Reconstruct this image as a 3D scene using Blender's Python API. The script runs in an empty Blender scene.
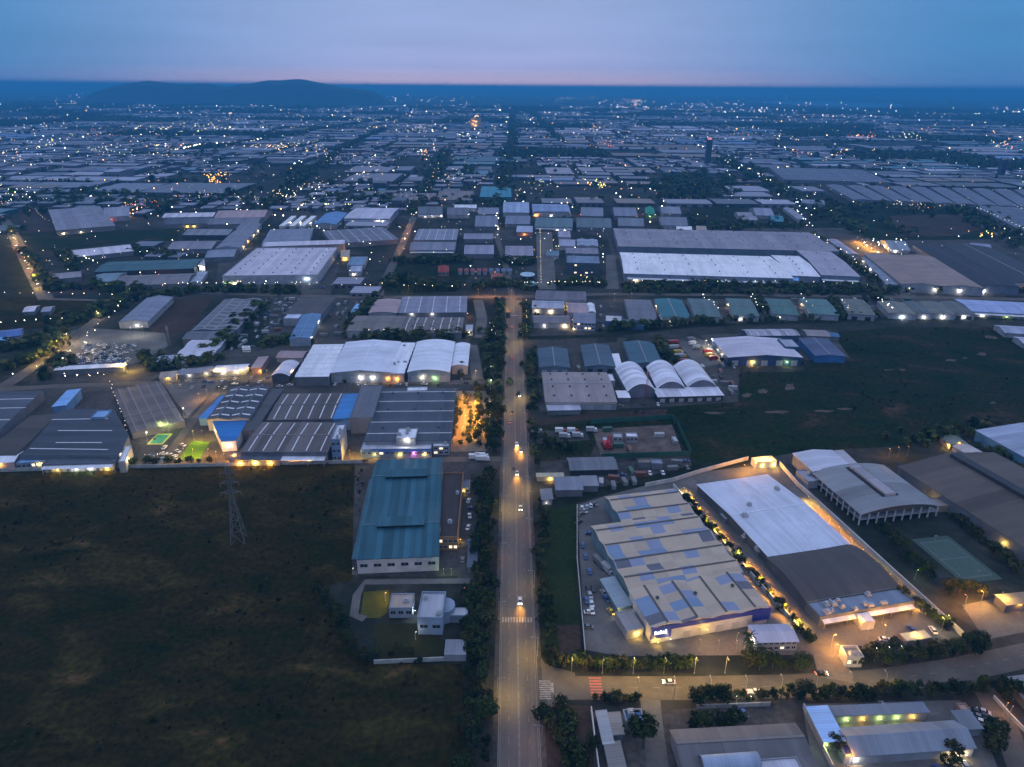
# Aerial view of an industrial estate at dusk: a long avenue, factory roofs, dark fields, lamps, hazy distance.
import bpy, math, random
import numpy as np
from mathutils import Matrix, Vector
random.seed(7)
rng = np.random.default_rng(11)
S = bpy.context.scene
COL = S.collection
PI = math.pi
# ------------------------------------------------------------------ camera (a drone 200 m above the ground)
W, HH, F = 1024, 767, 710.0
HC = 200.0
PITCH, ROLL = math.radians(22.6), math.radians(0.42)
CAM_M = Matrix.Translation((0, 0, HC)) @ Matrix.Rotation(PI / 2 - PITCH, 4, 'X') @ Matrix.Rotation(ROLL, 4, 'Z')
cam = bpy.data.cameras.new('camera')
cam.sensor_width = 36.0
cam.lens = F / W * 36.0
cam.clip_start = 1.0
cam.clip_end = 400000.0
camo = bpy.data.objects.new('camera', cam)
camo.matrix_world = CAM_M
COL.objects.link(camo)
S.camera = camo
R3 = CAM_M.to_3x3()
R3I = R3.inverted()

def G(u, v, z=0.0):
    """survey point: where on the plane at height z the photograph's pixel lies"""
    d = R3 @ Vector(((u - W / 2) / F, -(v - HH / 2) / F, -1.0))
    t = (z - HC) / d.z
    return Vector((d.x * t, d.y * t, z))

def PX(p):
    q = R3I @ (Vector(p) - Vector((0, 0, HC)))
    return (W / 2 - q.x / q.z * F, HH / 2 + q.y / q.z * F)

# ------------------------------------------------------------------ materials
MATS = {}
def _nt(name):
    m = bpy.data.materials.new(name)
    m.use_nodes = True
    nt = m.node_tree
    b = nt.nodes['Principled BSDF']
    return m, nt, b

def N(nt, t, **kw):
    n = nt.nodes.new(t)
    for k, v in kw.items():
        if k.startswith('i_'):
            n.inputs[k[2:].replace('_', ' ')].default_value = v
        else:
            setattr(n, k, v)
    return n

def link(nt, a, ao, b, bi):
    nt.links.new(a.outputs[ao], b.inputs[bi])

def c4(c, k=1.0):
    return (c[0] * k, c[1] * k, c[2] * k, 1)

def mat_plain(name, col, rough=0.7, metal=0.0, var=0.15, scale=0.4):
    if name in MATS: return MATS[name]
    m, nt, b = _nt(name)
    tc = N(nt, 'ShaderNodeTexCoord')
    no = N(nt, 'ShaderNodeTexNoise'); no.inputs['Scale'].default_value = scale; no.inputs['Detail'].default_value = 4
    link(nt, tc, 'Object', no, 'Vector')
    r = N(nt, 'ShaderNodeValToRGB')
    r.color_ramp.elements[0].color = c4(col, 1 - var); r.color_ramp.elements[0].position = .3
    r.color_ramp.elements[1].color = c4(col, 1 + var); r.color_ramp.elements[1].position = .7
    link(nt, no, 'Fac', r, 'Fac'); link(nt, r, 'Color', b, 'Base Color')
    b.inputs['Roughness'].default_value = rough
    b.inputs['Metallic'].default_value = metal
    MATS[name] = m
    return m

def mat_roof(col, axis='x', rough=0.45, panel=6.0, contrast=0.12, streak=0.30, tag=''):
    """profiled sheet roof: panels side by side along axis, rain streaks down the slope, stains"""
    key = ('roof', tuple(col), axis, panel, contrast, streak, tag)
    if key in MATS: return MATS[key]
    m, nt, b = _nt('sheet_roof')
    tc = N(nt, 'ShaderNodeTexCoord')
    sp = N(nt, 'ShaderNodeSeparateXYZ'); link(nt, tc, 'Object', sp, 'Vector')
    along = 'X' if axis == 'x' else 'Y'
    info = N(nt, 'ShaderNodeObjectInfo')
    dv = N(nt, 'ShaderNodeMath', operation='DIVIDE'); link(nt, sp, along, dv, 0); dv.inputs[1].default_value = panel
    fl = N(nt, 'ShaderNodeMath', operation='FLOOR'); link(nt, dv, 0, fl, 0)
    ad = N(nt, 'ShaderNodeMath', operation='ADD'); link(nt, fl, 0, ad, 0)
    mu = N(nt, 'ShaderNodeMath', operation='MULTIPLY'); link(nt, info, 'Random', mu, 0); mu.inputs[1].default_value = 977.0
    link(nt, mu, 0, ad, 1)
    wn = N(nt, 'ShaderNodeTexWhiteNoise', noise_dimensions='1D'); link(nt, ad, 0, wn, 'W')
    mp = N(nt, 'ShaderNodeMapping'); link(nt, tc, 'Object', mp, 'Vector')
    mp.inputs['Scale'].default_value = (0.5, .03, .05) if axis == 'x' else (.03, .5, .05)
    n1 = N(nt, 'ShaderNodeTexNoise'); n1.inputs['Scale'].default_value = 1.0; n1.inputs['Detail'].default_value = 3
    link(nt, mp, 0, n1, 'Vector')
    n2 = N(nt, 'ShaderNodeTexNoise'); n2.inputs['Scale'].default_value = .045; n2.inputs['Detail'].default_value = 5
    link(nt, tc, 'Object', n2, 'Vector')
    fine = N(nt, 'ShaderNodeMath', operation='FRACT')
    dv2 = N(nt, 'ShaderNodeMath', operation='DIVIDE'); link(nt, sp, along, dv2, 0); dv2.inputs[1].default_value = 1.1
    link(nt, dv2, 0, fine, 0)
    seam = N(nt, 'ShaderNodeMath', operation='GREATER_THAN'); link(nt, fine, 0, seam, 0); seam.inputs[1].default_value = .86
    def scale_add(src, k, prev):
        q = N(nt, 'ShaderNodeMath', operation='MULTIPLY_ADD')
        nt.links.new(src, q.inputs[0]); q.inputs[1].default_value = k
        if isinstance(prev, float): q.inputs[2].default_value = prev
        else: nt.links.new(prev, q.inputs[2])
        return q.outputs[0]
    f = scale_add(wn.outputs['Value'], contrast * 2, 1.0 - contrast - streak - .26)
    f = scale_add(n1.outputs['Fac'], streak * 2, f)
    f = scale_add(n2.outputs['Fac'], .62, f)
    f = scale_add(seam.outputs[0], -.16, f)
    mix = N(nt, 'ShaderNodeVectorMath', operation='SCALE')
    mix.inputs[0].default_value = col
    nt.links.new(f, mix.inputs['Scale'])
    # rust and dirt that has settled in irregular patches
    n3 = N(nt, 'ShaderNodeTexNoise'); n3.inputs['Scale'].default_value = .06; n3.inputs['Detail'].default_value = 6; n3.inputs['Roughness'].default_value = .7
    link(nt, tc, 'Object', n3, 'Vector')
    rr = N(nt, 'ShaderNodeMapRange'); rr.inputs[1].default_value = .55; rr.inputs[2].default_value = .72; rr.inputs[4].default_value = .34; link(nt, n3, 'Fac', rr, 0)
    mxr = N(nt, 'ShaderNodeMixRGB'); link(nt, rr, 0, mxr, 'Fac'); link(nt, mix, 0, mxr, 1)
    q_ = min(1, sum(col) / .7); mxr.inputs[2].default_value = c4((.06 * q_ + col[0] * .35, .042 * q_ + col[1] * .33, .035 * q_ + col[2] * .32))
    link(nt, mxr, 0, b, 'Base Color')
    b.inputs['Roughness'].default_value = max(.6, rough)
    b.inputs['Metallic'].default_value = 0.0
    b.inputs['Specular IOR Level'].default_value = .15
    MATS[key] = m
    return m

def mat_ground(name, cols, scale=.02, rough=.95, detail=8, bump=0.0, stretch=(1, 1, 1), mott=.4):
    """earth, turf, concrete: several tones broken up by two sizes of noise"""
    if name in MATS: return MATS[name]
    m, nt, b = _nt(name)
    tc = N(nt, 'ShaderNodeTexCoord')
    mp = N(nt, 'ShaderNodeMapping'); mp.inputs['Scale'].default_value = stretch
    link(nt, tc, 'Object', mp, 'Vector')
    n1 = N(nt, 'ShaderNodeTexNoise'); n1.inputs['Scale'].default_value = scale; n1.inputs['Detail'].default_value = detail
    n1.inputs['Roughness'].default_value = .62; n1.inputs['Distortion'].default_value = .6
    link(nt, mp, 0, n1, 'Vector')
    r = N(nt, 'ShaderNodeValToRGB')
    els = r.color_ramp.elements
    k = len(cols)
    for i, c in enumerate(cols):
        pos = .28 + .44 * i / max(1, k - 1)
        if i < 2: e = els[i]; e.position = pos
        else: e = els.new(pos)
        e.color = c4(c)
    link(nt, n1, 'Fac', r, 'Fac')
    n2 = N(nt, 'ShaderNodeTexNoise'); n2.inputs['Scale'].default_value = scale * 14; n2.inputs['Detail'].default_value = 5
    link(nt, tc, 'Object', n2, 'Vector')
    mr = N(nt, 'ShaderNodeMapRange'); mr.inputs[1].default_value = .25; mr.inputs[2].default_value = .75
    mr.inputs[3].default_value = 1 - mott; mr.inputs[4].default_value = 1 + mott
    link(nt, n2, 'Fac', mr, 0)
    vm = N(nt, 'ShaderNodeVectorMath', operation='SCALE')
    link(nt, r, 'Color', vm, 0); link(nt, mr, 0, vm, 'Scale')
    link(nt, vm, 0, b, 'Base Color')
    b.inputs['Roughness'].default_value = rough
    b.inputs['Specular IOR Level'].default_value = .04
    if bump:
        bp = N(nt, 'ShaderNodeBump'); bp.inputs['Strength'].default_value = bump; bp.inputs['Distance'].default_value = 1.0
        link(nt, n2, 'Fac', bp, 'Height'); link(nt, bp, 0, b, 'Normal')
    MATS[name] = m
    return m

def mat_emit(name, col, k):
    key = ('emit', name)
    if key in MATS: return MATS[key]
    m, nt, b = _nt(name)
    b.inputs['Base Color'].default_value = c4((.6, .6, .6))
    b.inputs['Emission Color'].default_value = c4(col)
    b.inputs['Emission Strength'].default_value = k
    if 'town_lamp' in name and not name.endswith('_2') or 'town_lamp' in name and name.endswith('_3'): m.cycles.emission_sampling = 'NONE'
    MATS[key] = m
    return m

def mat_leaf(name, col, var=.45):
    if name in MATS: return MATS[name]
    m, nt, b = _nt(name)
    ge = N(nt, 'ShaderNodeNewGeometry')
    oi = N(nt, 'ShaderNodeObjectInfo')
    r = N(nt, 'ShaderNodeMapRange'); r.inputs[3].default_value = 1 - var; r.inputs[4].default_value = 1 + var
    link(nt, ge, 'Random Per Island', r, 0)
    r2 = N(nt, 'ShaderNodeMapRange'); r2.inputs[3].default_value = .7; r2.inputs[4].default_value = 1.35
    link(nt, oi, 'Random', r2, 0)
    mm = N(nt, 'ShaderNodeMath', operation='MULTIPLY'); link(nt, r, 0, mm, 0); link(nt, r2, 0, mm, 1)
    vm = N(nt, 'ShaderNodeVectorMath', operation='SCALE'); vm.inputs[0].default_value = col
    link(nt, mm, 0, vm, 'Scale'); link(nt, vm, 0, b, 'Base Color')
    b.inputs['Roughness'].default_value = .8
    b.inputs['Specular IOR Level'].default_value = .04
    MATS[name] = m
    return m

LCOL = {'w': (1, .93, .78), 'c': (.85, .97, 1), 'y': (1, .60, .10), 'o': (1, .40, .045), 'g': (.72, 1, .25), 'r': (1, .16, .08), 'p': (1, .2, .35), 'a': (1, .76, .38)}

# ------------------------------------------------------------------ mesh builder
class MB:
    def __init__(s): s.v, s.f, s.m = [], [], []
    def face(s, pts, mi=0):
        i = len(s.v); s.v += [tuple(p) for p in pts]; s.f.append(tuple(range(i, i + len(pts)))); s.m.append(mi)
    def box(s, x0, x1, y0, y1, z0, z1, mi=0, bottom=True):
        i = len(s.v)
        s.v += [(x0, y0, z0), (x1, y0, z0), (x1, y1, z0), (x0, y1, z0), (x0, y0, z1), (x1, y0, z1), (x1, y1, z1), (x0, y1, z1)]
        fs = [(4, 5, 6, 7), (0, 1, 5, 4), (1, 2, 6, 5), (2, 3, 7, 6), (3, 0, 4, 7)]
        if bottom: fs.append((3, 2, 1, 0))
        for f in fs: s.f.append(tuple(i + k for k in f)); s.m.append(mi)
    def prism(s, pts, z0, z1, mi=0, mtop=None):
        """vertical prism over a counter-clockwise polygon"""
        n = len(pts); i = len(s.v)
        s.v += [(p[0], p[1], z0) for p in pts] + [(p[0], p[1], z1) for p in pts]
        for k in range(n):
            q = (k + 1) % n; s.f.append((i + k, i + q, i + n + q, i + n + k)); s.m.append(mi)
        s.f.append(tuple(i + n + k for k in range(n))); s.m.append(mi if mtop is None else mtop)
        s.f.append(tuple(i + n - 1 - k for k in range(n))); s.m.append(mi)
    def slab(s, top, t, mi=0):
        """a sheet with thickness t below the given top polygon"""
        n = len(top); i = len(s.v)
        s.v += [tuple(p) for p in top] + [(p[0], p[1], p[2] - t) for p in top]
        s.f.append(tuple(i + k for k in range(n))); s.m.append(mi)
        s.f.append(tuple(i + n + n - 1 - k for k in range(n))); s.m.append(mi)
        for k in range(n):
            q = (k + 1) % n; s.f.append((i + k, i + n + k, i + n + q, i + q)); s.m.append(mi)
    def tube(s, p0, p1, r0, r1=None, n=6, mi=0):
        p0, p1 = Vector(p0), Vector(p1); r1 = r0 if r1 is None else r1
        d = (p1 - p0).normalized(); a = d.orthogonal().normalized(); b = d.cross(a)
        i = len(s.v)
        for p, r in ((p0, r0), (p1, r1)):
            for k in range(n):
                t = 2 * PI * k / n; s.v.append(tuple(p + a * (r * math.cos(t)) + b * (r * math.sin(t))))
        for k in range(n):
            q = (k + 1) % n; s.f.append((i + k, i + q, i + n + q, i + n + k)); s.m.append(mi)
        s.f.append(tuple(i + n - 1 - k for k in range(n))); s.m.append(mi)
        s.f.append(tuple(i + n + k for k in range(n))); s.m.append(mi)
    def mesh(s, name, mats):
        me = bpy.data.meshes.new(name)
        me.from_pydata(s.v, [], s.f)
        if not isinstance(mats, (list, tuple)): mats = [mats]
        for m in mats: me.materials.append(m)
        if len(mats) > 1: me.polygons.foreach_set('material_index', s.m)
        me.update()
        return me

def ob(name, me, parent=None, loc=(0, 0, 0), rot=0.0):
    o = bpy.data.objects.new(name, me); COL.objects.link(o)
    if parent is not None: o.parent = parent
    o.location = loc
    if rot: o.rotation_euler = (0, 0, rot)
    return o

def tag(o, label=None, cat=None, group=None, kind=None):
    if label: o['label'] = label
    if cat: o['category'] = cat
    if group: o['group'] = group
    if kind: o['kind'] = kind
    return o

def empty(name, loc, rot, label, cat, group=None):
    o = bpy.data.objects.new(name, None); COL.objects.link(o)
    o.location = loc; o.rotation_euler = (0, 0, rot); o.empty_display_size = 1
    return tag(o, label, cat, group)

MESHC = {}
def cached(key, fn):
    if key not in MESHC: MESHC[key] = fn()
    return MESHC[key]

def light(parent, loc, col, power, radius=.3, spot=None, rot=None):
    key = ('L', col, round(power), radius, spot)
    def mk():
        l = bpy.data.lights.new('lamp_light', 'SPOT' if spot else 'POINT')
        l.color = LCOL[col]; l.energy = power; l.shadow_soft_size = radius
        if spot: l.spot_size = spot; l.spot_blend = .6
        return l
    o = bpy.data.objects.new('lamp_light', cached(key, mk)); COL.objects.link(o)
    o.parent = parent; o.location = loc
    if rot: o.rotation_euler = rot
    return o

# ------------------------------------------------------------------ palette
WHITE = (.66, .67, .72); LILAC = (.52, .50, .57); PALE = (.40, .41, .46); GREY = (.20, .21, .245); SLATE = (.085, .098, .125)
DARK = (.042, .048, .062); BROWN = (.135, .112, .105); TAN = (.36, .29, .24); TEAL = (.030, .098, .132); GTEAL = (.06, .15, .155)
BLUE = (.045, .16, .40); LBLUE = (.20, .38, .66); PINK = (.34, .25, .26); GREEN = (.05, .12, .10); RED = (.26, .05, .045); OLIVE = (.16, .155, .13)
NAVY = (.03, .04, .20)
M_GLASS = mat_plain('window_glass', (.02, .025, .035), .15, 0, .3)
M_DOOR = mat_plain('roller_door', (.30, .32, .36), .5, 0, .1)
M_DARK = mat_plain('dark_opening', (.012, .012, .014), .8)
M_METAL = mat_plain('galvanised_steel', (.30, .31, .32), .5, .4)
M_UNIT = mat_plain('roof_unit', (.34, .35, .38), .6)
M_CONC = mat_plain('weathered_concrete', (.34, .33, .31), .9, 0, .25)
M_TRANSL = mat_plain('translucent_sheet', (.62, .62, .66), .5, 0, .1)
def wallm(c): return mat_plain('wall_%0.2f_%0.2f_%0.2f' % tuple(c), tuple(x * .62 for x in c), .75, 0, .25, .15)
# dusk sky by height: the glow band over the horizon ahead, and the bluer sides
SKY_MID = [(0.0, (5, 3.1, 2.7)), (.006, (1.9, 1.3, 1.4)), (.0125, (.86, .70, .92)), (.024, (.48, .53, .86)), (.05, (.38, .475, .79)), (.122, (.33, .45, .76)), (.3, (.40, .48, .72)), (.6, (.60, .73, 1.12)), (1.0, (.66, .80, 1.20))]
SKY_SIDE = [(0.0, (.40, .65, 1.1)), (.006, (.24, .44, .80)), (.0125, (.13, .31, .62)), (.024, (.10, .29, .58)), (.05, (.085, .28, .57)), (.122, (.095, .30, .62)), (.3, (.32, .42, .66)), (.6, (.60, .73, 1.12)), (1.0, (.66, .80, 1.20))]
NISH = 0.10
HAZE_COL = (.085, .46, .85, 1); HAZE_D = 1.35e-4
HAZE_TOP = 290.0
HK = .72      # storeys of this estate are low
FOOT = []      # footprints (centre x, y, angle, half w, half d) so that later things keep clear
def fit(q, h):
    """rectangle (centre, angle, width, depth) through four surveyed roof corners BL BR FR FL at height h"""
    P = [G(q[i], q[i + 1], h) for i in (0, 2, 4, 6)]
    c = sum(P, Vector()) / 4
    u = (P[1] - P[0] + P[2] - P[3]) / 2
    v = (P[0] - P[3] + P[1] - P[2]) / 2
    dist = c.length
    au = math.atan2(u.y, u.x); av = math.atan2(v.y, v.x) - PI / 2
    eu = dist * dist / (F * HC) / max(u.length, 1) * 1.0
    ev = dist / F / max(v.length, 1) * 1.4
    wu, wv = 1 / eu ** 2, 1 / ev ** 2
    a = (au * wu + av * wv) / (wu + wv)
    ux = Vector((math.cos(a), math.sin(a), 0)); vy = Vector((-math.sin(a), math.cos(a), 0))
    w = abs(u.dot(ux)); d = abs(v.dot(vy))
    return c, a, max(w, 3), max(d, 3)

def roof_profile(kind, n, lo, hi, rise):
    """points (t, z) across the ridge direction"""
    out = []
    L = (hi - lo) / n
    for i in range(n):
        a = lo + i * L
        if kind == 'g': out += [(a, 0), (a + L / 2, rise), (a + L, 0)]
        elif kind == 'a':
            k = 8
            out += [(a + L * j / k, rise * math.sin(PI * j / k) ** .8 if 0 < j < k else 0) for j in range(k + 1)]
        elif kind == 'm': out += [(a, 0), (a + L, rise)]
        elif kind == 's': out += [(a, 0), (a + L * .85, rise), (a + L, 0)]
    return out

def building(kind, label, cat, h, roof, q, rc, wc=PALE, n=1, rise=None, sky=0, doors=0, win=None, units=0, vents=0,
             monitor=0, floods=(), parapet=.7, rmat=None, group=None, over=.5, awning=None, capc=None, skym=None, panel=6.0, contrast=.12,
             fascia=None, frame=False, ang=None, cols=0):
    hk = HK if h >= 5 else 1.0
    h *= hk
    c, a, w, d = fit(q, h)
    if ang is not None: a = math.radians(ang)
    root = empty(kind, (c.x, c.y, 0), a, label, cat, group)
    FOOT.append((c.x, c.y, a, w / 2, d / 2))
    wm = wallm(wc)
    hx, hy = w / 2, d / 2
    rk, ax = roof[0], (roof[1] if len(roof) > 1 else 'x')
    mw, mr = MB(), MB()
    if rk == 'f':
        mw.box(-hx, hx, -hy, hy, 0, h - .02, bottom=False)
        rm = rmat or mat_roof(rc, 'x', .8, panel, contrast)
        mr.box(-hx + .3, hx - .3, -hy + .3, hy - .3, h, h + .18)
        t = .3
        mw.box(-hx - .02, hx + .02, -hy - .02, -hy + t, h - .01, h + parapet)
        mw.box(-hx - .02, hx + .02, hy - t, hy + .02, h - .01, h + parapet)
        mw.box(-hx - .02, -hx + t, -hy + t + .001, hy - t - .001, h - .01, h + parapet)
        mw.box(hx - t, hx + .02, -hy + t + .001, hy - t - .001, h - .01, h + parapet)
        top = lambda x, y: h + .19
    elif rk == 'h':
        rise = rise or .22 * min(w, d)
        mw.box(-hx + .4, hx - .4, -hy + .4, hy - .4, 0, h, bottom=False)
        rm = rmat or mat_roof(rc, 'x', .8, panel, contrast)
        k = min(hx, hy) * .9
        e = [(-hx, -hy, h), (hx, -hy, h), (hx, hy, h), (-hx, hy, h)]
        r0, r1 = ((-hx + k, 0, h + rise), (hx - k, 0, h + rise)) if w >= d else ((0, -hy + k, h + rise), (0, hy - k, h + rise))
        if w >= d: fs = [(e[0], e[1], r1, r0), (e[2], e[3], r0, r1), (e[1], e[2], r1), (e[3], e[0], r0)]
        else: fs = [(e[0], e[1], r0), (e[2], e[3], r1), (e[1], e[2], r1, r0), (e[3], e[0], r0, r1)]
        for f in fs: mr.slab([Vector(p) + Vector((0, 0, .02)) for p in f], .15)
        top = lambda x, y: h + rise
    else:
        span = (d if ax == 'x' else w) / n
        if rise is None: rise = {'g': .085, 'a': .2, 'm': .06, 's': .16}[rk] * span
        lo, hi = (-hy, hy) if ax == 'x' else (-hx, hx)
        prof = roof_profile(rk, n, lo, hi, rise)
        ex = hx if ax == 'x' else hy
        P3 = (lambda s, t, z: (s, t, z)) if ax == 'x' else (lambda s, t, z: (t, s, z))
        # walls: a box to the eaves plus the gable faces
        if cols:
            pass
        else:
            mw.box(-hx, hx, -hy, hy, 0, h - .05, bottom=False)
        for s in (-ex, ex):
            for (t0, z0), (t1, z1) in zip(prof, prof[1:]):
                if t1 - t0 < 1e-6: continue
                mw.face([P3(s, t0, h - .06), P3(s, t1, h - .06), P3(s, t1, h + z1), P3(s, t0, h + z0)])
        rm = rmat or mat_roof(rc, ax, .45, panel, contrast)
        E = ex + over
        th = .25
        zo = .12
        for (t0, z0), (t1, z1) in zip(prof, prof[1:]):
            if t1 - t0 < 1e-6: continue
            s = (z1 - z0) / (t1 - t0)
            a0 = t0 - (over if abs(t0 - lo) < 1e-6 else 0); a1 = t1 + (over if abs(t1 - hi) < 1e-6 else 0)
            y0, y1 = z0 + s * (a0 - t0), z1 + s * (a1 - t1)
            top4 = [P3(-E, a0, h + zo + y0), P3(E, a0, h + zo + y0), P3(E, a1, h + zo + y1), P3(-E, a1, h + zo + y1)]
            if ax != 'x': top4 = top4[::-1]
            mr.slab(top4, th)
        def top(x, y):
            t = y if ax == 'x' else x
            for (t0, z0), (t1, z1) in zip(prof, prof[1:]):
                if t0 <= t <= t1 and t1 > t0: return h + zo + z0 + (z1 - z0) * (t - t0) / (t1 - t0)
            return h + zo
    if mw.f: ob('wall', mw.mesh('wall', wm), root)
    ro = ob('roof', mr.mesh('roof', rm), root)
    # cap flashing along each ridge / valley gutters
    if rk == 'g' and d * w > 500:
        L = (hi - lo) / n
        cm = wallm(capc) if capc else mat_plain('ridge_gap', (.09, .08, .075), .8) if rmat else mat_plain('ridge_flashing_%0.2f' % rc[2], tuple(min(.8, x * 1.15 + .005) for x in rc), .5)
        for i in range(n):
            m = MB(); t = lo + (i + .5) * L
            if ax == 'x': m.box(-hx, hx, -.45, .45, 0, .14)
            else: m.box(-.45, .45, -hy, hy, 0, .14)
            z = h + rise + .13
            ob('ridge_cap', m.mesh('ridge_cap', cm), root, (0, t, z) if ax == 'x' else (t, 0, z))
    if sky:
        # translucent strips laid down the slopes
        if ax == 'x' and rk in 'gas':
            L = (hi - lo) / n
            def mk():
                m = MB()
                for i in range(n):
                    for (f0, f1) in ((.03, .47), (.53, .97)):
                        t0, t1 = lo + (i + f0) * L, lo + (i + f1) * L
                        e = .32 if not skym else 2.2
                        m.slab([(-e, t0, top(0, t0) + .05), (e, t0, top(0, t0) + .05), (e, t1, top(0, t1) + .05), (-e, t1, top(0, t1) + .05)], .08)
                return m.mesh('skylight', skym or M_TRANSL)
            me = mk()
            for k in range(sky): ob('skylight', me, root, (-hx + w * (k + .5) / sky, 0, 0))
        elif rk in 'gas':
            L = (hi - lo) / n
            m = MB()
            for i in range(n):
                for (f0, f1) in ((.06, .44), (.56, .94)):
                    t0, t1 = lo + (i + f0) * L, lo + (i + f1) * L
                    e = .8 if not skym else 2.4
                    m.slab([(t0, -e, top(t0, 0) + .05), (t1, -e, top(t1, 0) + .05), (t1, e, top(t1, 0) + .05), (t0, e, top(t0, 0) + .05)], .08)
            me = m.mesh('skylight', skym or M_TRANSL)
            for k in range(sky): ob('skylight', me, root, (0, -hy + d * (k + .5) / sky, 0))
        else:
            m = MB(); m.box(-.8, .8, -hy * .85, hy * .85, 0, .1); me = m.mesh('skylight', skym or M_TRANSL)
            for k in range(sky): ob('skylight', me, root, (-hx + w * (k + .5) / sky, 0, h + .2))
    if monitor:
        # raised ridge ventilators
        L = (hi - lo) / n
        for i in range(n):
            t = lo + (i + .5) * L
            m = MB(); e = ex * .78 if monitor == 1 else ex * .6
            vw = max(1.2, L * (.05 if monitor == 1 else .085))
            q4 = lambda s0, s1, t0, t1, z0, z1, mi=0: m.box(s0, s1, t0, t1, z0, z1, mi) if ax == 'x' else m.box(t0, t1, s0, s1, z0, z1, mi)
            q4(-e, e, -vw * .7, vw * .7, -.3, 1.2, 1)
            q4(-e - .4, e + .4, -vw, vw, 1.2, 1.5, 0)
            ob('ridge_vent', m.mesh('ridge_vent', [rm, M_DARK]), root, (0, t, h + rise + .1) if ax == 'x' else (t, 0, h + rise + .1))
    if vents:
        def mv():
            m = MB(); m.tube((0, 0, -.4), (0, 0, .7), .5, .5, 8); m.tube((0, 0, .7), (0, 0, 1.2), .85, .3, 8)
            return m.mesh('roof_vent', mat_plain('dark_vent', (.05, .05, .055), .7))
        me = cached('roof_vent', mv)
        nx = max(1, round(math.sqrt(vents * w / d))); ny = max(1, round(vents / nx))
        for i in range(nx):
            for j in range(ny):
                x, y = -hx + w * (i + .5) / nx, -hy + d * (j + .62) / ny
                ob('roof_vent', me, root, (x, y, top(x, y)))
    if units:
        r_ = random.Random(label)
        for k in range(units):
            m = MB(); sx, sy = r_.uniform(.6, 1.5), r_.uniform(.6, 1.3)
            m.box(-sx, sx, -sy, sy, 0, r_.uniform(.9, 1.8)); m.box(-sx * .6, sx * .6, -sy * .6, sy * .6, .9, 2.0)
            x, y = r_.uniform(-.8, .8) * hx, r_.uniform(-.8, .8) * hy
            ob('roof_unit', m.mesh('roof_unit', M_UNIT), root, (x, y, top(x, y)))
    if doors:
        dw, dh = min(5.0, w / doors * .5), min(5.0, h * .62)
        def md():
            m = MB(); m.box(-dw / 2, dw / 2, -.08, .05, 0, dh)
            for k in range(1, 6): m.box(-dw / 2 + .1, dw / 2 - .1, -.12, -.081, dh * k / 6 - .04, dh * k / 6)
            return m.mesh('roller_door', M_DOOR if random.random() < .7 else M_DARK)
        me = md()
        for k in range(doors): ob('roller_door', me, root, (-hx + w * (k + .5) / doors, -hy - .05, .02))
    if win:
        rows, ncol = win[0], win[1]
        lit = win[2] if len(win) > 2 else 0
        ww, wh = min(3.2, w / ncol * .62), min(1.6, h / rows * .45)
        def mwn(g, nm):
            m = MB(); m.box(-ww / 2, ww / 2, -.05, .04, 0, wh, 0); t = .12
            for (x0, x1, z0, z1) in ((-ww / 2 - t, ww / 2 + t, -t, 0), (-ww / 2 - t, ww / 2 + t, wh, wh + t), (-ww / 2 - t, -ww / 2, 0, wh), (ww / 2, ww / 2 + t, 0, wh), (-.05, .05, 0, wh)):
                m.box(x0, x1, -.11, -.052, z0, z1, 1)
            return m.mesh('window', [g, M_UNIT])
        m0 = mwn(M_GLASS, 'w')
        m1 = mwn(mat_emit('lit_window', (1, .8, .5), 1.6), 'l') if lit else m0
        r_ = random.Random(label)
        for i in range(rows):
            for k in range(ncol):
                z = h * (i + .45) / rows
                ob('window', m1 if r_.random() < lit else m0, root, (-hx + w * (k + .5) / ncol, -hy - .06, z))
    if awning:
        m = MB(); dep, z = awning[0], min(awning[1] * hk, h * .8)
        m.slab([(-hx * .96, -hy - dep, z), (hx * .96, -hy - dep, z), (hx * .96, -hy - .03, z + .5), (-hx * .96, -hy - .03, z + .5)], .15)
        ob('canopy', m.mesh('canopy', mat_roof(WHITE if sum(rc) > .3 else rc, 'x', .5, 6, .1)), root)
        k = max(2, int(w / 9))
        mp = MB(); mp.box(-.15, .15, -.15, .15, 0, z - .2); me = mp.mesh('post', M_METAL)
        for i in range(k + 1): ob('post', me, root, (-hx * .94 + 1.88 * hx * i / k, -hy - dep + .3, 0))
    if fascia:
        fc, fz0, fz1 = fascia[0], fascia[1] * hk, fascia[2] * hk
        m = MB(); m.box(-hx - .05, hx + .05, -hy - .35, -hy - .02, fz0, fz1)
        ob('fascia', m.mesh('fascia', mat_plain('fascia_%.2f_%.2f' % (fc[0], fc[2]), fc, .5)), root)
    if cols:
        mp = MB(); mp.box(-.3, .3, -.3, .3, 0, h - .1); me = mp.mesh('column', wallm(WHITE))
        for i in range(cols):
            t = i / (cols - 1)
            ob('column', me, root, (-hx + w * t, -hy + .3, 0))
        k = max(2, int(cols * d / w))
        for i in range(1, k + 1): ob('column', me, root, (-hx + .3, -hy + d * i / k - .3 * (i == k), 0))
        m = MB(); m.box(-hx + 4, hx, -hy + 4, hy, 0, h - .1); ob('wall', m.mesh('wall', wm), root)
        m = MB(); m.box(-hx, hx, -hy, hy, h * .45, h * .45 + .4); ob('mezzanine', m.mesh('mezzanine', wallm(PALE)), root)
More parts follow.
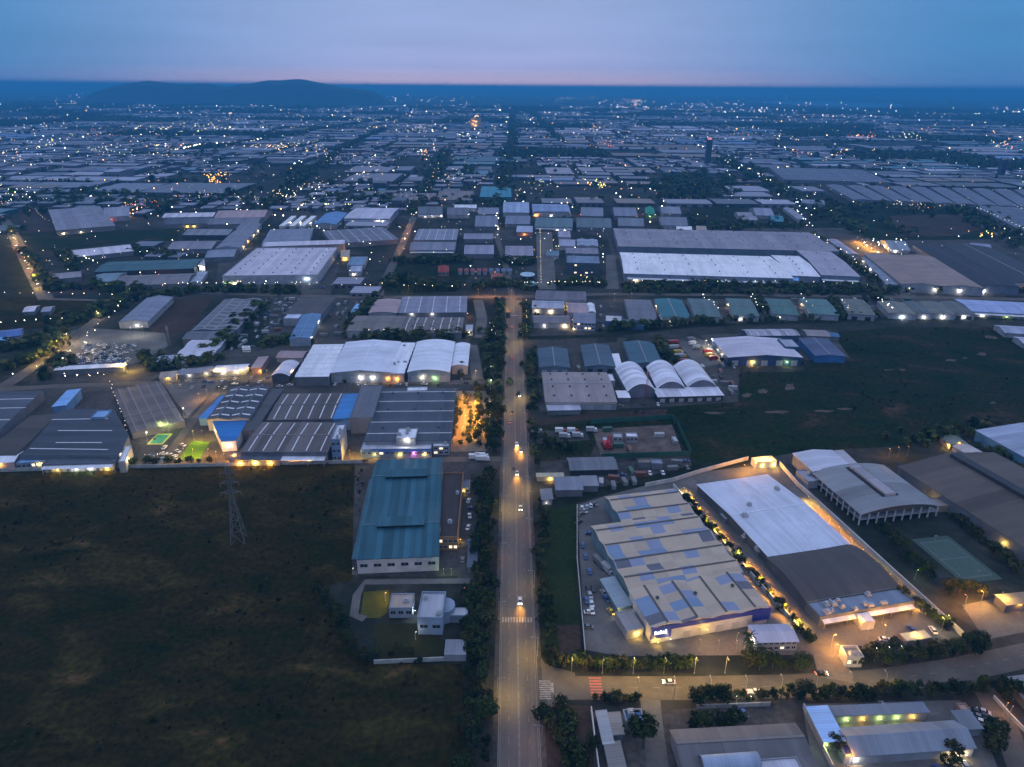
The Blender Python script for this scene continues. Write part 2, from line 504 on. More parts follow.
    for fl in floods:
        side, fr, colr, pw = fl[0], fl[1], fl[2], fl[3]
        z = fl[4] * hk if len(fl) > 4 else h * .85
        if side == 'f': p = (-hx + w * fr, -hy - .9, z)
        elif side == 'b': p = (-hx + w * fr, hy + .9, z)
        elif side == 'l': p = (-hx - .9, -hy + d * fr, z)
        elif side == 'r': p = (hx + .9, -hy + d * fr, z)
        else: p = (-hx + w * fr, -hy + d * .5, top(0, 0) + 1.5)
        flood(root, p, colr, pw, c.length)
    return dict(root=root, w=w, d=d, h=h, a=a, c=c, top=top, rm=rm)

def lamp_r(dist): return max(.16, min(1.6, dist * .00042))
def lamp_head_mesh(col, r, k):
    def mk():
        m = MB()
        m.box(-r, r, -r * .8, r * .8, -r * .5, r * .35, 0)
        m.box(-r * 1.1, r * 1.1, -r * .9, r * .9, r * .36, r * .55, 1)
        return m.mesh('floodlight', [mat_emit('lamp_%s_%d' % (col, k), LCOL[col], k), M_METAL])
    return cached(('lh', col, round(r, 2), k), mk)
def flood(root, p, col, power, dist, spec=None):
    r = round(lamp_r(dist), 1) or .1
    o = ob('floodlight', lamp_head_mesh(col, r, 9), root, p)
    if power > 0: light(o, (0, 0, -r - .15), col, power, .35)
    return o

def poly_building(kind, label, cat, h, pts, rc, wc=PALE, ribs=None, parapet=.5, group=None, rmat=None):
    h *= HK
    P = [G(pts[i], pts[i + 1], h) for i in range(0, len(pts), 2)]
    c = sum(P, Vector()) / len(P); c.z = 0
    root = empty(kind, c, 0, label, cat, group)
    L = [(p.x - c.x, p.y - c.y) for p in P]
    area = sum(L[i][0] * L[(i + 1) % len(L)][1] - L[(i + 1) % len(L)][0] * L[i][1] for i in range(len(L)))
    if area < 0: L = L[::-1]
    xs = [p[0] for p in L]; ys = [p[1] for p in L]
    FOOT.append((c.x, c.y, 0, (max(xs) - min(xs)) / 2, (max(ys) - min(ys)) / 2))
    m = MB(); m.prism(L, 0, h); ob('wall', m.mesh('wall', wallm(wc)), root)
    m = MB(); k = .99; m.prism([(x * k, y * k) for x, y in L], h + .01, h + .25)
    ob('roof', m.mesh('roof', rmat or mat_roof(rc, 'y', .5, 7, .16)), root)
    for (u0, v0, u1, v1) in (ribs or ()):
        a, b = G(u0, v0, h) - c, G(u1, v1, h) - c
        d = (b - a).normalized(); nr = Vector((-d.y, d.x, 0)) * .35
        m = MB(); q = [a - nr, b - nr, b + nr, a + nr]; m.prism([(p.x, p.y) for p in q], h + .255, h + .4); ob('skylight', m.mesh('skylight', M_TRANSL), root)
    return dict(root=root, c=c, h=h, L=L)

# ------------------------------------------------------------------ sheets on the ground
LAY = [0]     # every sheet lies a hair above the one laid before it
def sheet(name, pts, mat, z, px=True, kind='structure'):
    P = [G(pts[i], pts[i + 1], 0) for i in range(0, len(pts), 2)] if px else [Vector((p[0], p[1], 0)) for p in pts]
    c = sum(P, Vector()) / len(P)
    me = bpy.data.meshes.new(name)
    me.from_pydata([(p.x - c.x, p.y - c.y, 0) for p in P], [], [tuple(range(len(P)))])
    me.materials.append(mat); me.update()
    if me.polygons[0].normal.z < 0: me.flip_normals()
    LAY[0] += 1; z += .0006 * LAY[0]
    o = ob(name, me, None, (c.x, c.y, z)); o['kind'] = kind
    return o

def chain(pts, px=True, step=None):
    P = [G(pts[i], pts[i + 1], 0) for i in range(0, len(pts), 2)] if px else [Vector(p) for p in pts]
    return P

def ribbon(name, P, width, mat, z, kind='structure', off=0.0):
    """a strip of given width along a path of points"""
    V, Fc = [], []
    for i, p in enumerate(P):
        a = P[max(0, i - 1)]; b = P[min(len(P) - 1, i + 1)]
        t = (b - a).normalized(); nrm = Vector((-t.y, t.x, 0))
        V += [tuple(p + nrm * (off + width / 2)), tuple(p + nrm * (off - width / 2))]
        if i: Fc.append((2 * i - 2, 2 * i - 1, 2 * i + 1, 2 * i))
    me = bpy.data.meshes.new(name); me.from_pydata(V, [], Fc); me.materials.append(mat); me.update()
    if me.polygons[0].normal.z < 0: me.flip_normals()
    LAY[0] += 1; z += .0006 * LAY[0]
    o = ob(name, me, None, (0, 0, z)); o['kind'] = kind
    return o

def wall_run(name, label, cat, pts, h, t, mat, group=None, posts=None):
    P = chain(pts)
    m = MB()
    c = sum(P, Vector()) / len(P)
    for a, b in zip(P, P[1:]):
        d = (b - a).normalized(); nrm = Vector((-d.y, d.x, 0)) * t / 2
        q = [a - nrm - c, b - nrm - c, b + nrm - c, a + nrm - c]
        m.prism([(p.x, p.y) for p in q], 0, h)
        if h > 1: m.prism([(p.x * 1, p.y * 1) for p in [a - nrm * 1.5 - c, b - nrm * 1.5 - c, b + nrm * 1.5 - c, a + nrm * 1.5 - c]], h + .002, h + .12)
    o = ob(name, m.mesh(name, mat), None, c)
    return tag(o, label, cat, group)

def along(P, n, jit=0.0):
    """n points evenly spread along a path"""
    L = [0]
    for a, b in zip(P, P[1:]): L.append(L[-1] + (b - a).length)
    out = []
    for k in range(n):
        s = L[-1] * (k + .5) / n
        for i in range(1, len(L)):
            if s <= L[i]:
                f = (s - L[i - 1]) / max(1e-6, L[i] - L[i - 1])
                p = P[i - 1].lerp(P[i], f); break
        d = (P[i] - P[i - 1]).normalized()
        p = Vector((p.x + random.uniform(-jit, jit), p.y + random.uniform(-jit, jit), 0))
        out.append((p, math.atan2(d.y, d.x)))
    return out
# ------------------------------------------------------------------ trees
M_BARK = mat_plain('bark', (.07, .055, .045), .9)
LEAVES = [mat_leaf('foliage_dark', (.015, .026, .011), .6), mat_leaf('foliage_mid', (.030, .044, .014), .6), mat_leaf('foliage_olive', (.040, .042, .016), .6)]
def crown_mesh(seed, hgt, rad, mat, n=420, leaf=.55, wide=1.0):
    r = random.Random(seed)
    clumps = []
    for k in range(11):
        a = r.uniform(0, 2 * PI); e = r.uniform(-.6, 1.0)
        q = rad * (1 - .45 * abs(e)) * r.uniform(.35, .85)
        clumps.append((q * math.cos(a) * wide, q * math.sin(a) * wide, hgt * (.62 + .27 * e), rad * r.uniform(.32, .58)))
    m = MB()
    for k in range(n):
        cx, cy, cz, cr = clumps[k % len(clumps)]
        d = Vector((r.gauss(0, 1), r.gauss(0, 1), r.gauss(0, .8)))
        d = d.normalized() * cr * (r.random() ** .4)
        p = Vector((cx, cy, cz)) + d
        nrm = (d.normalized() + Vector((r.uniform(-.6, .6), r.uniform(-.6, .6), r.uniform(-.2, .8)))).normalized()
        a = nrm.orthogonal().normalized(); b = nrm.cross(a)
        s = leaf * r.uniform(.6, 1.3)
        rot = r.uniform(0, 2 * PI); a2 = a * math.cos(rot) + b * math.sin(rot); b2 = -a * math.sin(rot) + b * math.cos(rot)
        m.face([p + a2 * s, p + b2 * s * .6 + nrm * s * .15, p - a2 * s, p - b2 * s * .6 + nrm * s * .1])
    return m.mesh('crown', mat), clumps
def trunk_mesh(seed, hgt, rad, clumps):
    m = MB(); m.tube((0, 0, 0), (0, 0, hgt * .45), hgt * .032, hgt * .02, 7)
    for c in clumps[:6]: m.tube((0, 0, hgt * .38), (c[0] * .7, c[1] * .7, c[2]), hgt * .016, hgt * .006, 5)
    return m.mesh('trunk', M_BARK)
TREEV = {}
def tree_variant(kind, i):
    k = (kind, i)
    if k not in TREEV:
        if kind == 'broad': cm, cl = crown_mesh(i * 13 + 1, 8, 3.6, LEAVES[i % 3], 460, .6)
        elif kind == 'slim': cm, cl = crown_mesh(i * 17 + 5, 9, 2.3, LEAVES[i % 2], 380, .5)
        elif kind == 'shrub': cm, cl = crown_mesh(i * 19 + 7, 3.0, 2.0, LEAVES[i % 3], 240, .42)
        elif kind == 'palm':
            r = random.Random(i); m = MB(); cl = [(0, 0, 8, 1)]
            for f in range(16):
                a = 2 * PI * f / 16 + r.uniform(-.2, .2); dr = r.uniform(.2, 1.1); L = r.uniform(2.2, 3)
                pr = Vector((0, 0, 8)); 
                for s in range(5):
                    q = pr + Vector((math.cos(a) * L / 5, math.sin(a) * L / 5, .5 - dr * s * .45))
                    w = .32 * (1 - s / 6); sd = Vector((-math.sin(a), math.cos(a), 0)) * w
                    m.face([pr - sd, q - sd * .8, q + sd * .8, pr + sd]); pr = q
            cm = m.mesh('crown', LEAVES[1])
        hgt = {'broad': 8, 'slim': 9, 'shrub': 3, 'palm': 8}[kind]
        if kind == 'palm':
            m = MB(); m.tube((0, 0, 0), (.1, 0, 8), .24, .16, 7); tm = m.mesh('trunk', M_BARK)
        else: tm = trunk_mesh(i, hgt, 3, cl)
        TREEV[k] = (cm, tm)
    return TREEV[k]
TREES = []      # wanted trees: (distance, position, scale, kind, name, label, group)
def want_tree(p, size, kind, name, label, group):
    TREES.append((Vector(p).length, Vector(p), size / {'broad': 8, 'slim': 9, 'shrub': 3, 'palm': 8}[kind], kind, name, label, group))
def trow(pts, n, size, kind, name, label, group, jit=1.2, px=True):
    for p, a in along(chain(pts, px), n, jit):
        if kind in ('broad', 'slim'): kind = random.choices(['broad', 'slim'], [7, 3])[0]
        want_tree(p, size * random.uniform(.6, 1.4), kind, name, label, group)
def plant_all(limit=296):
    TREES.sort(key=lambda t: t[0] / t[2] ** .5)
    rest = []
    count = {}
    for t in TREES:
        d, p, s, kind, name, label, group = t
        if count.get(name, 0) >= limit or sum(count.values()) > 560: rest.append(t); continue
        count[name] = count.get(name, 0) + 1
        cm, tm = tree_variant(kind, random.randrange(6))
        o = empty(name, p, random.uniform(0, 6.28), label, kind if kind in ('palm', 'shrub') else 'tree', group)
        o.scale = (s * random.uniform(.9, 1.15), s * random.uniform(.9, 1.15), s)
        ob('crown', cm, o); ob('trunk', tm, o)
    print('TREES', count, 'rest', len(rest))
    return rest
def tree_mass(name, spots, label, mats, nleaf=22):
    """far-off trees that read as one mass: light clumps of leaves for every spot (x, y, size)"""
    V, Fc, Mi = [], [], []
    base = []
    for k in range(6):
        r = random.Random(k); q = []
        for j in range(nleaf):
            d = Vector((r.gauss(0, 1), r.gauss(0, 1), r.gauss(0, 1))).normalized() * .42 * r.random() ** .3
            p = Vector((0, 0, .52)) + Vector((d.x, d.y, d.z * 1.0)); nn = (d + Vector((0, 0, .3))).normalized(); a = nn.orthogonal().normalized(); b = nn.cross(a); s = r.uniform(.15, .28)
            q.append([p + a * s, p + b * s, p - a * s, p - b * s])
        base.append(q)
    for (x, y, s) in spots:
        mi = random.randrange(len(mats)); ca, sa = math.cos(x * 7.1), math.sin(x * 7.1)
        for quad in base[random.randrange(6)]:
            i = len(V)
            for p in quad: V.append((x + s * (p.x * ca - p.y * sa), y + s * (p.x * sa + p.y * ca), s * p.z))
            Fc.append((i, i + 1, i + 2, i + 3)); Mi.append(mi)
    me = bpy.data.meshes.new(name); me.from_pydata(V, [], Fc)
    for m in mats: me.materials.append(m)
    me.polygons.foreach_set('material_index', Mi); me.update()
    o = ob(name, me); o['kind'] = 'stuff'
    return tag(o, label, 'trees')

# ------------------------------------------------------------------ vehicles
M_TYRE = mat_plain('tyre_rubber', (.02, .02, .02), .9)
M_HEADL = mat_emit('headlight', (1, .95, .85), 22)
M_TAILL = mat_emit('taillight', (1, .06, .03), 5)
M_HEADOFF = mat_plain('lens', (.5, .5, .5), .2)
CARC = {'white': (.62, .62, .62), 'silver': (.36, .37, .39), 'black': (.02, .02, .022), 'red': (.30, .03, .03), 'blue': (.04, .09, .25), 'grey': (.14, .145, .15), 'yellow': (.5, .35, .05), 'green': (.04, .10, .07), 'rust': (.16, .06, .04)}
def carmat(c): return mat_plain('car_paint_' + c, CARC[c], .3, 0, .05)
def side_extrude(m, prof, w, mi=0, taper=0.0, zmid=.9):
    """side profile (x, z) pushed out to both sides; upper points lean inwards"""
    n = len(prof)
    i = len(m.v)
    for s in (-1, 1):
        for x, z in prof: m.v.append((s * (w / 2 - (taper if z > zmid else 0)), x, z))
    for k in range(n):
        q = (k + 1) % n
        m.f.append((i + k, i + q, i + n + q, i + n + k)); m.m.append(mi)
    m.f.append(tuple(i + n - 1 - k for k in range(n))); m.m.append(mi)
    m.f.append(tuple(i + n + k for k in range(n))); m.m.append(mi)
def car_meshes(kind, colr):
    def mk():
        p = carmat(colr)
        b, g = MB(), MB()
        if kind == 'car':
            side_extrude(b, [(-2.2, .35), (-2.25, .7), (-2.1, .85), (-1.3, .95), (1.55, .98), (2.15, .9), (2.2, .4)], 1.76)
            side_extrude(g, [(-1.35, .94), (-.55, 1.42), (.95, 1.44), (1.75, .96)], 1.6, 0, .16, 1.2)
            side_extrude(b, [(-.55, 1.40), (-.5, 1.475), (.9, 1.485), (.98, 1.42)], 1.34)
        else:
            side_extrude(b, [(-2.6, .45), (-2.65, .9), (-2.5, 1.0), (-1.5, 1.08), (.45, 1.1), (.5, 1.1), (2.6, 1.1), (2.6, .5)], 1.82)
            side_extrude(g, [(-1.5, 1.07), (-.8, 1.66), (.35, 1.68), (.5, 1.09)], 1.66, 0, .14, 1.3)
            side_extrude(b, [(-.8, 1.64), (-.75, 1.74), (.3, 1.745), (.38, 1.66)], 1.42)
            b.box(-.78, .78, .62, 2.5, 1.101, 1.12)
        wm = MB()
        wm.tube((-.12, 0, 0), (.12, 0, 0), .33, .33, 12)
        rm = MB(); rm.tube((-.135, 0, 0), (.135, 0, 0), .18, .18, 8)
        h = MB(); h.box(-.2, .2, -.06, .06, -.08, .08)
        return (b.mesh('body', p), g.mesh('windows', M_GLASS), wm.mesh('wheel', M_TYRE), rm.mesh('rim', M_METAL), h.mesh('headlight', M_HEADL), h.mesh('taillight', M_TAILL), h.mesh('headlight', M_HEADOFF))
    return cached(('car', kind, colr), mk)
def vehicle(kind, p, rot, colr, label, group=None, lights=True, cat=None, beam=0):
    """front towards local -y"""
    b, g, wm, rm, hl, tl, ho = car_meshes('car' if kind == 'car' else 'pickup', colr)
    r = empty(kind, (p[0], p[1], p[2] if len(p) > 2 and p[2] else .15), rot, label, cat or kind.replace('_', ' '), group)
    ob('body', b, r); ob('cabin_glass', g, r)
    L = 1.35 if kind == 'car' else 1.6
    for sx in (-.8, .8):
        for sy in (-L, L):
            w = ob('wheel', wm, r, (sx, sy, .33)); ob('rim', rm, w)
    F_ = 2.24 if kind == 'car' else 2.64
    for sx in (-.62, .62):
        ob('headlight', hl if lights else ho, r, (sx, -F_, .68))
        ob('taillight', tl if lights else ho, r, (sx, F_ - .03, .74))
    if beam:
        light(r, (0, -F_ - .3, .75), 'o' if beam < 0 else 'a', abs(beam), .12, math.radians(70), (math.radians(64), 0, PI))
    return r
def simple_car_mesh(colr):
    """small parked car in one mesh"""
    def mk():
        m = MB()
        side_extrude(m, [(-2.2, .25), (-2.25, .7), (-2.1, .85), (-1.3, .95), (1.55, .98), (2.15, .9), (2.2, .3)], 1.76, 0)
        side_extrude(m, [(-1.35, .94), (-.55, 1.42), (.95, 1.44), (1.75, .96)], 1.6, 1, .16, 1.2)
        side_extrude(m, [(-.55, 1.40), (-.5, 1.475), (.9, 1.485), (.98, 1.42)], 1.34, 0)
        for sx in (-.8, .8):
            for sy in (-1.35, 1.35): m.tube((sx - .1, sy, .32), (sx + .1, sy, .32), .32, .32, 8, 2)
        return m.mesh('car', [carmat(colr), M_GLASS, M_TYRE])
    return cached(('scar', colr), mk)
def lorry(name, p, rot, colr, label, group=None, boxl=6.5, boxc='white', cat='truck', lights=False):
    r = empty(name, (p[0], p[1], .15), rot, label, cat, group)
    m = MB()
    side_extrude(m, [(-boxl / 2 - 2.1, .5), (-boxl / 2 - 2.1, 1.4), (-boxl / 2 - 1.7, 2.5), (-boxl / 2 - .2, 2.55), (-boxl / 2 - .2, .5)], 2.2)
    ob('cab', m.mesh('cab', carmat(colr)), r)
    m = MB(); m.box(-.95, .95, -boxl / 2 - 2.0, -boxl / 2 - 1.8, 1.5, 2.2); ob('windscreen', m.mesh('windscreen', M_GLASS), r)
    m = MB(); m.box(-1.2, 1.2, -boxl / 2, boxl / 2, 1.0, 3.4); m.box(-.9, .9, -boxl / 2 - .3, boxl / 2, .7, .99)
    ob('cargo_box', m.mesh('cargo_box', carmat(boxc)), r)
    def mw():
        w = MB(); w.tube((-.18, 0, 0), (.18, 0, 0), .48, .48, 12); return w.mesh('wheel', M_TYRE)
    me = cached('lorry_wheel', mw)
    for sx in (-.95, .95):
        for sy in (-boxl / 2 - 1.2, boxl / 2 - 1.2, boxl / 2 - 2.4): ob('wheel', me, r, (sx, sy, .48))
    return r

# ------------------------------------------------------------------ lamps
def pole_mesh(h, arm):
    def mk():
        m = MB(); m.tube((0, 0, 0), (0, 0, h), .11, .07, 7); m.tube((0, 0, 0), (0, 0, .5), .2, .2, 7)
        if arm:
            m.tube((0, 0, h - .05), (arm * .5, 0, h + .35), .06, .05, 6); m.tube((arm * .5, 0, h + .35), (arm, 0, h + .4), .05, .05, 6)
        return m.mesh('pole', M_METAL)
    return cached(('pole', h, arm), mk)
def street_lamp(p, rot, h, arm, colr, power, label, group, name='street_lamp', k=9, radius=.3, both=False, spot=0):
    o = empty(name, (p[0], p[1], 0), rot, label, 'street lamp' if name == 'street_lamp' else 'lamp', group)
    ob('pole', pole_mesh(h, arm), o)
    d = Vector((p[0], p[1], HC)).length
    r = max(.14, round(lamp_r(d) * .8, 2))
    hd = ob('lamp_head', lamp_head_mesh(colr, r, k) if k else cached('off_head', lambda: (lambda m: (m.box(-.45, .45, -.15, .15, -.08, .08), m.mesh('lamp_head', M_METAL))[1])(MB())), o, (arm, 0, h + .25))
    if power: light(hd, (0, 0, -r - .12), colr, power, radius, spot or None)
    return o

def pylon(p, rot, H, label):
    o = empty('power_pylon', p, rot, label, 'pylon')
    st = mat_plain('pylon_steel', (.13, .13, .135), .7, .1)
    w0, w1, hw = H * .08, H * .018, H * .62
    def half(z): return w0 + (w1 - w0) * min(1, z / hw)
    m = MB()
    levels = [0, .17, .32, .44, .54, .62, .68, .74, .8, .86, .92, 1.0]
    Z = [H * l for l in levels]
    cs = [(-1, -1), (1, -1), (1, 1), (-1, 1)]
    for z0, z1 in zip(Z, Z[1:]):
        a, b = half(z0), half(z1)
        for k in range(4):
            q = (k + 1) % 4
            m.tube((cs[k][0] * a, cs[k][1] * a, z0), (cs[q][0] * b, cs[q][1] * b, z1), .075, .075, 4)
            m.tube((cs[q][0] * a, cs[q][1] * a, z0), (cs[k][0] * b, cs[k][1] * b, z1), .075, .075, 4)
            m.tube((cs[k][0] * b, cs[k][1] * b, z1), (cs[q][0] * b, cs[q][1] * b, z1), .09, .09, 4)
    ob('bracing', m.mesh('bracing', st), o)
    for k in range(4):
        m = MB()
        for z0, z1 in zip(Z, Z[1:]):
            m.tube((cs[k][0] * half(z0), cs[k][1] * half(z0), z0), (cs[k][0] * half(z1), cs[k][1] * half(z1), z1), .14, .14, 5)
        ob('leg', m.mesh('leg', st), o)
    for z, L in ((H * .66, 4.6), (H * .79, 4.0), (H * .92, 3.4)):
        m = MB()
        for s in (-1, 1):
            for y in (-w1, w1):
                m.tube((s * w1, y, z), (s * L, 0, z + .4), .11, .08, 4); m.tube((s * w1, y, z + 1.6), (s * L, 0, z + .4), .11, .08, 4)
        arm = ob('cross_arm', m.mesh('cross_arm', st), o)
        for s in (-1, 1):
            q = MB()
            for j in range(5): q.tube((s * L, 0, z + .2 - j * .35), (s * L, 0, z - j * .35), .16, .16, 6)
            q.tube((s * L, 0, z + .3), (s * L, 0, z - 1.7), .04, .04, 4)
            ob('insulator', q.mesh('insulator', mat_plain('insulator_glass', (.2, .13, .1), .3)), arm)
    return o
# ------------------------------------------------------------------ ground, fields, yards, roads
GROUND = mat_ground('town_ground', [(.012, .017, .013), (.022, .026, .020), (.045, .043, .040), (.075, .07, .066)], .012, .95, 6)
FIELD = mat_ground('rough_field', [(.0055, .0075, .0015), (.012, .016, .003), (.023, .018, .005), (.037, .032, .008), (.12, .062, .03)], .030, 1.0, 9, .6, (1, 1.8, 1), .55)
FIELD2 = mat_ground('green_field', [(.005, .012, .005), (.010, .022, .008), (.020, .022, .010), (.070, .045, .030)], .022, 1.0, 9, .6, (1, 1.4, 1), .55)
SOIL = mat_ground('bare_soil', [(.03, .022, .018), (.05, .035, .028), (.075, .05, .042)], .03)
SAND = mat_ground('sandy_spoil', [(.05, .04, .035), (.11, .088, .075), (.17, .135, .12)], .1)
GRASS = mat_ground('grass_strip', [(.010, .018, .006), (.02, .032, .010), (.028, .03, .012)], .05, 1.0, 7, .4)
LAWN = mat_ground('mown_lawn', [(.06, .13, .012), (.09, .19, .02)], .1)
ASPH = mat_ground('asphalt', [(.075, .070, .068), (.11, .103, .098), (.145, .134, .125)], .05, .75, 5, 0, (3, .1, 1), .08)
ASPH2 = mat_ground('side_asphalt', [(.075, .068, .062), (.105, .094, .084), (.135, .12, .105)], .06, .8, 5, 0, (1, 1, 1), .1)
CONC = mat_ground('yard_concrete', [(.075, .073, .072), (.12, .116, .112), (.165, .158, .152)], .04, .85, 6, 0, (1, 1, 1), .14)
CONC2 = mat_ground('yard_slab_dark', [(.038, .037, .037), (.06, .057, .055), (.095, .088, .083)], .035, .85)
DITCH = mat_ground('ditch_weeds', [(.008, .012, .008), (.016, .022, .014), (.03, .03, .022)], .05, 1)
PAINT = mat_plain('road_paint', (.25, .245, .23), .7, 0, .45, .6)
PAINTD = mat_plain('worn_road_paint', (.20, .195, .185), .8, 0, .5, .5)
PAINTR = mat_plain('red_road_paint', (.34, .10, .10), .7, 0, .25, .6)
KERB = mat_plain('kerb_concrete', (.15, .147, .14), .9)

# one sheet to the horizon; hills rise far away on it
sheet('ground', [(-90000, -3000), (90000, -3000), (90000, 120000), (-90000, 120000)], GROUND, 0, px=False)

sheet('field', [-260, 474, 0, 470, 180, 467, 365, 463, 357, 555, 352, 580, 318, 588, 345, 636, 372, 664, 462, 664, 470, 767, 470, 860, -300, 860], FIELD, .03)
sheet('field', [533, 426, 590, 421, 700, 403, 728, 402, 736, 372, 800, 372, 836, 350, 838, 332, 900, 327, 1110, 327, 1110, 425, 1010, 424, 940, 437, 900, 446, 850, 449, 800, 452, 740, 462, 690, 474, 688, 458, 672, 424, 600, 430, 590, 458, 535, 462], FIELD2, .03)
sheet('field', [560, 488, 620, 490, 690, 478, 700, 468, 600, 480], FIELD2, .034)
sheet('grass_verge', [541, 508, 577, 500, 576, 560, 580, 655, 548, 655, 540, 600], GRASS, .03)
sheet('soil_patch', [556, 625, 580, 625, 581, 655, 560, 655], SOIL, .036)
sheet('field', [545, 704, 592, 706, 598, 860, 541, 860], SOIL, .03)
sheet('field', [20, 232, 90, 231, 175, 229, 178, 240, 120, 243, 70, 249, 30, 252], FIELD2, .03)
sheet('field', [18, 210, 48, 206, 60, 230, 22, 234], SOIL, .03)
sheet('field', [46, 279, 90, 277, 98, 292, 50, 296], SOIL, .03)
sheet('field', [0, 297, 42, 297, 130, 301, 100, 318, 85, 326, 0, 331], FIELD, .03)
sheet('field', [165, 300, 215, 296, 190, 330, 150, 340, 150, 320], SOIL, .03)
sheet('field', [690, 207, 735, 207, 755, 222, 800, 224, 806, 230, 690, 231], FIELD2, .03)
sheet('field', [806, 209, 890, 205, 985, 212, 1000, 238, 930, 242, 850, 238, 812, 231], FIELD2, .03)
sheet('soil_patch', [890, 216, 960, 214, 985, 228, 960, 236, 900, 236], SOIL, .036)
sheet('field', [395, 258, 470, 258, 470, 276, 455, 292, 380, 294], FIELD2, .03)
sheet('field', [0, 245, 20, 250, 35, 290, 0, 294], DITCH, .03)
# spoil heaps and bright earth scars in the field
for i, (u, v, su, sv) in enumerate([(763, 391, 7, 3), (790, 387, 5, 4), (826, 411, 13, 1.5), (845, 409, 8, 1.2), (776, 412, 14, 1.6), (715, 413, 10, 1.2), (950, 360, 6, 1.5), (903, 370, 4, 1.2), (990, 337, 8, 2), (982, 354, 5, 1.5), (965, 358, 4, 1), (885, 370, 10, .8), (993, 403, 4, 1.5), (747, 395, 6, 2)]):
    pts = []
    for k in range(12):
        t = 2 * PI * k / 12; q = random.uniform(.55, 1.2)
        pts += [u + su * q * math.cos(t), v + sv * q * math.sin(t)]
    sheet('soil_patch', pts, SAND, .04 + .002 * i)
sheet('track', [536, 420, 600, 413, 668, 409, 666, 415, 600, 418, 536, 426], SOIL, .037)

# yards
sheet('yard', [-240, 388, 0, 386, 150, 384, 225, 380, 470, 380, 492, 388, 490, 456, 360, 460, 180, 464, 0, 467, -260, 470], CONC2, .025)
sheet('yard', [60, 333, 90, 328, 165, 333, 168, 346, 140, 362, 124, 366, 52, 366, 56, 350], CONC, .03)
sheet('yard', [40, 366, 140, 364, 170, 372, 150, 381, 30, 384], CONC2, .03)
sheet('yard', [163, 383, 226, 380, 213, 392, 188, 416, 176, 402], CONC, .034)
sheet('yard', [130, 440, 180, 420, 200, 425, 226, 452, 215, 462, 126, 464], CONC2, .034)
sheet('yard', [355, 460, 470, 460, 473, 575, 430, 577, 352, 575], CONC2, .03)
sheet('yard', [577, 505, 606, 496, 690, 474, 830, 654, 800, 655, 620, 656, 585, 650], CONC, .03)
sheet('yard', [676, 484, 700, 472, 780, 463, 965, 634, 930, 650, 826, 652], CONC, .028)
sheet('yard', [962, 605, 1040, 590, 1060, 625, 985, 640], CONC, .03)
sheet('yard', [592, 712, 790, 705, 835, 860, 598, 860], CONC2, .028)
sheet('yard', [802, 704, 960, 700, 985, 735, 1010, 800, 1010, 860, 830, 860], CONC, .026)
sheet('yard', [592, 429, 672, 425, 684, 457, 602, 459], SAND, .033)
sheet('yard', [535, 431, 585, 430, 590, 440, 536, 444], CONC2, .03)
sheet('yard', [545, 470, 690, 456, 692, 468, 600, 490, 545, 498], CONC2, .028)
sheet('yard', [533, 300, 980, 298, 1030, 298, 1030, 316, 880, 318, 530, 332], CONC2, .024)
sheet('yard', [536, 346, 700, 338, 740, 364, 738, 402, 660, 407, 540, 412], CONC2, .026)
sheet('yard', [676, 342, 706, 340, 728, 362, 700, 368], CONC, .032)
sheet('yard', [700, 335, 830, 330, 850, 358, 730, 364], CONC2, .03)
sheet('yard', [180, 355, 320, 340, 470, 338, 472, 378, 180, 378], CONC2, .026)
sheet('yard', [270, 297, 468, 296, 466, 336, 268, 342], CONC2, .024)
sheet('yard', [850, 238.5, 868, 238, 892, 255.5, 870, 257], SAND, .034)
sheet('yard', [536, 232, 552, 232, 556, 289, 538, 289], CONC, .034)
sheet('yard', [606, 255, 615, 255, 619, 289, 606, 289], CONC, .033)
sheet('yard', [605, 228, 860, 228, 880, 290, 620, 289], CONC2, .022)
sheet('yard', [865, 240, 1040, 240, 1070, 296, 905, 296], CONC2, .022)
sheet('yard', [220, 246, 345, 246, 330, 296, 215, 292], CONC2, .022)
sheet('yard', [452, 391, 491, 391, 486, 451, 450, 452], mat_ground('sandy_car_park', [(.16, .13, .09), (.24, .19, .14)], .06), .038)
sheet('lawn', [364, 592, 389, 590, 388, 612, 380, 618, 360, 618], mat_ground('dry_lawn', [(.05, .055, .012), (.09, .085, .02)], .1), .042)  # first lawn: yellow lamplight is painted into the grass colour
sheet('lawn', [372, 625, 418, 623, 442, 640, 440, 659, 380, 660], mat_ground('dull_lawn', [(.018, .02, .008), (.035, .033, .012)], .1), .042)
# lit lawn and ball court
sheet('lawn', [179, 459, 192, 441, 210, 442, 199, 460], LAWN, .042)
def court(cq, label, inner, outer, ang=None):
    c, a, w, d = fit(cq, 0)
    r = empty('ball_court', (c.x, c.y, .04), a, label, 'sports court')
    m = MB(); m.box(-w / 2, w / 2, -d / 2, d / 2, 0, .04); ob('surround', m.mesh('surround', mat_plain('court_' + label[:9], outer, .8)), r)
    m = MB(); m.box(-w * .4, w * .4, -d * .42, d * .42, .042, .06); ob('playing_surface', m.mesh('playing_surface', mat_plain('courtin_' + label[:9], inner, .8)), r)
    m = MB(); t = .12; X, Y = w * .38, d * .4
    for b in ((-X, X, -Y, -Y + t), (-X, X, Y - t, Y), (-X, -X + t, -Y + t, Y - t), (X - t, X, -Y + t, Y - t), (-X + t, X - t, -t / 2, t / 2)): m.box(*b, .062, .07)
    ob('court_lines', m.mesh('court_lines', PAINT), r)
    for s in (-1, 1):
        m = MB(); m.tube((0, s * Y, .05), (0, s * Y, 3), .08, .08, 6); m.box(-.9, .9, s * Y - .05, s * Y + .05, 2.6, 3.6)
        ob('hoop', m.mesh('hoop', M_METAL), r)
    return r
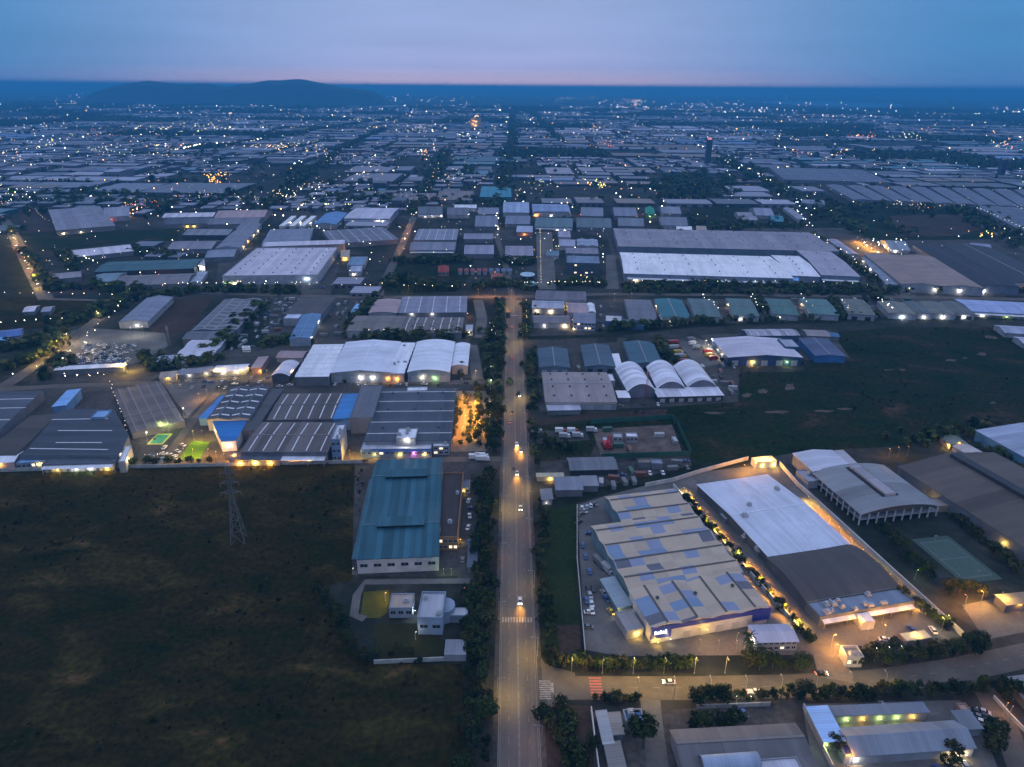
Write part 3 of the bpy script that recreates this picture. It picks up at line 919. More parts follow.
court((157, 433, 172, 434.5, 162, 445, 148, 444), 'floodlit green and yellow ball court beside the car park of the bowed-roof plant', (.03, .22, .12), (.42, .40, .05))
court((912, 540, 948, 535, 1000, 578, 965, 585), 'faded unlit green playing court on the dark lawn below the brown hall', (.04, .078, .066), (.03, .06, .05))

# roads: name, survey pixels, width, material, level
AV = chain([519.5, 900, 519.5, 767, 517, 600, 515.5, 450, 514, 345, 513.5, 300])
AVW = 13.6
ribbon('road', AV, AVW, ASPH, .06)
ribbon('road', chain([513, 302, 505, 262, 497, 238, 497, 214]), 7, ASPH2, .05)
SR = chain([512, 687.5, 600, 688, 700, 688, 800, 686, 880, 681, 950, 671, 1000, 661, 1080, 643])
ribbon('road', SR, 11.0, ASPH2, .055)
ribbon('road', chain([960, 672, 985, 690, 1003, 722, 1030, 790]), 8.5, ASPH2, .05)
sheet('road', [530, 640, 545, 664, 575, 673, 575, 679, 529, 679], ASPH, .052)
sheet('road', [530, 697, 575, 697, 560, 702, 543, 712, 537, 730, 530, 730], ASPH, .052)
ribbon('road', chain([300, 296, 377, 297, 470, 297, 514, 297, 610, 294, 760, 295, 900, 297, 1060, 300]), 10, ASPH2, .05)
ribbon('road', chain([130, 293, 215, 293, 300, 296]), 8, ASPH2, .046)
ribbon('road', chain([377, 298, 396, 258, 414, 217, 432, 180, 445, 152]), 10, ASPH, .05)
HW = chain([46, 299, 30, 268, 10, 228, -6, 205])
ribbon('road', HW, 14, ASPH, .05)
ribbon('road', chain([-30, 410, 0, 389, 45, 360, 90, 325, 129, 297, 150, 288]), 11, ASPH2, .05)
ribbon('road', chain([46, 299, 130, 301, 150, 293]), 7, ASPH2, .045)
R8 = chain([-20, 391, 60, 386, 150, 383, 225, 379.5, 340, 381, 440, 382, 508, 383])
ribbon('road', R8, 8, ASPH2, .05)
ribbon('road', chain([160, 466, 186, 430, 200, 413, 217, 393]), 5, ASPH2, .05)
ribbon('road', chain([360, 461, 440, 459.5, 506, 459]), 6, ASPH2, .05)
ribbon('road', chain([-60, 470, 120, 465.5, 360, 461]), 5, CONC2, .047)
ribbon('road', chain([472, 480, 468, 530, 466, 580]), 8, CONC2, .044)
ribbon('road', chain([470, 581, 365, 582, 357, 595, 354, 615, 365, 619]), 3.6, CONC, .044)
ribbon('road', chain([806, 234, 850, 262, 905, 298]), 12, ASPH2, .045)
ribbon('road', chain([950, 208, 1000, 236, 1050, 262]), 9, ASPH, .045)
ribbon('road', chain([650, 697, 652, 720, 662, 800]), 7, CONC, .044)
ribbon('road', chain([545, 622, 600, 640]), .1, CONC, .03)
ribbon('road', chain([566, 368, 572, 345, 570, 335]), 7, CONC2, .044)
ribbon('road', chain([612, 365, 620, 345, 622, 338]), 7, CONC2, .044)
ribbon('road', chain([498, 384, 494, 410]), 4, CONC2, .044)
ribbon('road', chain([472, 345, 478, 380]), 9, CONC, .044)
ribbon('road', chain([478, 300, 482, 318, 480, 338]), 10, CONC, .044)
ribbon('road', chain([340, 333, 358, 318, 378, 299]), 5, CONC2, .045)
ribbon('road', chain([262, 331, 300, 300]), 4, CONC2, .045)
COR = chain([678, 486, 752, 566, 830, 654])
ribbon('road', COR, 8, CONC, .046)
COR2 = chain([792, 486, 868, 560, 955, 638])
ribbon('road', COR2, 6, CONC, .046)
ribbon('road', chain([825, 640, 836, 680]), 12, CONC, .046)
# weedy drainage ditches
ribbon('ditch', chain([528, 338, 600, 336, 690, 326, 880, 319, 1040, 318]), 9, DITCH, .045)
ribbon('ditch', chain([540, 508, 600, 492, 690, 470, 745, 460]), 8, DITCH, .04)

# kerbs along the avenue (a real step) and the paint on it
for s in (-1, 1):
    for seg in ([AV[0], AV[1], AV[2]], [AV[2], AV[3], AV[4], AV[5]]):
        m = MB(); P = seg
        for a, b in zip(P, P[1:]):
            d = (b - a).normalized(); nr = Vector((-d.y, d.x, 0))
            if s < 0 and seg[0] is AV[0]:
                # leave the mouth of the side road open
                y0, y1 = SR[0].y - 9, SR[0].y + 9
                cuts = [(a.y, min(b.y, y0)), (max(a.y, y1), b.y)]
            else: cuts = [(a.y, b.y)]
            for c0, c1 in cuts:
                if c1 - c0 < 1: continue
                f0, f1 = (c0 - a.y) / (b.y - a.y), (c1 - a.y) / (b.y - a.y)
                p0, p1 = a.lerp(b, f0) + nr * s * (AVW / 2 + .15), a.lerp(b, f1) + nr * s * (AVW / 2 + .15)
                q = [p0 + nr * -.15, p1 + nr * -.15, p1 + nr * .15, p0 + nr * .15]
                q = [(v.x, v.y) for v in (q if s < 0 else q)]
                ar = sum(q[i][0] * q[(i + 1) % 4][1] - q[(i + 1) % 4][0] * q[i][1] for i in range(4))
                m.prism(q if ar > 0 else q[::-1], 0, .17)
        o = ob('kerb', m.mesh('kerb', KERB)); o['kind'] = 'structure'
for off, w_ in ((-.18, .12), (.18, .12)):
    ribbon('road_marking', AV, w_, PAINTD, .068, off=off)
for off in (-AVW / 2 + .5, AVW / 2 - .5):
    ribbon('road_marking', AV, .12, PAINTD, .068, off=off)
def dashes(P, off, L, gap, w_, z):
    V, Fc = [], []
    pts = along(P, int(sum((b - a).length for a, b in zip(P, P[1:])) / (L + gap)))
    for p, a in pts:
        d = Vector((math.cos(a), math.sin(a), 0)); nr = Vector((-d.y, d.x, 0)); i = len(V)
        V += [tuple(p + d * x + nr * (off + y)) for x, y in ((-L / 2, -w_ / 2), (L / 2, -w_ / 2), (L / 2, w_ / 2), (-L / 2, w_ / 2))]
        Fc.append((i, i + 1, i + 2, i + 3))
    me = bpy.data.meshes.new('road_marking'); me.from_pydata(V, [], Fc); me.materials.append(PAINTD); me.update()
    o = ob('road_marking', me, None, (0, 0, z + .0006 * LAY[0] + .012)); o['kind'] = 'structure'
dashes(AV, -3.4, 3, 6, .14, .07); dashes(AV, 3.4, 3, 6, .14, .07)
dashes(SR[1:], 0, 3, 5, .14, .066)
def zebra(u, v, w_, d_, n, mat, rot=0.0, z=.072):
    c = G(u, v); V, Fc = [], []
    for k in range(n):
        x = -w_ / 2 + w_ * (k + .5) / n; q = w_ / n * .28; i = len(V)
        for a, b in ((-q, -d_ / 2), (q, -d_ / 2), (q, d_ / 2), (-q, d_ / 2)):
            X, Y = x + a, b
            V.append((X * math.cos(rot) - Y * math.sin(rot), X * math.sin(rot) + Y * math.cos(rot), 0)); 
        Fc.append((i, i + 1, i + 2, i + 3))
    me = bpy.data.meshes.new('road_marking'); me.from_pydata(V, [], Fc); me.materials.append(mat); me.update()
    o = ob('road_marking', me, None, (c.x, c.y, z + .0006 * LAY[0] + .012)); o['kind'] = 'structure'
zebra(517, 620, 12.6, 3, 11, PAINT)
zebra(545, 690, 9, 4, 9, PAINT, PI / 2)
zebra(596, 687, 9.4, 4.5, 7, PAINTR, PI / 2)
zebra(513.8, 315.5, 13, 2.2, 1, PAINT)
zebra(552, 688, 8.5, 1.1, 1, PAINT, PI / 2)

# pavement strips
for s in (-1, 1): ribbon('pavement', AV, 1.6, CONC2, .05, off=s * (AVW / 2 + 1.2))
# water on the far plain, and hills
sheet('lake', [744, 101.5, 800, 100.6, 900, 103.4, 905, 106.4, 860, 107.6, 790, 104.6], mat_plain('still_water', (.02, .03, .04), .06), 1.0)
sheet('lake', [392, 111, 428, 108.8, 432, 109.8, 398, 113], mat_plain('still_water', (.02, .03, .04), .06), 1.0)
def hills(name, d0, d1, prof, x0, x1, seed):
    nx, ny = 90, 14; V, Fc = [], []; r = random.Random(seed); ph = [r.uniform(0, 6) for _ in range(5)]
    for j in range(ny + 1):
        y = d0 + (d1 - d0) * j / ny; e = math.sin(PI * (j / ny) ** .45) ** 1.1 if j else 0
        for i in range(nx + 1):
            x = x0 + (x1 - x0) * i / nx
            b = np.interp(x, [p[0] for p in prof], [p[1] for p in prof])
            w = .97 + .03 * math.sin(x / 230 + ph[0] + y / 500) + .02 * math.sin(x / 97 + ph[1]) + .012 * math.sin(x / 53 + ph[2] - y / 180)
            V.append((x, y, max(-.5, b * e * w - .5)))
    for j in range(ny):
        for i in range(nx):
            k = j * (nx + 1) + i; Fc.append((k, k + 1, k + nx + 2, k + nx + 1))
    me = bpy.data.meshes.new(name); me.from_pydata(V, [], Fc); me.materials.append(mat_ground('wooded_hill', [(.03, .06, .07), (.05, .085, .09)], .006)); me.update()  # woodland colour with the blue of distant haze painted in
    o = ob(name, me); o['kind'] = 'structure'
dh = 8800.0
def hx(u): return (u - 511) / F * (dh + 100) * 1.05
def hz(v): return max(0, 200 + (87.5 - v) / F * (dh + 100) * .64)
hills('hills', dh - 340, dh + 1000, [(hx(140), 0), (hx(152), hz(94)), (hx(164), hz(88)), (hx(178), hz(83.6)), (hx(194), hz(82)), (hx(208), hz(83)), (hx(226), hz(85)), (hx(243), hz(83.6)), (hx(266), hz(86)), (hx(286), hz(82.4)), (hx(302), hz(79)), (hx(318), hz(78)), (hx(332), hz(79)), (hx(346), hz(82.4)), (hx(366), hz(87.5)), (hx(388), hz(92)), (hx(402), 0)], hx(137), hx(406), 4)
B = building
# ================================================================ near, grass-field side of the avenue
t = B('factory', 'big teal roofed factory with two dark ridge vents at the field edge', 'factory', 11, 'gx', (372, 459, 446, 459, 433, 558, 364, 557), TEAL, WHITE, n=2, rise=2.6, sky=0, monitor=2, win=(1, 6), contrast=.26, panel=2.5)
m = MB(); m.slab([(-2.2, -t['d'] * .47, 5.9), (0, -t['d'] * .47, 6.6), (0, t['d'] * .3, 6.6), (-2.2, t['d'] * .3, 5.9)], .25)
ob('side_canopy', m.mesh('side_canopy', mat_roof(TEAL, 'y')), t['root'], (-t['w'] / 2 - .5, 0, 0))
m = MB(); m.box(-t['w'] * .42, t['w'] * .42, -.35, -.1, 6.4, 7.5); ob('fascia', m.mesh('fascia', wallm(WHITE)), t['root'], (0, -t['d'] / 2, 0))
B('office_building', 'long dark flat roofed annex with an orange parapet beside the teal factory', 'office', 9, 'f', (442, 474, 464, 474, 457, 539, 434, 539), (.05, .042, .04), (.40, .22, .10), units=4, win=(2, 5, .2), parapet=1.2, floods=[('r', .1, 'y', 500, 3)])
B('carport', 'small blue grey carport roof beside the annex of the teal factory', 'carport', 3, 'my', (469, 544, 477, 544, 476, 567, 468, 567), SLATE, PALE)
B('gatehouse', 'tiny lit gatehouse near the avenue above the brown annex', 'gatehouse', 3, 'f', (459, 481, 470, 481, 470, 489, 459, 489), GREY, PALE, win=(1, 2, .5), floods=[('f', .5, 'y', 250, 2.6)])
B('substation', 'low pale cube of the fenced substation beside the lit yellow lawn', 'substation', 4.5, 'f', (391, 594, 414, 595, 413, 609, 390, 609), TAN, (.36, .42, .5), win=(1, 3), units=1, floods=[('r', .05, 'c', 700, 3.4)])
sb = B('substation', 'tall pale blue substation block with a rounded corner bay', 'substation', 10.5, 'f', (421, 592, 445, 595, 443, 620, 419, 619), PALE, (.34, .44, .58), win=(1, 2), units=2, parapet=1.1)
m = MB(); m.prism([(0, -4.6), (2.0, -4), (3.6, -2.3), (4.1, 0), (3.6, 2.3), (2, 4), (0, 4.6)], 0, 5.8); ob('curved_bay', m.mesh('curved_bay', wallm((.34, .44, .58))), sb['root'], (sb['w'] / 2, 3, 0))
B('canopy', 'flat concrete canopy between the tall substation block and the avenue trees', 'canopy', 3.4, 'f', (448, 608, 468, 608, 468, 616, 447, 616), PALE, (.3, .36, .45), parapet=.3)
B('canopy', 'pale concrete slab in the bottom corner of the substation plot', 'canopy', 3, 'f', (446, 640, 467, 640, 466, 655, 444, 655), GREY, PALE, parapet=.25)
# ---- the big plant above the field
poly_building('factory', 'wide dark slate factory hall with stepped roof edge, beside the diagonal lane', 'factory', 9, (62, 409, 114, 410, 129, 436, 119, 456, 20, 456), (.052, .060, .078), GREY, ribs=[(58, 431, 112, 431), (52, 420, 108, 419), (56, 443, 102, 443), (30, 449, 108, 450)])
poly_building('factory', 'dark slate factory hall cut by the picture edge, beyond a dark gutter', 'factory', 9, (-40, 392, 43, 391, 0, 430, -30, 456, -90, 456), (.068, .08, .102), GREY, ribs=[(-20, 409, 26, 408), (-30, 421, 10, 420), (-10, 400, 34, 399)])
poly_building('factory', 'brownish flat roof strip between the two dark slate halls', 'factory', 8, (30, 416, 60, 413, 16, 455, -20, 456), (.062, .053, .05), GREY)
B('shed', 'long bright blue roofed shed behind the dark slate hall', 'shed', 9, 'my', (70, 390, 78, 390, 68, 406, 51, 406), LBLUE, LBLUE)
B('shed', 'short bright blue roofed shed at the rear corner of the dark slate hall', 'shed', 10.5, 'fx', (98, 411, 111, 411, 105, 418, 91, 418), (.26, .42, .68), LBLUE)
B('shed', 'white roofed shed at the picture edge in front of the slate halls', 'shed', 6, 'gx', (-14, 453, 20, 453, 14, 463, -20, 463), WHITE, PALE, floods=[('f', .6, 'o', 1500), ('f', .2, 'o', 1200)])
B('office_building', 'low blue fronted office along the foot of the slate hall', 'office', 5, 'fx', (22, 456, 47, 456, 46, 463, 19, 463), LBLUE, (.25, .35, .5), win=(1, 6, .3), floods=[('f', .8, 'y', 900)])
B('loading_dock', 'dock full of pale parked lorries along the front of the slate hall', 'loading dock', 6.5, 'fx', (48, 456, 118, 456, 117, 464, 47, 464), SLATE, GREY, doors=12, awning=(3, 5), floods=[('f', .45, 'w', 2200, 4), ('f', .65, 'w', 2200, 4), ('f', .88, 'y', 3200, 4), ('f', .2, 'y', 2400, 4)])
B('office_building', 'narrow white wall block lit from above at the corner of the slate hall', 'office', 9, 'fx', (125, 447, 132, 446, 125, 461, 118, 464), WHITE, (.62, .56, .5), floods=[('r', .3, 'a', 1500, 8), ('l', .6, 'a', 900, 9)])
m_yard = B('storage_yard', 'low brown roofed storage market with pale aisles next to the slate hall', 'storage shed', 4, 'gy', (115, 388, 160, 384, 184, 417, 131, 439), BROWN, GREY, n=5, rise=.4, contrast=.22, over=.1, panel=3)
B('factory', 'dark roofed hall above a bright blue entrance roof', 'factory', 11, 'gy', (231, 388, 270, 387, 249, 419, 208, 419), (.06, .066, .085), PALE, n=2, rise=1.2, sky=5, contrast=.2)
eh = poly_building('entrance_hall', 'wedge shaped bright blue roof of the plant entrance over a white front', 'entrance hall', 9, (212, 421, 248, 420, 236, 441, 221, 442), (.03, .16, .42), (.72, .72, .76))
for (u_, v_) in ((215, 430), (219, 438), (228, 446)):
    p_ = G(u_, v_, 4.5); flood(eh['root'], p_ - Vector((eh['c'].x, eh['c'].y, 0)), 'c', 500, 350)
B('shed', 'bright blue lean-to roof along the lane beside the entrance hall', 'shed', 7, 'my', (222, 396, 228, 396, 209, 419, 198, 418), (.05, .2, .48), LBLUE)
B('factory', 'narrow dark lean-to hall between the blue entrance and the white striped hall', 'factory', 9, 'my', (270, 388, 283, 391, 253, 432, 243, 430), (.07, .07, .08), GREY)
B('factory', 'brown roofed hall with white skylight stripes and a dark cross gutter', 'factory', 9.5, 'gx', (284, 393, 345, 394, 338, 420, 268, 419), (.10, .088, .088), GREY, n=1, rise=1.0, sky=6, contrast=.25)
B('factory', 'brown roofed front hall with white skylight stripes above the orange lit dock', 'factory', 9.5, 'gx', (266, 422, 338, 423, 331, 452, 237, 452), (.115, .10, .10), GREY, n=1, rise=1.0, sky=6, contrast=.25, floods=[('f', .62, 'o', 6500, 4), ('f', .8, 'o', 6500, 4), ('f', .45, 'y', 5000, 4), ('f', .3, 'o', 5000, 4), ('f', .1, 'a', 3000, 4)], awning=(4, 5))
B('loading_dock', 'low slate dock roof in front of the white striped hall', 'loading dock', 6, 'mx', (235, 453, 283, 453, 280, 459, 228, 459), SLATE, GREY, floods=[('f', .2, 'o', 4500, 3), ('f', .5, 'y', 3500, 3), ('f', .8, 'o', 3500, 3)])
B('shed', 'bright blue roof strip between the striped hall and the tall slate block', 'shed', 11, 'my', (344, 395, 359, 394, 350, 419, 333, 419), (.05, .19, .44), LBLUE)
B('factory', 'tall plain slate roofed block standing over the bright blue strip', 'factory', 15, 'fx', (361, 387, 383, 385, 372, 418, 350, 418), (.12, .125, .15), (.22, .25, .32), parapet=.4)
tw = B('tower', 'slim blue and white stair tower at the front of the striped hall', 'tower', 19, 'f', (337, 425, 346, 425, 340, 441, 331, 441), WHITE, (.28, .36, .55), units=3, win=(3, 2), parapet=1.2)
B('factory', 'large dark blue grey roof with wavy pale lines and a column of vents', 'factory', 11, 'gx', (382, 390, 457, 387, 450, 440, 365, 441), (.062, .073, .095), PALE, n=5, rise=.7, sky=0, vents=10, contrast=.2, capc=(.75, .75, .78))
B('plant_room', 'white box plant room on the front edge of the dark blue grey roof', 'plant room', 14, 'f', (399, 429, 418, 429, 416, 439, 396, 439), WHITE, PALE, units=3, floods=[('f', .55, 'w', 1500, 14)])
B('office_building', 'long blue and white banded office below the dark blue grey roof', 'office', 7, 'fx', (363, 442, 432, 442, 432, 450, 361, 450), PALE, (.16, .26, .5), win=(1, 12, .25), fascia=((.05, .14, .45), 5.2, 6.6), floods=[('f', .2, 'y', 1100, 4), ('f', .55, 'y', 1400, 4), ('f', .75, 'p', 1500, 5), ('f', .9, 'y', 1200, 4)])
B('office_building', 'white roofed office corner beside the sodium lit car park', 'office', 7.5, 'f', (434, 439, 450, 439, 449, 447, 433, 447), WHITE, PALE, units=2, win=(2, 3, .3))
B('shed', 'row of low roofs at the top edge of the dark blue grey hall', 'shed', 12, 'fx', (408, 388, 428, 387, 427, 391, 406, 392), WHITE, PALE)
# ---- white roofed plant beyond the lane
B('factory', 'white ribbed roof hall, slanted end piece of the white roofed plant', 'factory', 10, 'gx', (315, 344, 343, 345, 329, 376, 295, 377), WHITE, GREY, n=7, rise=.7, contrast=.08)
B('factory', 'widest white roofed hall with one pale ridge, middle of the white plant', 'factory', 11, 'gy', (346, 342, 401, 342, 390, 372, 331, 373), (.58, .60, .68), PALE, n=1, rise=2, vents=0, contrast=.06, floods=[('f', .5, 'w', 1500, 6), ('f', .7, 'w', 1500, 6), ('f', .95, 'o', 1200, 5)], doors=4)
B('factory', 'narrow white sawtooth roof between the two big white halls', 'factory', 10, 'sx', (401, 344, 416, 344, 403, 373, 390, 373), WHITE, PALE, n=7, rise=1.6, units=4, floods=[('f', .5, 'o', 1500, 4)])
B('factory', 'white curved roof hall above a strip of lime lit grass', 'factory', 11, 'ay', (417, 342, 455, 342, 449, 372, 408, 372), (.64, .66, .73), (.3, .4, .55), rise=2.2, contrast=.05, floods=[('f', .35, 'a', 1400, 6), ('f', .65, 'g', 900, 5)], doors=3)
B('factory', 'small white end hall beside the access road of the white plant', 'factory', 9.5, 'ay', (455, 344, 470, 344, 467, 366, 452, 366), (.64, .66, .73), PALE, rise=1.2, contrast=.05)
B('shed', 'pale pink low curved roof behind the white ribbed hall', 'shed', 6, 'ax', (283, 352, 309, 350, 303, 357, 274, 358), PINK, PALE, rise=1.2)
B('shed', 'small white barrel roof with striped ribs left of the white ribbed hall', 'shed', 8, 'ay', (283, 362, 298, 363, 289, 376, 272, 375), LILAC, SLATE, rise=2, contrast=.2)
B('shed', 'pinkish roofed shed with a lit corner on the plant lane', 'shed', 7, 'my', (259, 357, 268, 357, 261, 368, 251, 368), PINK, (.3, .2, .22), floods=[('f', .9, 'o', 1400, 4)])
B('shed', 'long white canopy roof over a row of parked vehicles on the lane', 'shed', 5, 'gx', (216, 366, 249, 364, 246, 371, 215, 371), WHITE, PALE, floods=[('f', .3, 'a', 1200), ('f', .7, 'a', 1200), ('r', .5, 'y', 900)])
B('shed', 'low lit canopy beside the yellow floodlit forecourt', 'shed', 4, 'mx', (161, 373, 177, 372, 176, 377, 160, 378), TAN, PALE, floods=[('r', .5, 'y', 1500, 4), ('f', .5, 'y', 900, 4)])
B('shed', 'plain long canopy row between the white canopy and the lit forecourt', 'shed', 4, 'mx', (179, 371, 213, 367, 213, 371, 179, 375), GREY, GREY, floods=[('b', .5, 'y', 1500, 4), ('f', .8, 'a', 900, 3), ('f', .3, 'w', 600, 3)])
# ---- behind the white plant
B('factory', 'pink roofed hall with one white edge behind the twin brown halls', 'factory', 9, 'ay', (377, 300, 402, 300, 397, 313, 368, 313), PINK, PALE, rise=1.2)
B('factory', 'blue grey roofed hall with a long dark slot, beside the pink hall', 'factory', 9, 'gx', (403, 297, 467, 296, 466, 312, 398, 313), (.20, .21, .27), GREY, n=2, rise=1.2, sky=5, floods=[('f', .2, 'w', 900), ('f', .5, 'w', 900), ('r', .1, 'o', 2200, 5)])
B('factory', 'plain brown roofed hall, wider of the pair behind the roof hedge', 'factory', 9, 'gx', (358, 316, 405, 316, 401, 331, 345, 331), (.155, .14, .135), PALE, rise=1.5)
B('factory', 'brown roofed hall with pale skylight dashes joined to the plain brown hall', 'factory', 9, 'gx', (406, 317, 464, 318, 461, 333, 401, 332), (.135, .118, .115), GREY, rise=1.5, sky=7, vents=6)
B('shed', 'narrow blue and white lean-to beside the pink hall', 'shed', 6, 'my', (356, 305, 364, 303, 354, 316, 345, 320), LBLUE, PALE)
B('office_building', 'small grey office beside the trees of the avenue', 'office', 6, 'f', (466, 325, 473, 325, 473, 331, 465, 331), PALE, PALE, win=(1, 2, .4), floods=[('f', .5, 'a', 900)])
B('factory', 'dark brown flat roof joined behind a blue roofed hall', 'factory', 9, 'fx', (301, 297, 336, 298, 321, 314, 286, 314), (.09, .08, .085), GREY, parapet=.4)
B('factory', 'blue roofed hall with white lamps along its sloping end wall', 'factory', 9.5, 'gy', (303, 315, 321, 314, 310, 338, 289, 339), (.10, .19, .32), (.35, .42, .55), rise=1.2, floods=[('r', .75, 'w', 1800, 8), ('r', .1, 'w', 1500, 8), ('l', .1, 'y', 1200, 5)])
B('shed', 'bright pale rooflet set against the dark brown flat roof', 'shed', 9, 'fx', (287, 315, 303, 314, 299, 319, 283, 319), (.45, .5, .62), PALE)
B('factory', 'long grey factory roof carrying two columns of dark solar panels', 'factory', 9, 'gy', (227, 299, 261, 300, 238, 330, 191, 330), (.19, .19, .22), GREY, n=2, rise=1.2, sky=9, skym=mat_plain('solar_panel', (.018, .022, .035), .35))
B('factory', 'slate cross wing in front of the solar panel roof', 'factory', 8, 'gx', (190, 331, 238, 331, 224, 338, 184, 340), (.12, .13, .155), PINK)
B('factory', 'white roofed front wing below the slate cross wing', 'factory', 7, 'gx', (191, 342, 229, 337, 212, 356, 176, 356), (.50, .50, .58), (.28, .3, .38), n=2, rise=1)
B('shed', 'cluster shed with pale blue roof near the white front wing', 'shed', 5, 'gx', (160, 356, 175, 355, 172, 363, 157, 364), (.3, .33, .42), PALE)
B('shed', 'small pale flat roof beside the pale blue cluster shed', 'shed', 5, 'f', (178, 358, 190, 357, 187, 363, 176, 363), WHITE, PALE)
B('warehouse', 'lone slate blue warehouse lying aslant between dark fields', 'warehouse', 8, 'gy', (149, 297, 170, 298, 145, 326, 123, 318), (.18, .20, .26), (.4, .42, .48), rise=2, floods=[('f', .6, 'w', 900, 4)])
B('shed', 'blue roofed roadside shed at the picture edge by the junction', 'shed', 6, 'gx', (-6, 331, 22, 329, 21, 336, -8, 338), (.07, .14, .34), PALE, floods=[('f', .4, 'c', 300)])
B('shed', 'pale roofed shed below the blue roadside shed', 'shed', 6, 'gx', (-10, 338, 9, 337, 8, 345, -12, 346), LBLUE, BLUE)
B('shed', 'pale roofed low barn in the brown field beside the highway, whiter of the pair', 'barn', 5, 'gx', (29, 306, 39, 306, 34, 311, 23, 312), LILAC, GREY)
B('shed', 'dull roofed low barn in the brown field beside the highway', 'barn', 5, 'gx', (46, 307, 55, 306, 50, 311, 41, 312), (.24, .26, .33), GREY)
B('canopy', 'long white strip roof along the lower edge of the floodlit wreck yard', 'canopy', 4.5, 'mx', (57, 367, 124, 364, 124, 366.5, 55, 370), WHITE, GREY, floods=[('b', .1, 'a', 1500, 4), ('b', .5, 'w', 1200, 4)])
# ================================================================ mid distance, hill side of the avenue
B('factory', 'huge lilac roofed factory dotted with dark vents and a parapet at the back', 'factory', 13, 'fx', (255, 248, 340, 248, 316, 274, 223, 278), (.50, .47, .54), (.42, .46, .55), vents=36, parapet=1.0, doors=5, contrast=.16, floods=[('f', .88, 'c', 3500, 9), ('f', .05, 'g', 2600, 3), ('f', .12, 'a', 2600, 3)])
B('plant_room', 'raised lilac strip along the back parapet of the huge lilac factory', 'plant room', 15, 'fx', (264, 243, 347, 239, 343, 244, 262, 247), LILAC, PINK, parapet=.3)
B('office_building', 'sodium lit domed gate building beside the huge lilac factory', 'office', 7, 'ax', (342, 250, 350, 250, 349, 257, 341, 257), TAN, (.5, .42, .3), rise=2, floods=[('f', .5, 'y', 4500, 5), ('b', .7, 'y', 3500, 6)])
B('office_building', 'blue flat roofed office near the sodium lit gate building', 'office', 7, 'fx', (351, 257, 368, 257, 364, 265, 347, 266), (.16, .25, .36), PALE, floods=[('b', .7, 'a', 1800, 6)])
B('office_building', 'pale block below the blue flat roofed office', 'office', 6, 'fx', (351, 266, 363, 266, 361, 272, 349, 272), (.34, .38, .48), PALE, floods=[('f', .4, 'w', 1200, 3)])
B('factory', 'slate blue roofed complex behind the lilac factory', 'factory', 10, 'gx', (272, 227, 312, 231, 309, 244, 262, 245), (.19, .21, .28), GREY, n=2, rise=1)
B('factory', 'grey sheds joined in one long roof below the white pavilion factory', 'factory', 9, 'gx', (312, 230, 392, 228, 390, 240, 342, 243), (.14, .15, .19), GREY, n=2, rise=1, sky=6)
B('factory', 'white pavilion factory with a low gable front and lit office band', 'factory', 13, 'gx', (358, 208, 398, 208, 391, 218, 342, 219), (.46, .45, .54), (.25, .3, .42), rise=2, fascia=((.5, .55, .7), 8, 10), win=(1, 8, .5), floods=[('f', .75, 'w', 1500, 9), ('f', .85, 'w', 1500, 9)])
B('factory', 'vivid blue roof leaning against the white pavilion factory', 'factory', 9, 'gy', (328, 213, 346, 213, 337, 225, 312, 224), (.10, .22, .42), PALE, floods=[('b', .3, 'w', 2500, 8)])
for i, (a, b, lab) in enumerate([(292, 286, 'third'), (302, 296, 'second'), (312, 306, 'first')]):
    B('canopy', 'bright white parking canopy stripe beside the vivid blue roof, %s counted from it' % lab, 'canopy', 4, 'mx', (a, 218.5, a + 4.5, 218.5, b - 2, 226, b - 7, 226), (.7, .7, .7), WHITE, floods=[('r', .5, 'w', 1600, 3.4)])
B('shed', 'pale strip shed, farthest of the grey rows beside the lilac factory', 'shed', 8, 'gx', (170, 213, 217, 213, 213, 217, 163, 217), LILAC, PINK)
B('shed', 'pinkish long roof beyond the grey rows, touching the pale strip shed', 'shed', 10, 'gx', (224, 210.5, 271, 210.5, 263, 218, 216, 217), PINK, PINK)
B('shed', 'grey roof second in the rows, with lit yard before it', 'shed', 8, 'gx', (171, 218, 214, 218, 209, 224, 165, 224), SLATE, GREY, floods=[('f', .5, 'y', 2500, 4), ('f', .65, 'y', 2500, 4)])
B('shed', 'slate roof beside the lit yard in the grey rows', 'shed', 9, 'gx', (215, 218, 264, 218, 257, 224, 209, 224), (.15, .15, .19), GREY)
B('shed', 'lilac grey roof over a dark recessed front in the grey rows', 'shed', 9, 'gx', (196, 229, 237, 229, 229, 235, 181, 235), GREY, DARK)
B('factory', 'broad slate roof lying along the lit lane beside the lilac factory', 'factory', 10, 'gy', (240, 224, 262, 224, 238, 248, 217, 248), (.17, .18, .23), PALE, floods=[('r', .8, 'a', 2500, 5), ('r', .6, 'a', 2500, 5), ('r', .35, 'o', 3500, 5), ('r', .15, 'a', 2500, 5)])
B('shed', 'grey roof behind the dark trees, lowest of the grey rows', 'shed', 8, 'gx', (183, 241, 220, 241, 213, 249, 165, 249), (.2, .2, .24), GREY)
B('shed', 'bluish low roof joined below the broad slate roof', 'shed', 8, 'gx', (212, 249.5, 239, 249.5, 233, 257, 206, 257), (.2, .23, .3), GREY)
B('factory', 'long deep teal roofed factory with a dark front wall', 'factory', 10, 'gx', (110, 261, 199, 260, 195, 270, 97, 270), (.045, .11, .13), (.03, .05, .06), rise=1.5)
B('factory', 'pale teal roofed factory in front of the deep teal roof', 'factory', 8, 'gx', (104, 273, 127, 273, 113, 282, 94, 281), (.17, .25, .30), PALE, floods=[('f', .4, 'g', 1500, 4)])
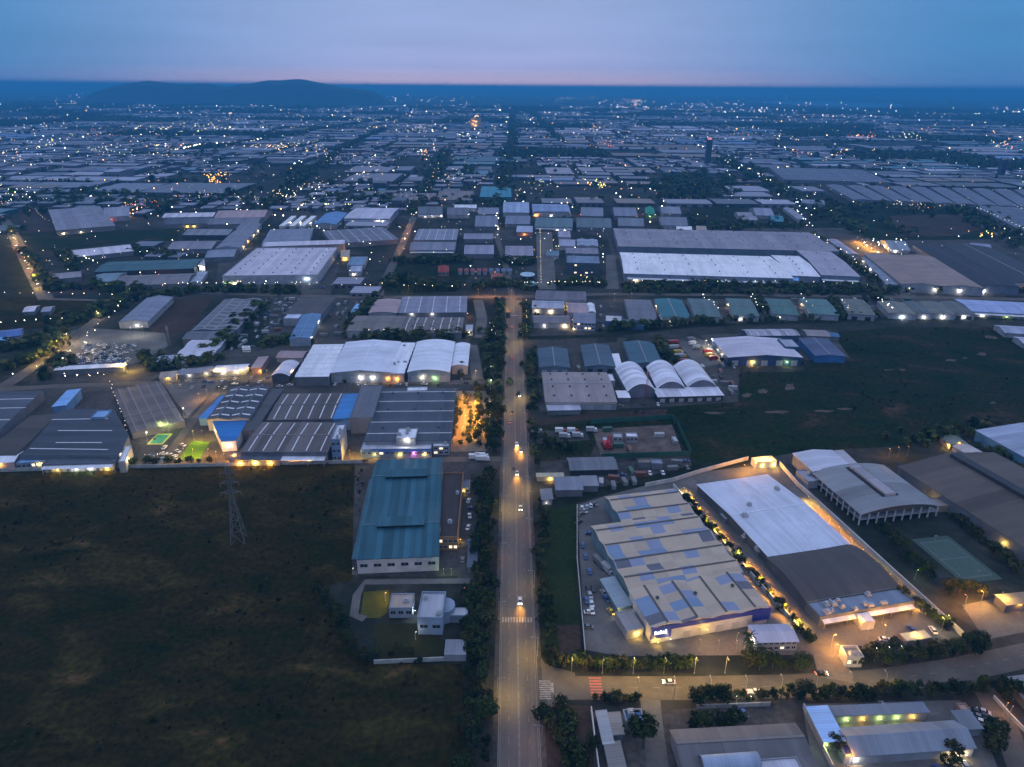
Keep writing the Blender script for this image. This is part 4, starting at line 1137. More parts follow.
B('factory', 'brownish grey roof with red lit corner in front of the deep teal roof', 'factory', 8, 'gx', (129, 274, 192, 275, 188, 285, 116, 284), (.17, .16, .175), GREY, floods=[('b', .45, 'r', 4500, 8), ('f', .2, 'g', 1200, 4)])
B('shed', 'small pale pitched roof at the end of the deep teal factory', 'shed', 7, 'gy', (198, 272, 207, 272, 200, 282, 190, 282), (.3, .33, .4), PALE)
B('signboard_building', 'white glowing sign wall building behind the deep teal roof', 'building', 9, 'fx', (198, 260, 205, 259, 204, 265, 199, 266), PALE, WHITE, floods=[('f', .5, 'w', 3500, 6)])
B('warehouse', 'long pale warehouse aslant beyond the dark olive field', 'warehouse', 8, 'gx', (68, 250, 131, 245, 129, 250, 80, 258), LILAC, GREY, floods=[('l', .5, 'w', 3500, 6), ('l', .05, 'g', 1500, 6)])
B('warehouse', 'dim pale warehouse beside the dark field near the highway', 'warehouse', 7, 'gx', (54, 273, 80, 272, 82, 277, 52, 279), (.24, .23, .26), GREY)
B('warehouse', 'broad lilac grey warehouse with orange lit gables above the olive field', 'warehouse', 10, 'gx', (45, 209, 103, 207, 112, 226, 60, 230), (.2, .2, .25), GREY, n=3, rise=1, floods=[('b', .35, 'o', 4500, 9), ('f', .1, 'a', 2500, 4), ('f', .4, 'a', 1500, 4)])
B('warehouse', 'blue grey warehouse glowing orange at one end above the olive field', 'warehouse', 10, 'gx', (104, 208, 131, 208, 128, 216, 106, 217), (.24, .25, .32), PALE, floods=[('r', .4, 'o', 14000, 8), ('f', .2, 'r', 6000, 5)])
# ---- middle, behind the crossroads
B('factory', 'saturated teal roofed factory in the far middle beside the avenue line', 'factory', 11, 'gx', (482, 187, 511, 186, 511, 197, 480, 197), (.03, .2, .27), (.04, .14, .2), rise=2)
B('warehouse', 'brown striped row of joined units in the far middle', 'warehouse', 8, 'gx', (394, 194, 436, 194, 436, 200, 393, 200), (.17, .14, .15), PINK, sky=8)
B('warehouse', 'plain brown roof beside the striped row in the far middle', 'warehouse', 8, 'gx', (442, 192, 475, 192, 472, 200, 437, 200), (.18, .155, .16), GREY)
B('factory', 'dark roofed shed with a bright lit front beside the lane bend', 'factory', 8, 'gx', (421, 207, 441, 207, 444, 214, 416, 214), (.10, .12, .14), PALE, floods=[('f', .3, 'w', 1500, 4), ('f', .6, 'w', 1500, 4), ('f', .95, 'w', 2000, 5)], awning=(3, 4))
B('factory', 'dark roofed shed with pale yard, next along from the bright fronted shed', 'factory', 8, 'gx', (449, 208, 467, 208, 470, 215, 446, 215), (.12, .13, .16), PALE, floods=[('r', .2, 'w', 1500)])
B('warehouse', 'thin white roof strip above the dark sheds', 'warehouse', 8, 'gx', (455, 205, 477, 205, 476, 208, 455, 208), WHITE, WHITE)
B('warehouse', 'blue grey square roof behind the trees near the avenue line', 'warehouse', 8, 'gx', (479, 208, 498, 208, 499, 214, 478, 214), (.19, .21, .27), GREY)
B('warehouse', 'blue grey larger roof in front of the square roof near the avenue line', 'warehouse', 8, 'gx', (477, 216, 498, 216, 497, 226, 475, 227), (.17, .19, .25), GREY, floods=[('r', .2, 'a', 3000, 4)])
B('warehouse', 'clear blue white roof beside the avenue line', 'warehouse', 10, 'gx', (504, 203, 528, 203, 529, 212, 503, 213), (.30, .37, .52), PALE)
B('warehouse', 'dull front hall below the clear blue white roof', 'warehouse', 8, 'gx', (507, 216, 530, 216, 530, 224, 505, 224), (.16, .18, .25), GREY)
B('factory', 'wide grey stepped roof above the dark tree block', 'factory', 9, 'gx', (421, 229, 457, 229, 458, 240, 412, 240), (.2, .22, .28), GREY, n=2, rise=1, sky=5)
B('factory', 'long front bay below the wide grey stepped roof', 'factory', 8, 'gx', (414, 242, 456, 242, 455, 250, 409, 250), (.18, .19, .24), (.2, .3, .4), awning=(3, 4))
B('factory', 'grey roof across the alley from the wide stepped roof', 'factory', 8, 'gx', (465, 233, 493, 234, 493, 239, 464, 239), (.22, .23, .29), GREY)
B('factory', 'pale lilac roof in front of the alley roof', 'factory', 8, 'gx', (466, 245, 493, 245, 494, 254, 464, 254), (.26, .26, .34), GREY)
B('factory', 'lilac roof with a lamp beside the string lit car park', 'factory', 8, 'gx', (506, 246, 532, 246, 533, 255, 505, 256), (.26, .24, .3), GREY, floods=[('f', .3, 'w', 900, 4)])
B('pavilion', 'pale barrel roof over a pink front beside the string lit car park', 'pavilion', 8, 'ax', (518, 226, 532, 226, 533, 232, 516, 232), (.35, .38, .5), (.5, .24, .2), rise=2.5, floods=[('f', .5, 'o', 1800, 4)])
B('house', 'larger red hip roofed house among the dark trees', 'house', 7, 'h', (438, 266, 449, 266, 449, 272, 438, 272), RED, PINK, win=(1, 3))
B('house', 'red hip roofed house with spreading eaves near the pale yard', 'house', 6, 'h', (492, 274, 502, 274, 504, 280, 490, 280), (.3, .09, .08), PALE)
for i in range(9):
    u = 458 + i * 6.2
    B('house', 'tiny %s roofed house in the short row along the dark trees' % ('red' if i < 5 else 'blue'), 'house', 4, 'h', (u, 268.5, u + 4.5, 268.5, u + 4.5, 271.5, u, 271.5), (.24, .08, .09) if i < 5 else (.12, .16, .26), PALE, group='tiny %s roofs in a row' % ('red' if i < 5 else 'blue'))
for (u0, u1, v0, v1, lab) in [(520, 535, 272, 276.5, 'pale cyan oval canopy roof beside the string lights, larger of two'), (524, 537, 281, 286, 'dim teal oval canopy roof beside the string lights')]:
    c, a, w, d = fit((u0, v0, u1, v0, u1, v1, u0, v1), 5)
    r = empty('oval_canopy', (c.x, c.y, 0), 0, lab, 'canopy')
    m = MB(); m.prism([(w / 2 * math.cos(k * PI / 10), d / 2 * math.sin(k * PI / 10)) for k in range(20)], 4.7, 5.1); ob('roof', m.mesh('roof', mat_roof((.34, .48, .55) if 'cyan' in lab else (.10, .22, .24), 'x')), r)
    m = MB(); m.tube((0, 0, 0), (0, 0, 4.7), .5, .4, 8); ob('column', m.mesh('column', M_CONC), r)
B('factory', 'blue gabled factory with an orange lit porch above the string lit car park', 'factory', 12, 'gx', (533, 205, 567, 203.5, 570, 211, 532, 212), (.20, .27, .42), PALE, rise=2, floods=[('f', .1, 'o', 6000, 5), ('f', .5, 'w', 1200, 4), ('r', .2, 'w', 1500, 6)])
B('factory', 'dark teal front hall of the blue gabled factory', 'factory', 8, 'gx', (537, 218, 573, 218, 572, 227, 535, 227), (.10, .16, .18), PALE, floods=[('f', .6, 'w', 1200, 4), ('f', .8, 'w', 1200, 4)], awning=(3, 4))
B('factory', 'slate roof of the twin halls nearest the blue gabled factory', 'factory', 9, 'gx', (581, 208, 602, 208, 603, 216, 581, 216), (.18, .2, .26), GREY, floods=[('l', .4, 'o', 2500, 4)])
B('factory', 'greenish front hall of the twin halls nearest the blue gabled factory', 'factory', 8, 'gx', (577, 218.5, 608, 218, 612, 227, 576, 228), (.10, .14, .16), GREY)
B('factory', 'slate roof behind the huge white topped complex, below the bright lamp', 'factory', 9, 'gx', (611, 208, 633, 208, 637, 216, 615, 216), (.17, .185, .24), GREY, floods=[('r', .6, 'o', 6000, 9)])
B('factory', 'grey front hall touching the back of the huge white topped complex', 'factory', 8, 'gx', (619, 218.5, 641, 218, 645, 226, 617, 226), (.15, .17, .21), GREY)
B('tent', 'bright green domed tent lit by white lamps', 'tent', 8, 'h', (645, 208, 654, 208, 655, 214, 645, 214), (.03, .25, .17), GREEN, rise=5, floods=[('r', .1, 'w', 2500, 6), ('f', .5, 'g', 2000, 3)])
B('shed', 'grey roof beside the green domed tent', 'shed', 8, 'gx', (658, 207, 676, 207, 681, 213, 662, 214), (.19, .21, .26), GREY)
B('shed', 'slate roof sloping beside the dark paddock, below the green tent', 'shed', 8, 'gx', (661, 217.5, 682, 217, 689, 225, 660, 226), (.15, .165, .21), PALE, floods=[('b', .8, 'w', 1500, 8)])
B('shed', 'thin bright white roof at the top edge of the huge complex', 'shed', 5, 'mx', (677, 227, 691, 227, 692, 229.5, 676, 229.5), (.7, .7, .75), WHITE)
B('shed', 'small yellow lit canopy at the top edge of the huge complex', 'shed', 5, 'mx', (696, 227, 706, 227, 706, 230, 697, 230), TAN, WHITE, floods=[('f', .6, 'a', 2500, 4)])
B('shed', 'lilac roof beside the loop of dark ground', 'shed', 8, 'gx', (750, 209, 766, 208, 773, 215, 757, 216), (.23, .25, .33), PALE)
B('shed', 'teal rooflet beside the loop of dark ground', 'shed', 7, 'gx', (769, 216, 781, 216, 783, 221, 772, 222), (.05, .2, .26), TEAL)
B('shed', 'cluster of pale roofs before the loop of dark ground', 'shed', 8, 'gx', (735, 213, 748, 212, 756, 219, 744, 221), (.24, .24, .29), PALE, n=2)
B('shed', 'narrow pale roof running down to the dark wood edge', 'shed', 7, 'gy', (783, 208, 791, 208, 806, 219, 799, 220), (.23, .24, .3), PALE)
B('office_building', 'pale blank block beside the dark field edge', 'office', 12, 'fx', (802, 200, 824, 200, 825, 204, 802, 204), (.22, .25, .32), (.24, .28, .36))
B('house', 'lilac flat roof next to the string lit car park', 'house', 8, 'f', (558, 231, 570, 231, 571, 237, 558, 238), (.3, .29, .37), PALE)
B('factory', 'pale stepped roof below the lilac flat roof', 'factory', 8, 'gx', (560, 239, 575, 240, 575, 246, 559, 246), (.3, .31, .4), PALE, floods=[('l', .2, 'w', 1800, 5)])
B('factory', 'twin pale blue roofs beside the green court', 'factory', 8, 'gy', (577, 239, 597, 240, 598, 246, 577, 246), (.24, .29, .38), PALE, n=2)
B('office_building', 'tiered grey office with a white cornice line', 'office', 10, 'f', (566, 248, 598, 248, 599, 254, 565, 254), (.22, .21, .26), GREY, units=3)
B('office_building', 'dark fronted blue office block with tall recessed bays', 'office', 18, 'f', (567, 256, 599, 256, 600, 264, 566, 264), (.16, .21, .29), (.06, .09, .14), units=4, win=(3, 9, .08), parapet=1.2)
B('office_building', 'small teal kiosk building on the string lit car park', 'office', 5, 'fx', (547, 251, 559, 251, 559, 256, 546, 256), (.12, .2, .25), PALE, floods=[('b', .3, 'w', 2200, 6)])
# ---- huge white topped complex
B('factory', 'huge grey lilac roof with a rusty end, rear of the white topped complex', 'factory', 13, 'gx', (615, 229, 808, 232, 836, 249.5, 617, 248), (.24, .225, .27), (.18, .24, .32), n=2, rise=2, vents=40, contrast=.1)
B('factory', 'longest bright white roof in the estate, front of the rust stained complex', 'factory', 13, 'gx', (620, 253.5, 771, 255.5, 788, 276, 625, 275.5), (.72, .72, .76), (.26, .31, .42), n=1, rise=2.4, vents=24, contrast=.05, awning=(5, 6), floods=[('f', .07, 'a', 4500, 4), ('f', .55, 'g', 1200, 4)])
B('factory', 'bright white roof bay cut off from the longest white roof by a dark gutter', 'factory', 13, 'gx', (772, 255.5, 798, 256, 820, 276, 789, 276), (.70, .70, .75), (.26, .31, .42), n=1, rise=2.4, vents=6, contrast=.05)
B('factory', 'grey lilac roof extending from the white bay towards the diagonal road', 'factory', 13, 'gx', (799, 251, 828, 251, 860, 275.5, 821, 276), (.33, .31, .37), (.2, .26, .34), n=1, rise=2, vents=3, contrast=.08, awning=(5, 6))
B('gate_tower', 'pale blue gate block at the front wall of the white topped complex', 'gate block', 10, 'f', (789, 277, 799, 277, 799, 281, 788, 281), LBLUE, (.24, .36, .5))
B('gate_tower', 'slim pale block standing at the middle of the white front wall', 'gate block', 11, 'f', (706, 277, 711, 277, 711, 280, 706, 280), PALE, (.3, .36, .45))
B('factory', 'reddish brown roofed factory between the orange yard and the black roofs', 'factory', 12, 'gy', (868, 256, 929, 255, 979, 285, 904, 287), (.25, .185, .165), PALE, n=2, rise=2, contrast=.1, floods=[('f', .1, 'w', 2200, 7), ('f', .42, 'w', 2200, 7), ('f', .72, 'w', 2200, 7), ('l', .2, 'w', 1500, 8), ('l', .6, 'c', 1800, 8)])
B('factory', 'black roofed hall beside the reddish brown factory', 'factory', 12, 'gy', (914, 246, 942, 245, 1016, 286, 985, 287), (.022, .023, .036), (.2, .22, .3), rise=1.5, contrast=.1, floods=[('b', .2, 'w', 2500, 11), ('b', .8, 'w', 2500, 11), ('f', .1, 'w', 3500, 5)])
B('factory', 'black green roofed hall past a bright seam, at the picture edge', 'factory', 12, 'gy', (943, 245, 985, 245, 1062, 282, 1018, 286), (.03, .034, .042), (.5, .5, .55), rise=1.5, contrast=.1, capc=(.4, .42, .5), floods=[('b', .6, 'w', 2500, 11), ('f', .3, 'o', 3500, 4), ('f', .7, 'y', 3500, 4)])
B('shed', 'narrow pale shed alongside the diagonal road by the orange yard', 'shed', 8, 'gy', (829, 240, 836, 239, 858, 254, 849, 255), (.27, .27, .34), PALE)
B('shed', 'slate shed with white yard lamps, along the diagonal road', 'shed', 8, 'gy', (862, 258, 872, 258, 900, 285, 888, 286), (.2, .22, .28), PALE, floods=[('l', .6, 'w', 2500, 6), ('l', .9, 'a', 1500, 6)])
B('shed', 'low glazed yard sheds at the top of the black roofs', 'shed', 6, 'gx', (880, 241, 900, 240, 906, 249, 893, 251), (.2, .24, .3), PALE, floods=[('f', .3, 'w', 2500, 5), ('l', .5, 'w', 2500, 5), ('r', .5, 'w', 2500, 5)])
B('warehouse', 'pale blue office strip behind the black roofs', 'warehouse', 9, 'gx', (968, 244, 985, 243, 990, 249, 974, 251), (.24, .25, .36), PALE, floods=[('r', .7, 'y', 4000, 4)])
for i in range(10):
    u = 826 + i * 21
    B('warehouse', 'long parallel warehouse roof, %s of the slanting rank behind the dark green field' % ['first', 'second', 'third', 'fourth', 'fifth', 'sixth', 'seventh', 'eighth', 'ninth', 'last'][i], 'warehouse', 9, 'gy', (u, 185 + i * .55, u + 15, 185 + i * .55, u + 45, 200 + i * .9, u + 28, 200 + i * .9), (.12, .135, .185), GREY, rise=1.5, group='slanting rank of warehouses')
B('warehouse', 'broad dim warehouse roofs ahead of the slanting rank', 'warehouse', 10, 'gx', (768, 170, 860, 167, 880, 180, 792, 182), (.10, .12, .17), GREY, n=4, rise=1)
B('warehouse', 'parking shed with a row of lamps down its edge at the picture side', 'warehouse', 8, 'gy', (982, 210, 1024, 204, 1100, 236, 1040, 240), (.10, .12, .165), GREY, n=4, rise=1)
# ---- rank of green sheds behind the ditch
GS = [('plain slate grey', (626, 300, 649, 299.5, 658, 320, 629, 321), (.13, .14, .175)), ('deep teal two-slope', (655, 300, 681, 299, 690, 317.5, 662, 318.5), (.035, .14, .17)),
      ('dull grey green', (688, 299, 712, 299, 720, 316, 695, 317), (.085, .135, .14)), ('grey green, lamp lined', (727, 298.5, 749, 299, 759, 315, 733, 316), (.08, .14, .14)),
      ('teal green, tree flanked', (766, 299, 789, 299, 798, 314, 773, 315), (.07, .145, .14)), ('soft teal green, alley flanked', (800, 299, 825, 299, 838, 314, 811, 315), (.08, .16, .155)),
      ('olive grey', (839, 299, 862, 299, 874, 314, 849, 315), (.12, .135, .12))]
for i, (nm, q, rc) in enumerate(GS):
    B('warehouse', nm + ' shed roof in the evenly spaced rank behind the weedy ditch', 'warehouse', 8, 'gy' if i == 1 else 'gx', q, rc, PALE, rise=1.4, contrast=.1, doors=2, floods=([('l', .7, 'a', 1300, 6)] if i % 2 else [('r', .3, 'w', 1000, 6)]) + ([('f', .3, 'w', 900, 4)] if i in (1, 3, 4) else []), group='rank of shed roofs behind the ditch')
for i, (x0, x1, x2, x3, rc, nm) in enumerate([(878, 903, 915, 890, OLIVE, 'first brown'), (904, 919, 932, 917, (.09, .115, .12), 'dark green'), (920, 940, 954, 933, (.15, .15, .13), 'second brown'), (941, 959, 974, 955, (.11, .12, .115), 'grey green')]):
    B('warehouse', nm + ' bay with a pale ridge line in the joined rank facing the green field', 'warehouse', 7.5, 'gy', (x0, 302, x1, 302, x2, 314, x3, 314), rc, PALE, rise=1, doors=2, floods=[('f', .5, 'c' if i == 0 else 'w', 2200 if i in (0, 2) else 1200, 4)])
B('warehouse', 'long pale blue roof at the end of the joined rank facing the green field', 'warehouse', 7.5, 'gx', (960, 302, 1060, 302, 1075, 314, 975, 314), (.30, .36, .56), PALE, rise=1.2, awning=(4, 5), floods=[('f', .1, 'w', 1500, 4), ('f', .32, 'g', 700, 4), ('f', .55, 'w', 1200, 4)])
# ---- sheds between the avenue and the ditch
B('factory', 'white edged corner factory beside the crossroads, rear roof', 'factory', 9, 'fx', (538, 292, 586, 291, 586, 300, 533, 300), (.15, .14, .17), PALE)
B('factory', 'pale roof with yellow lit gap at the crossroads corner', 'factory', 8, 'gx', (533, 301, 564, 301, 563, 308, 532, 308), (.36, .36, .42), PALE, floods=[('f', .15, 'a', 1500, 4), ('f', .6, 'a', 2200, 4), ('r', .5, 'y', 2200, 6)])
B('factory', 'brown roofed front shed at the crossroads corner with lit gate', 'factory', 7, 'gx', (534, 316, 569, 315, 569, 322, 533, 324), (.16, .145, .16), (.4, .4, .46), floods=[('f', .85, 'a', 2200, 4), ('f', .3, 'w', 600, 4)])
B('factory', 'pinkish roof square behind the slate topped office', 'factory', 8, 'gx', (567, 304, 586, 302, 587, 312, 568, 313), PINK, PALE)
B('tank', 'white round ended tank house beside the pinkish roof', 'tank house', 7, 'ay', (586, 304, 594, 304, 595, 312, 588, 313), WHITE, WHITE)
B('office_building', 'slate topped white office with blue window bands', 'office', 10, 'gx', (574, 313, 595, 313, 595, 323, 573, 323), (.18, .19, .25), (.44, .46, .58), win=(2, 6, .15), floods=[('l', .5, 'y', 1800, 7), ('f', .02, 'a', 900, 3)])
B('yard_shed', 'blue wall shed with a pale tarpaulin load by the muddy yard', 'shed', 5, 'fx', (606, 316, 622, 316, 622, 322, 605, 322), (.5, .47, .46), (.06, .2, .45))
B('shed', 'low green and blue lean-to in front of the plain slate grey shed', 'shed', 4, 'mx', (622, 321, 645, 321, 643, 325, 620, 325), (.06, .16, .2), (.05, .14, .3))
B('warehouse', 'slate teal shed nearest the avenue, first of three in line', 'warehouse', 7.5, 'gy', (538, 349, 567, 348.5, 569, 367, 540, 368), (.055, .095, .135), (.16, .22, .3), rise=1.5, doors=3)
B('warehouse', 'slate teal shed in the middle of three in line', 'warehouse', 7.5, 'gy', (581, 346, 609, 345, 614, 366, 586, 367), (.06, .10, .14), (.16, .22, .3), rise=1.5, doors=3)
B('warehouse', 'slate teal shed beside the lorry yard, last of three in line', 'warehouse', 7.5, 'gy', (624, 343, 653, 341.5, 661, 363, 632, 365), (.05, .11, .15), (.16, .22, .3), rise=1.5, doors=3)
B('factory', 'beige roofed factory with a dotted skylight row and deep front fascia', 'factory', 8, 'gx', (543, 373, 606, 372, 616, 401, 545, 403), (.25, .215, .215), PALE, rise=2.2, vents=14, contrast=.12, fascia=((.36, .33, .32), 6.2, 7.7), doors=4)
B('shed', 'low white lean-to along the front of the beige roofed factory', 'shed', 3.5, 'mx', (548, 406, 580, 405, 579, 409, 547, 411), (.4, .41, .48), GREY)
B('shed', 'small white square roof beside the beige roofed factory', 'shed', 6, 'f', (606, 375, 612, 374, 615, 381, 608, 382), WHITE, PALE)
B('shed', 'narrow white roof strip between the middle slate teal shed and the barrel roofs', 'shed', 6, 'my', (612, 354, 618, 354, 622, 368, 615, 369), WHITE, PALE)
for nm, q in (('first', (617, 369, 640, 367, 656, 390, 627, 391)), ('middle', (648, 367, 672, 366, 685, 387, 657, 389)), ('last', (675, 367, 700, 365, 716, 386, 688, 387))):
    B('warehouse', nm + ' of three white barrel roofs counted from the beige factory', 'warehouse', 7.5, 'ay', q, (.6, .6, .67), (.2, .22, .3), rise=5.2, contrast=.22, panel=3.2)
B('canopy', 'white canopy running across the fronts of the three barrel roofs', 'canopy', 6, 'mx', (655, 390, 717, 387.5, 723, 395, 657, 397), (.6, .6, .68), (.03, .06, .065), doors=7)
B('canopy', 'short white canopy before the first barrel roof', 'canopy', 5, 'mx', (617, 392, 627, 391.5, 630, 397, 618, 398), WHITE, GREY)
w = B('factory', 'lilac white roof on deep blue walls lit green and yellow at the front', 'factory', 10, 'gy', (712, 339.5, 783, 338, 799, 356.5, 730, 358), (.50, .47, .54), (.03, .07, .2), rise=2.2, contrast=.06, doors=5, floods=[('f', .35, 'y', 3500, 5), ('l', .35, 'a', 1800, 6), ('l', .6, 'a', 1800, 6), ('l', .98, 'c', 2600, 10), ('f', .8, 'g', 1500, 5)])
B('plant_room', 'blue edged sunken roof box on the lilac white factory', 'plant room', 12, 'fx', (778, 340, 792, 339, 799, 347, 786, 348), (.36, .38, .46), (.04, .1, .2))
B('warehouse', 'white and blue striped roof behind the lilac white factory', 'warehouse', 8, 'gx', (744, 330.5, 792, 328, 797, 334.5, 748, 336.5), (.34, .34, .40), (.05, .12, .2), sky=7, contrast=.3)
B('factory', 'navy roofed building with a vivid blue corner beside the green field', 'factory', 8, 'gy', (800, 340, 827, 337.5, 843, 355, 817, 357), (.075, .095, .165), (.05, .2, .5), rise=1, contrast=.15, sky=0, floods=[('r', .85, 'w', 500, 5)])
B('shed', 'pale jumbled shed behind the navy roofed building', 'shed', 6, 'gx', (804, 331, 824, 329, 828, 335, 808, 337), (.24, .21, .22), GREY)
B('shed', 'bluish lamp lit shed at the green field corner', 'shed', 5, 'gx', (826, 333, 836, 332, 838, 336, 829, 337), (.06, .14, .26), GREY)
# ---- far right edge beside the field
B('warehouse', 'pale roofed shed at the picture edge, standing in the green field', 'warehouse', 6, 'gx', (997, 326, 1040, 327, 1050, 334, 1006, 334), (.34, .36, .46), PALE)
B('warehouse', 'lower pale roofed shed at the picture edge in the green field', 'warehouse', 6, 'gx', (1016, 338, 1060, 338, 1070, 345, 1024, 344), (.38, .4, .5), PALE)
B('warehouse', 'light blue walled warehouse with a pale roof at the picture edge', 'warehouse', 10, 'gy', (982, 431, 1060, 421, 1130, 452, 1036, 466), (.30, .34, .44), (.13, .30, .50), rise=2, cat='warehouse') if False else B('warehouse', 'light blue walled warehouse with a pale roof at the picture edge', 'warehouse', 10, 'gy', (982, 431, 1060, 421, 1130, 452, 1036, 466), (.30, .34, .44), (.13, .30, .50), rise=2)
B('hut', 'mossy roofed hut with a yellow lit doorway above the brown hall', 'hut', 5, 'gy', (943, 437.5, 956, 435, 966, 443, 951, 446), (.14, .16, .13), TAN, floods=[('l', .1, 'y', 2200, 4), ('f', .5, 'y', 1400, 4)])
B('hut', 'pale roofed hut glowing warm beside the mossy roofed hut', 'hut', 5, 'gy', (956, 447, 966, 443, 979, 451, 968, 455), (.42, .38, .38), PALE, floods=[('r', .5, 'a', 900, 4), ('b', .5, 'o', 1200, 7)])
# ================================================================ near, right of the avenue
B('shed', 'long slate grey shed above the lamp lit hut row', 'shed', 5, 'gx', (568, 458, 612, 457, 618, 469, 570, 470), (.14, .15, .175), DARK, n=1, rise=1.6)
B('shed', 'blue grey L-shaped shed near the weedy bank, main wing', 'shed', 4.5, 'gx', (555, 477.5, 580, 476.5, 582, 489, 556, 490), (.17, .185, .225), GREY)
B('shed', 'pale end wing of the blue grey shed near the weedy bank', 'shed', 4, 'mx', (581, 477, 596, 477, 598, 485, 582, 486), (.21, .22, .25), GREY)
B('hut', 'narrow lit lean-to glowing yellow near the avenue trees', 'hut', 3, 'mx', (537, 474, 563, 473.5, 563, 476, 537, 476.5), (.4, .36, .26), PALE, floods=[('f', .5, 'y', 1000, 2), ('b', .3, 'y', 700, 3)])
B('hut', 'small dark hut with pale roof beside the avenue verge', 'hut', 3.5, 'my', (541, 490, 551, 489, 552, 499, 542, 500), (.17, .18, .2), GREY, floods=[('f', .4, 'w', 150, 2)])
B('site_office', 'white site cabin standing on the fenced construction plot', 'site cabin', 5, 'f', (626, 434, 637, 433, 637, 437, 626, 438), WHITE, PALE, win=(1, 3))
B('site_office', 'grey white site cabin behind the red rig', 'site cabin', 3, 'f', (613, 434, 622, 433.5, 622, 438, 613, 438), PALE, PALE, win=(1, 2))
B('hut', 'rusty flat hut outside the green hoarding', 'hut', 3, 'f', (638, 460, 650, 459, 651, 463, 638, 464), (.2, .16, .14), GREY)
B('hut', 'bluish scrap covered hut outside the green hoarding', 'hut', 3, 'f', (651, 460, 662, 459, 662, 464, 651, 465), (.24, .27, .34), GREY)

def patch_roof(name='patchwork_roof'):
    m, nt, b = _nt(name)
    tc = N(nt, 'ShaderNodeTexCoord'); mp = N(nt, 'ShaderNodeMapping'); mp.inputs['Scale'].default_value = (1 / 6.5, 1 / 5.2, 0)
    link(nt, tc, 'Object', mp, 'Vector')
    fl = N(nt, 'ShaderNodeVectorMath', operation='FLOOR'); link(nt, mp, 0, fl, 0)
    wn = N(nt, 'ShaderNodeTexWhiteNoise', noise_dimensions='2D'); link(nt, fl, 0, wn, 'Vector')
    lo = N(nt, 'ShaderNodeTexNoise'); lo.inputs['Scale'].default_value = .28; lo.inputs['Detail'].default_value = 1; link(nt, fl, 0, lo, 'Vector')
    mx = N(nt, 'ShaderNodeMath', operation='MULTIPLY_ADD'); link(nt, wn, 'Value', mx, 0); mx.inputs[1].default_value = .62; 
    lm = N(nt, 'ShaderNodeMath', operation='MULTIPLY'); link(nt, lo, 'Fac', lm, 0); lm.inputs[1].default_value = .72; link(nt, lm, 0, mx, 2)
    r = N(nt, 'ShaderNodeValToRGB'); r.color_ramp.interpolation = 'CONSTANT'
    e = r.color_ramp.elements; e[0].position = 0; e[0].color = c4((.47, .365, .265)); e[1].position = .38; e[1].color = c4((.43, .335, .25))
    for pos, c in ((.48, (.40, .315, .235)), (.60, (.21, .24, .345)), (.66, (.46, .36, .265)), (.71, (.155, .225, .34)), (.76, (.10, .10, .13)), (.80, (.45, .35, .255))):
        k = e.new(pos); k.color = c4(c)
    link(nt, mx, 0, r, 'Fac')
    n2 = N(nt, 'ShaderNodeTexNoise'); n2.inputs['Scale'].default_value = .12; n2.inputs['Detail'].default_value = 5; link(nt, tc, 'Object', n2, 'Vector')
    mr = N(nt, 'ShaderNodeMapRange'); mr.inputs[3].default_value = .78; mr.inputs[4].default_value = 1.2; link(nt, n2, 'Fac', mr, 0)
    vm = N(nt, 'ShaderNodeVectorMath', operation='SCALE'); link(nt, r, 'Color', vm, 0); link(nt, mr, 0, vm, 'Scale'); link(nt, vm, 0, b, 'Base Color')
    b.inputs['Roughness'].default_value = .55
    return m
PR = patch_roof()
SEA = (.20, .31, .35)
pw = []
pw.append(B('factory', 'rear block of the beige and blue patchwork roofed factory', 'factory', 10, 'gx', (608, 497, 672, 489, 694, 512, 620, 522), TAN, SEA, n=2, rise=1.6, rmat=PR))
pw.append(B('factory', 'middle block of the patchwork roofed factory, widest, with dark patches', 'factory', 10.6, 'gx', (592, 527, 695, 512, 738, 571, 630, 590), TAN, SEA, n=4, rise=1.5, rmat=PR, floods=[('r', .5, 'a', 2200, 9)]))
pw.append(B('factory', 'front block of the patchwork roofed factory with a deep blue fascia', 'factory', 11.2, 'gy', (632, 590, 739, 572, 769, 607, 650, 628), TAN, WHITE, n=4, rise=1.2, rmat=PR, vents=4))
pf = pw[2]
m = MB(); m.box(-pf['w'] / 2 - .6, -pf['w'] / 2 + 8, -pf['d'] / 2 - .7, -pf['d'] / 2 + .0, 2.7, 8.25); m.box(pf['w'] / 2 - 7, pf['w'] / 2 + .6, -pf['d'] / 2 - .7, -pf['d'] / 2, 2.6, 8.25); m.box(-pf['w'] / 2 + 8.01, pf['w'] / 2 - 7.01, -pf['d'] / 2 - .45, -pf['d'] / 2, 6.0, 8.0)
ob('fascia', m.mesh('fascia', mat_plain('royal_blue_cladding', (.025, .04, .26), .4)), pf['root'])
m = MB()
for k in range(5): m.box(k * 1.1, k * 1.1 + .7, 0, .15, 0, 1.2 if k % 2 else 1.6)
ob('sign_letters', m.mesh('sign_letters', mat_emit('sign_glow', (.75, .85, 1), 2.5)), pf['root'], (-pf['w'] / 2 + .8, -pf['d'] / 2 - .9, 4.9))
flood(pf['root'], (-pf['w'] / 2 + 2, -pf['d'] / 2 - 2.0, 2.2), 'y', 900, 200)
flood(pf['root'], (-pf['w'] / 2 + 7, -pf['d'] / 2 - 2.5, 3.2), 'a', 500, 200)
flood(pf['root'], (-pf['w'] / 2 + pf['w'] * .45, -pf['d'] / 2 - 2, 4), 'y', 700, 200)
for k in range(5):
    m = MB(); m.box(-1.6, 1.6, -.12, .05, 0, 3.2); ob('roller_door', m.mesh('roller_door', M_DOOR), pf['root'], (-pf['w'] * .2 + k * pf['w'] * .14, -pf['d'] / 2 - .03, .05))
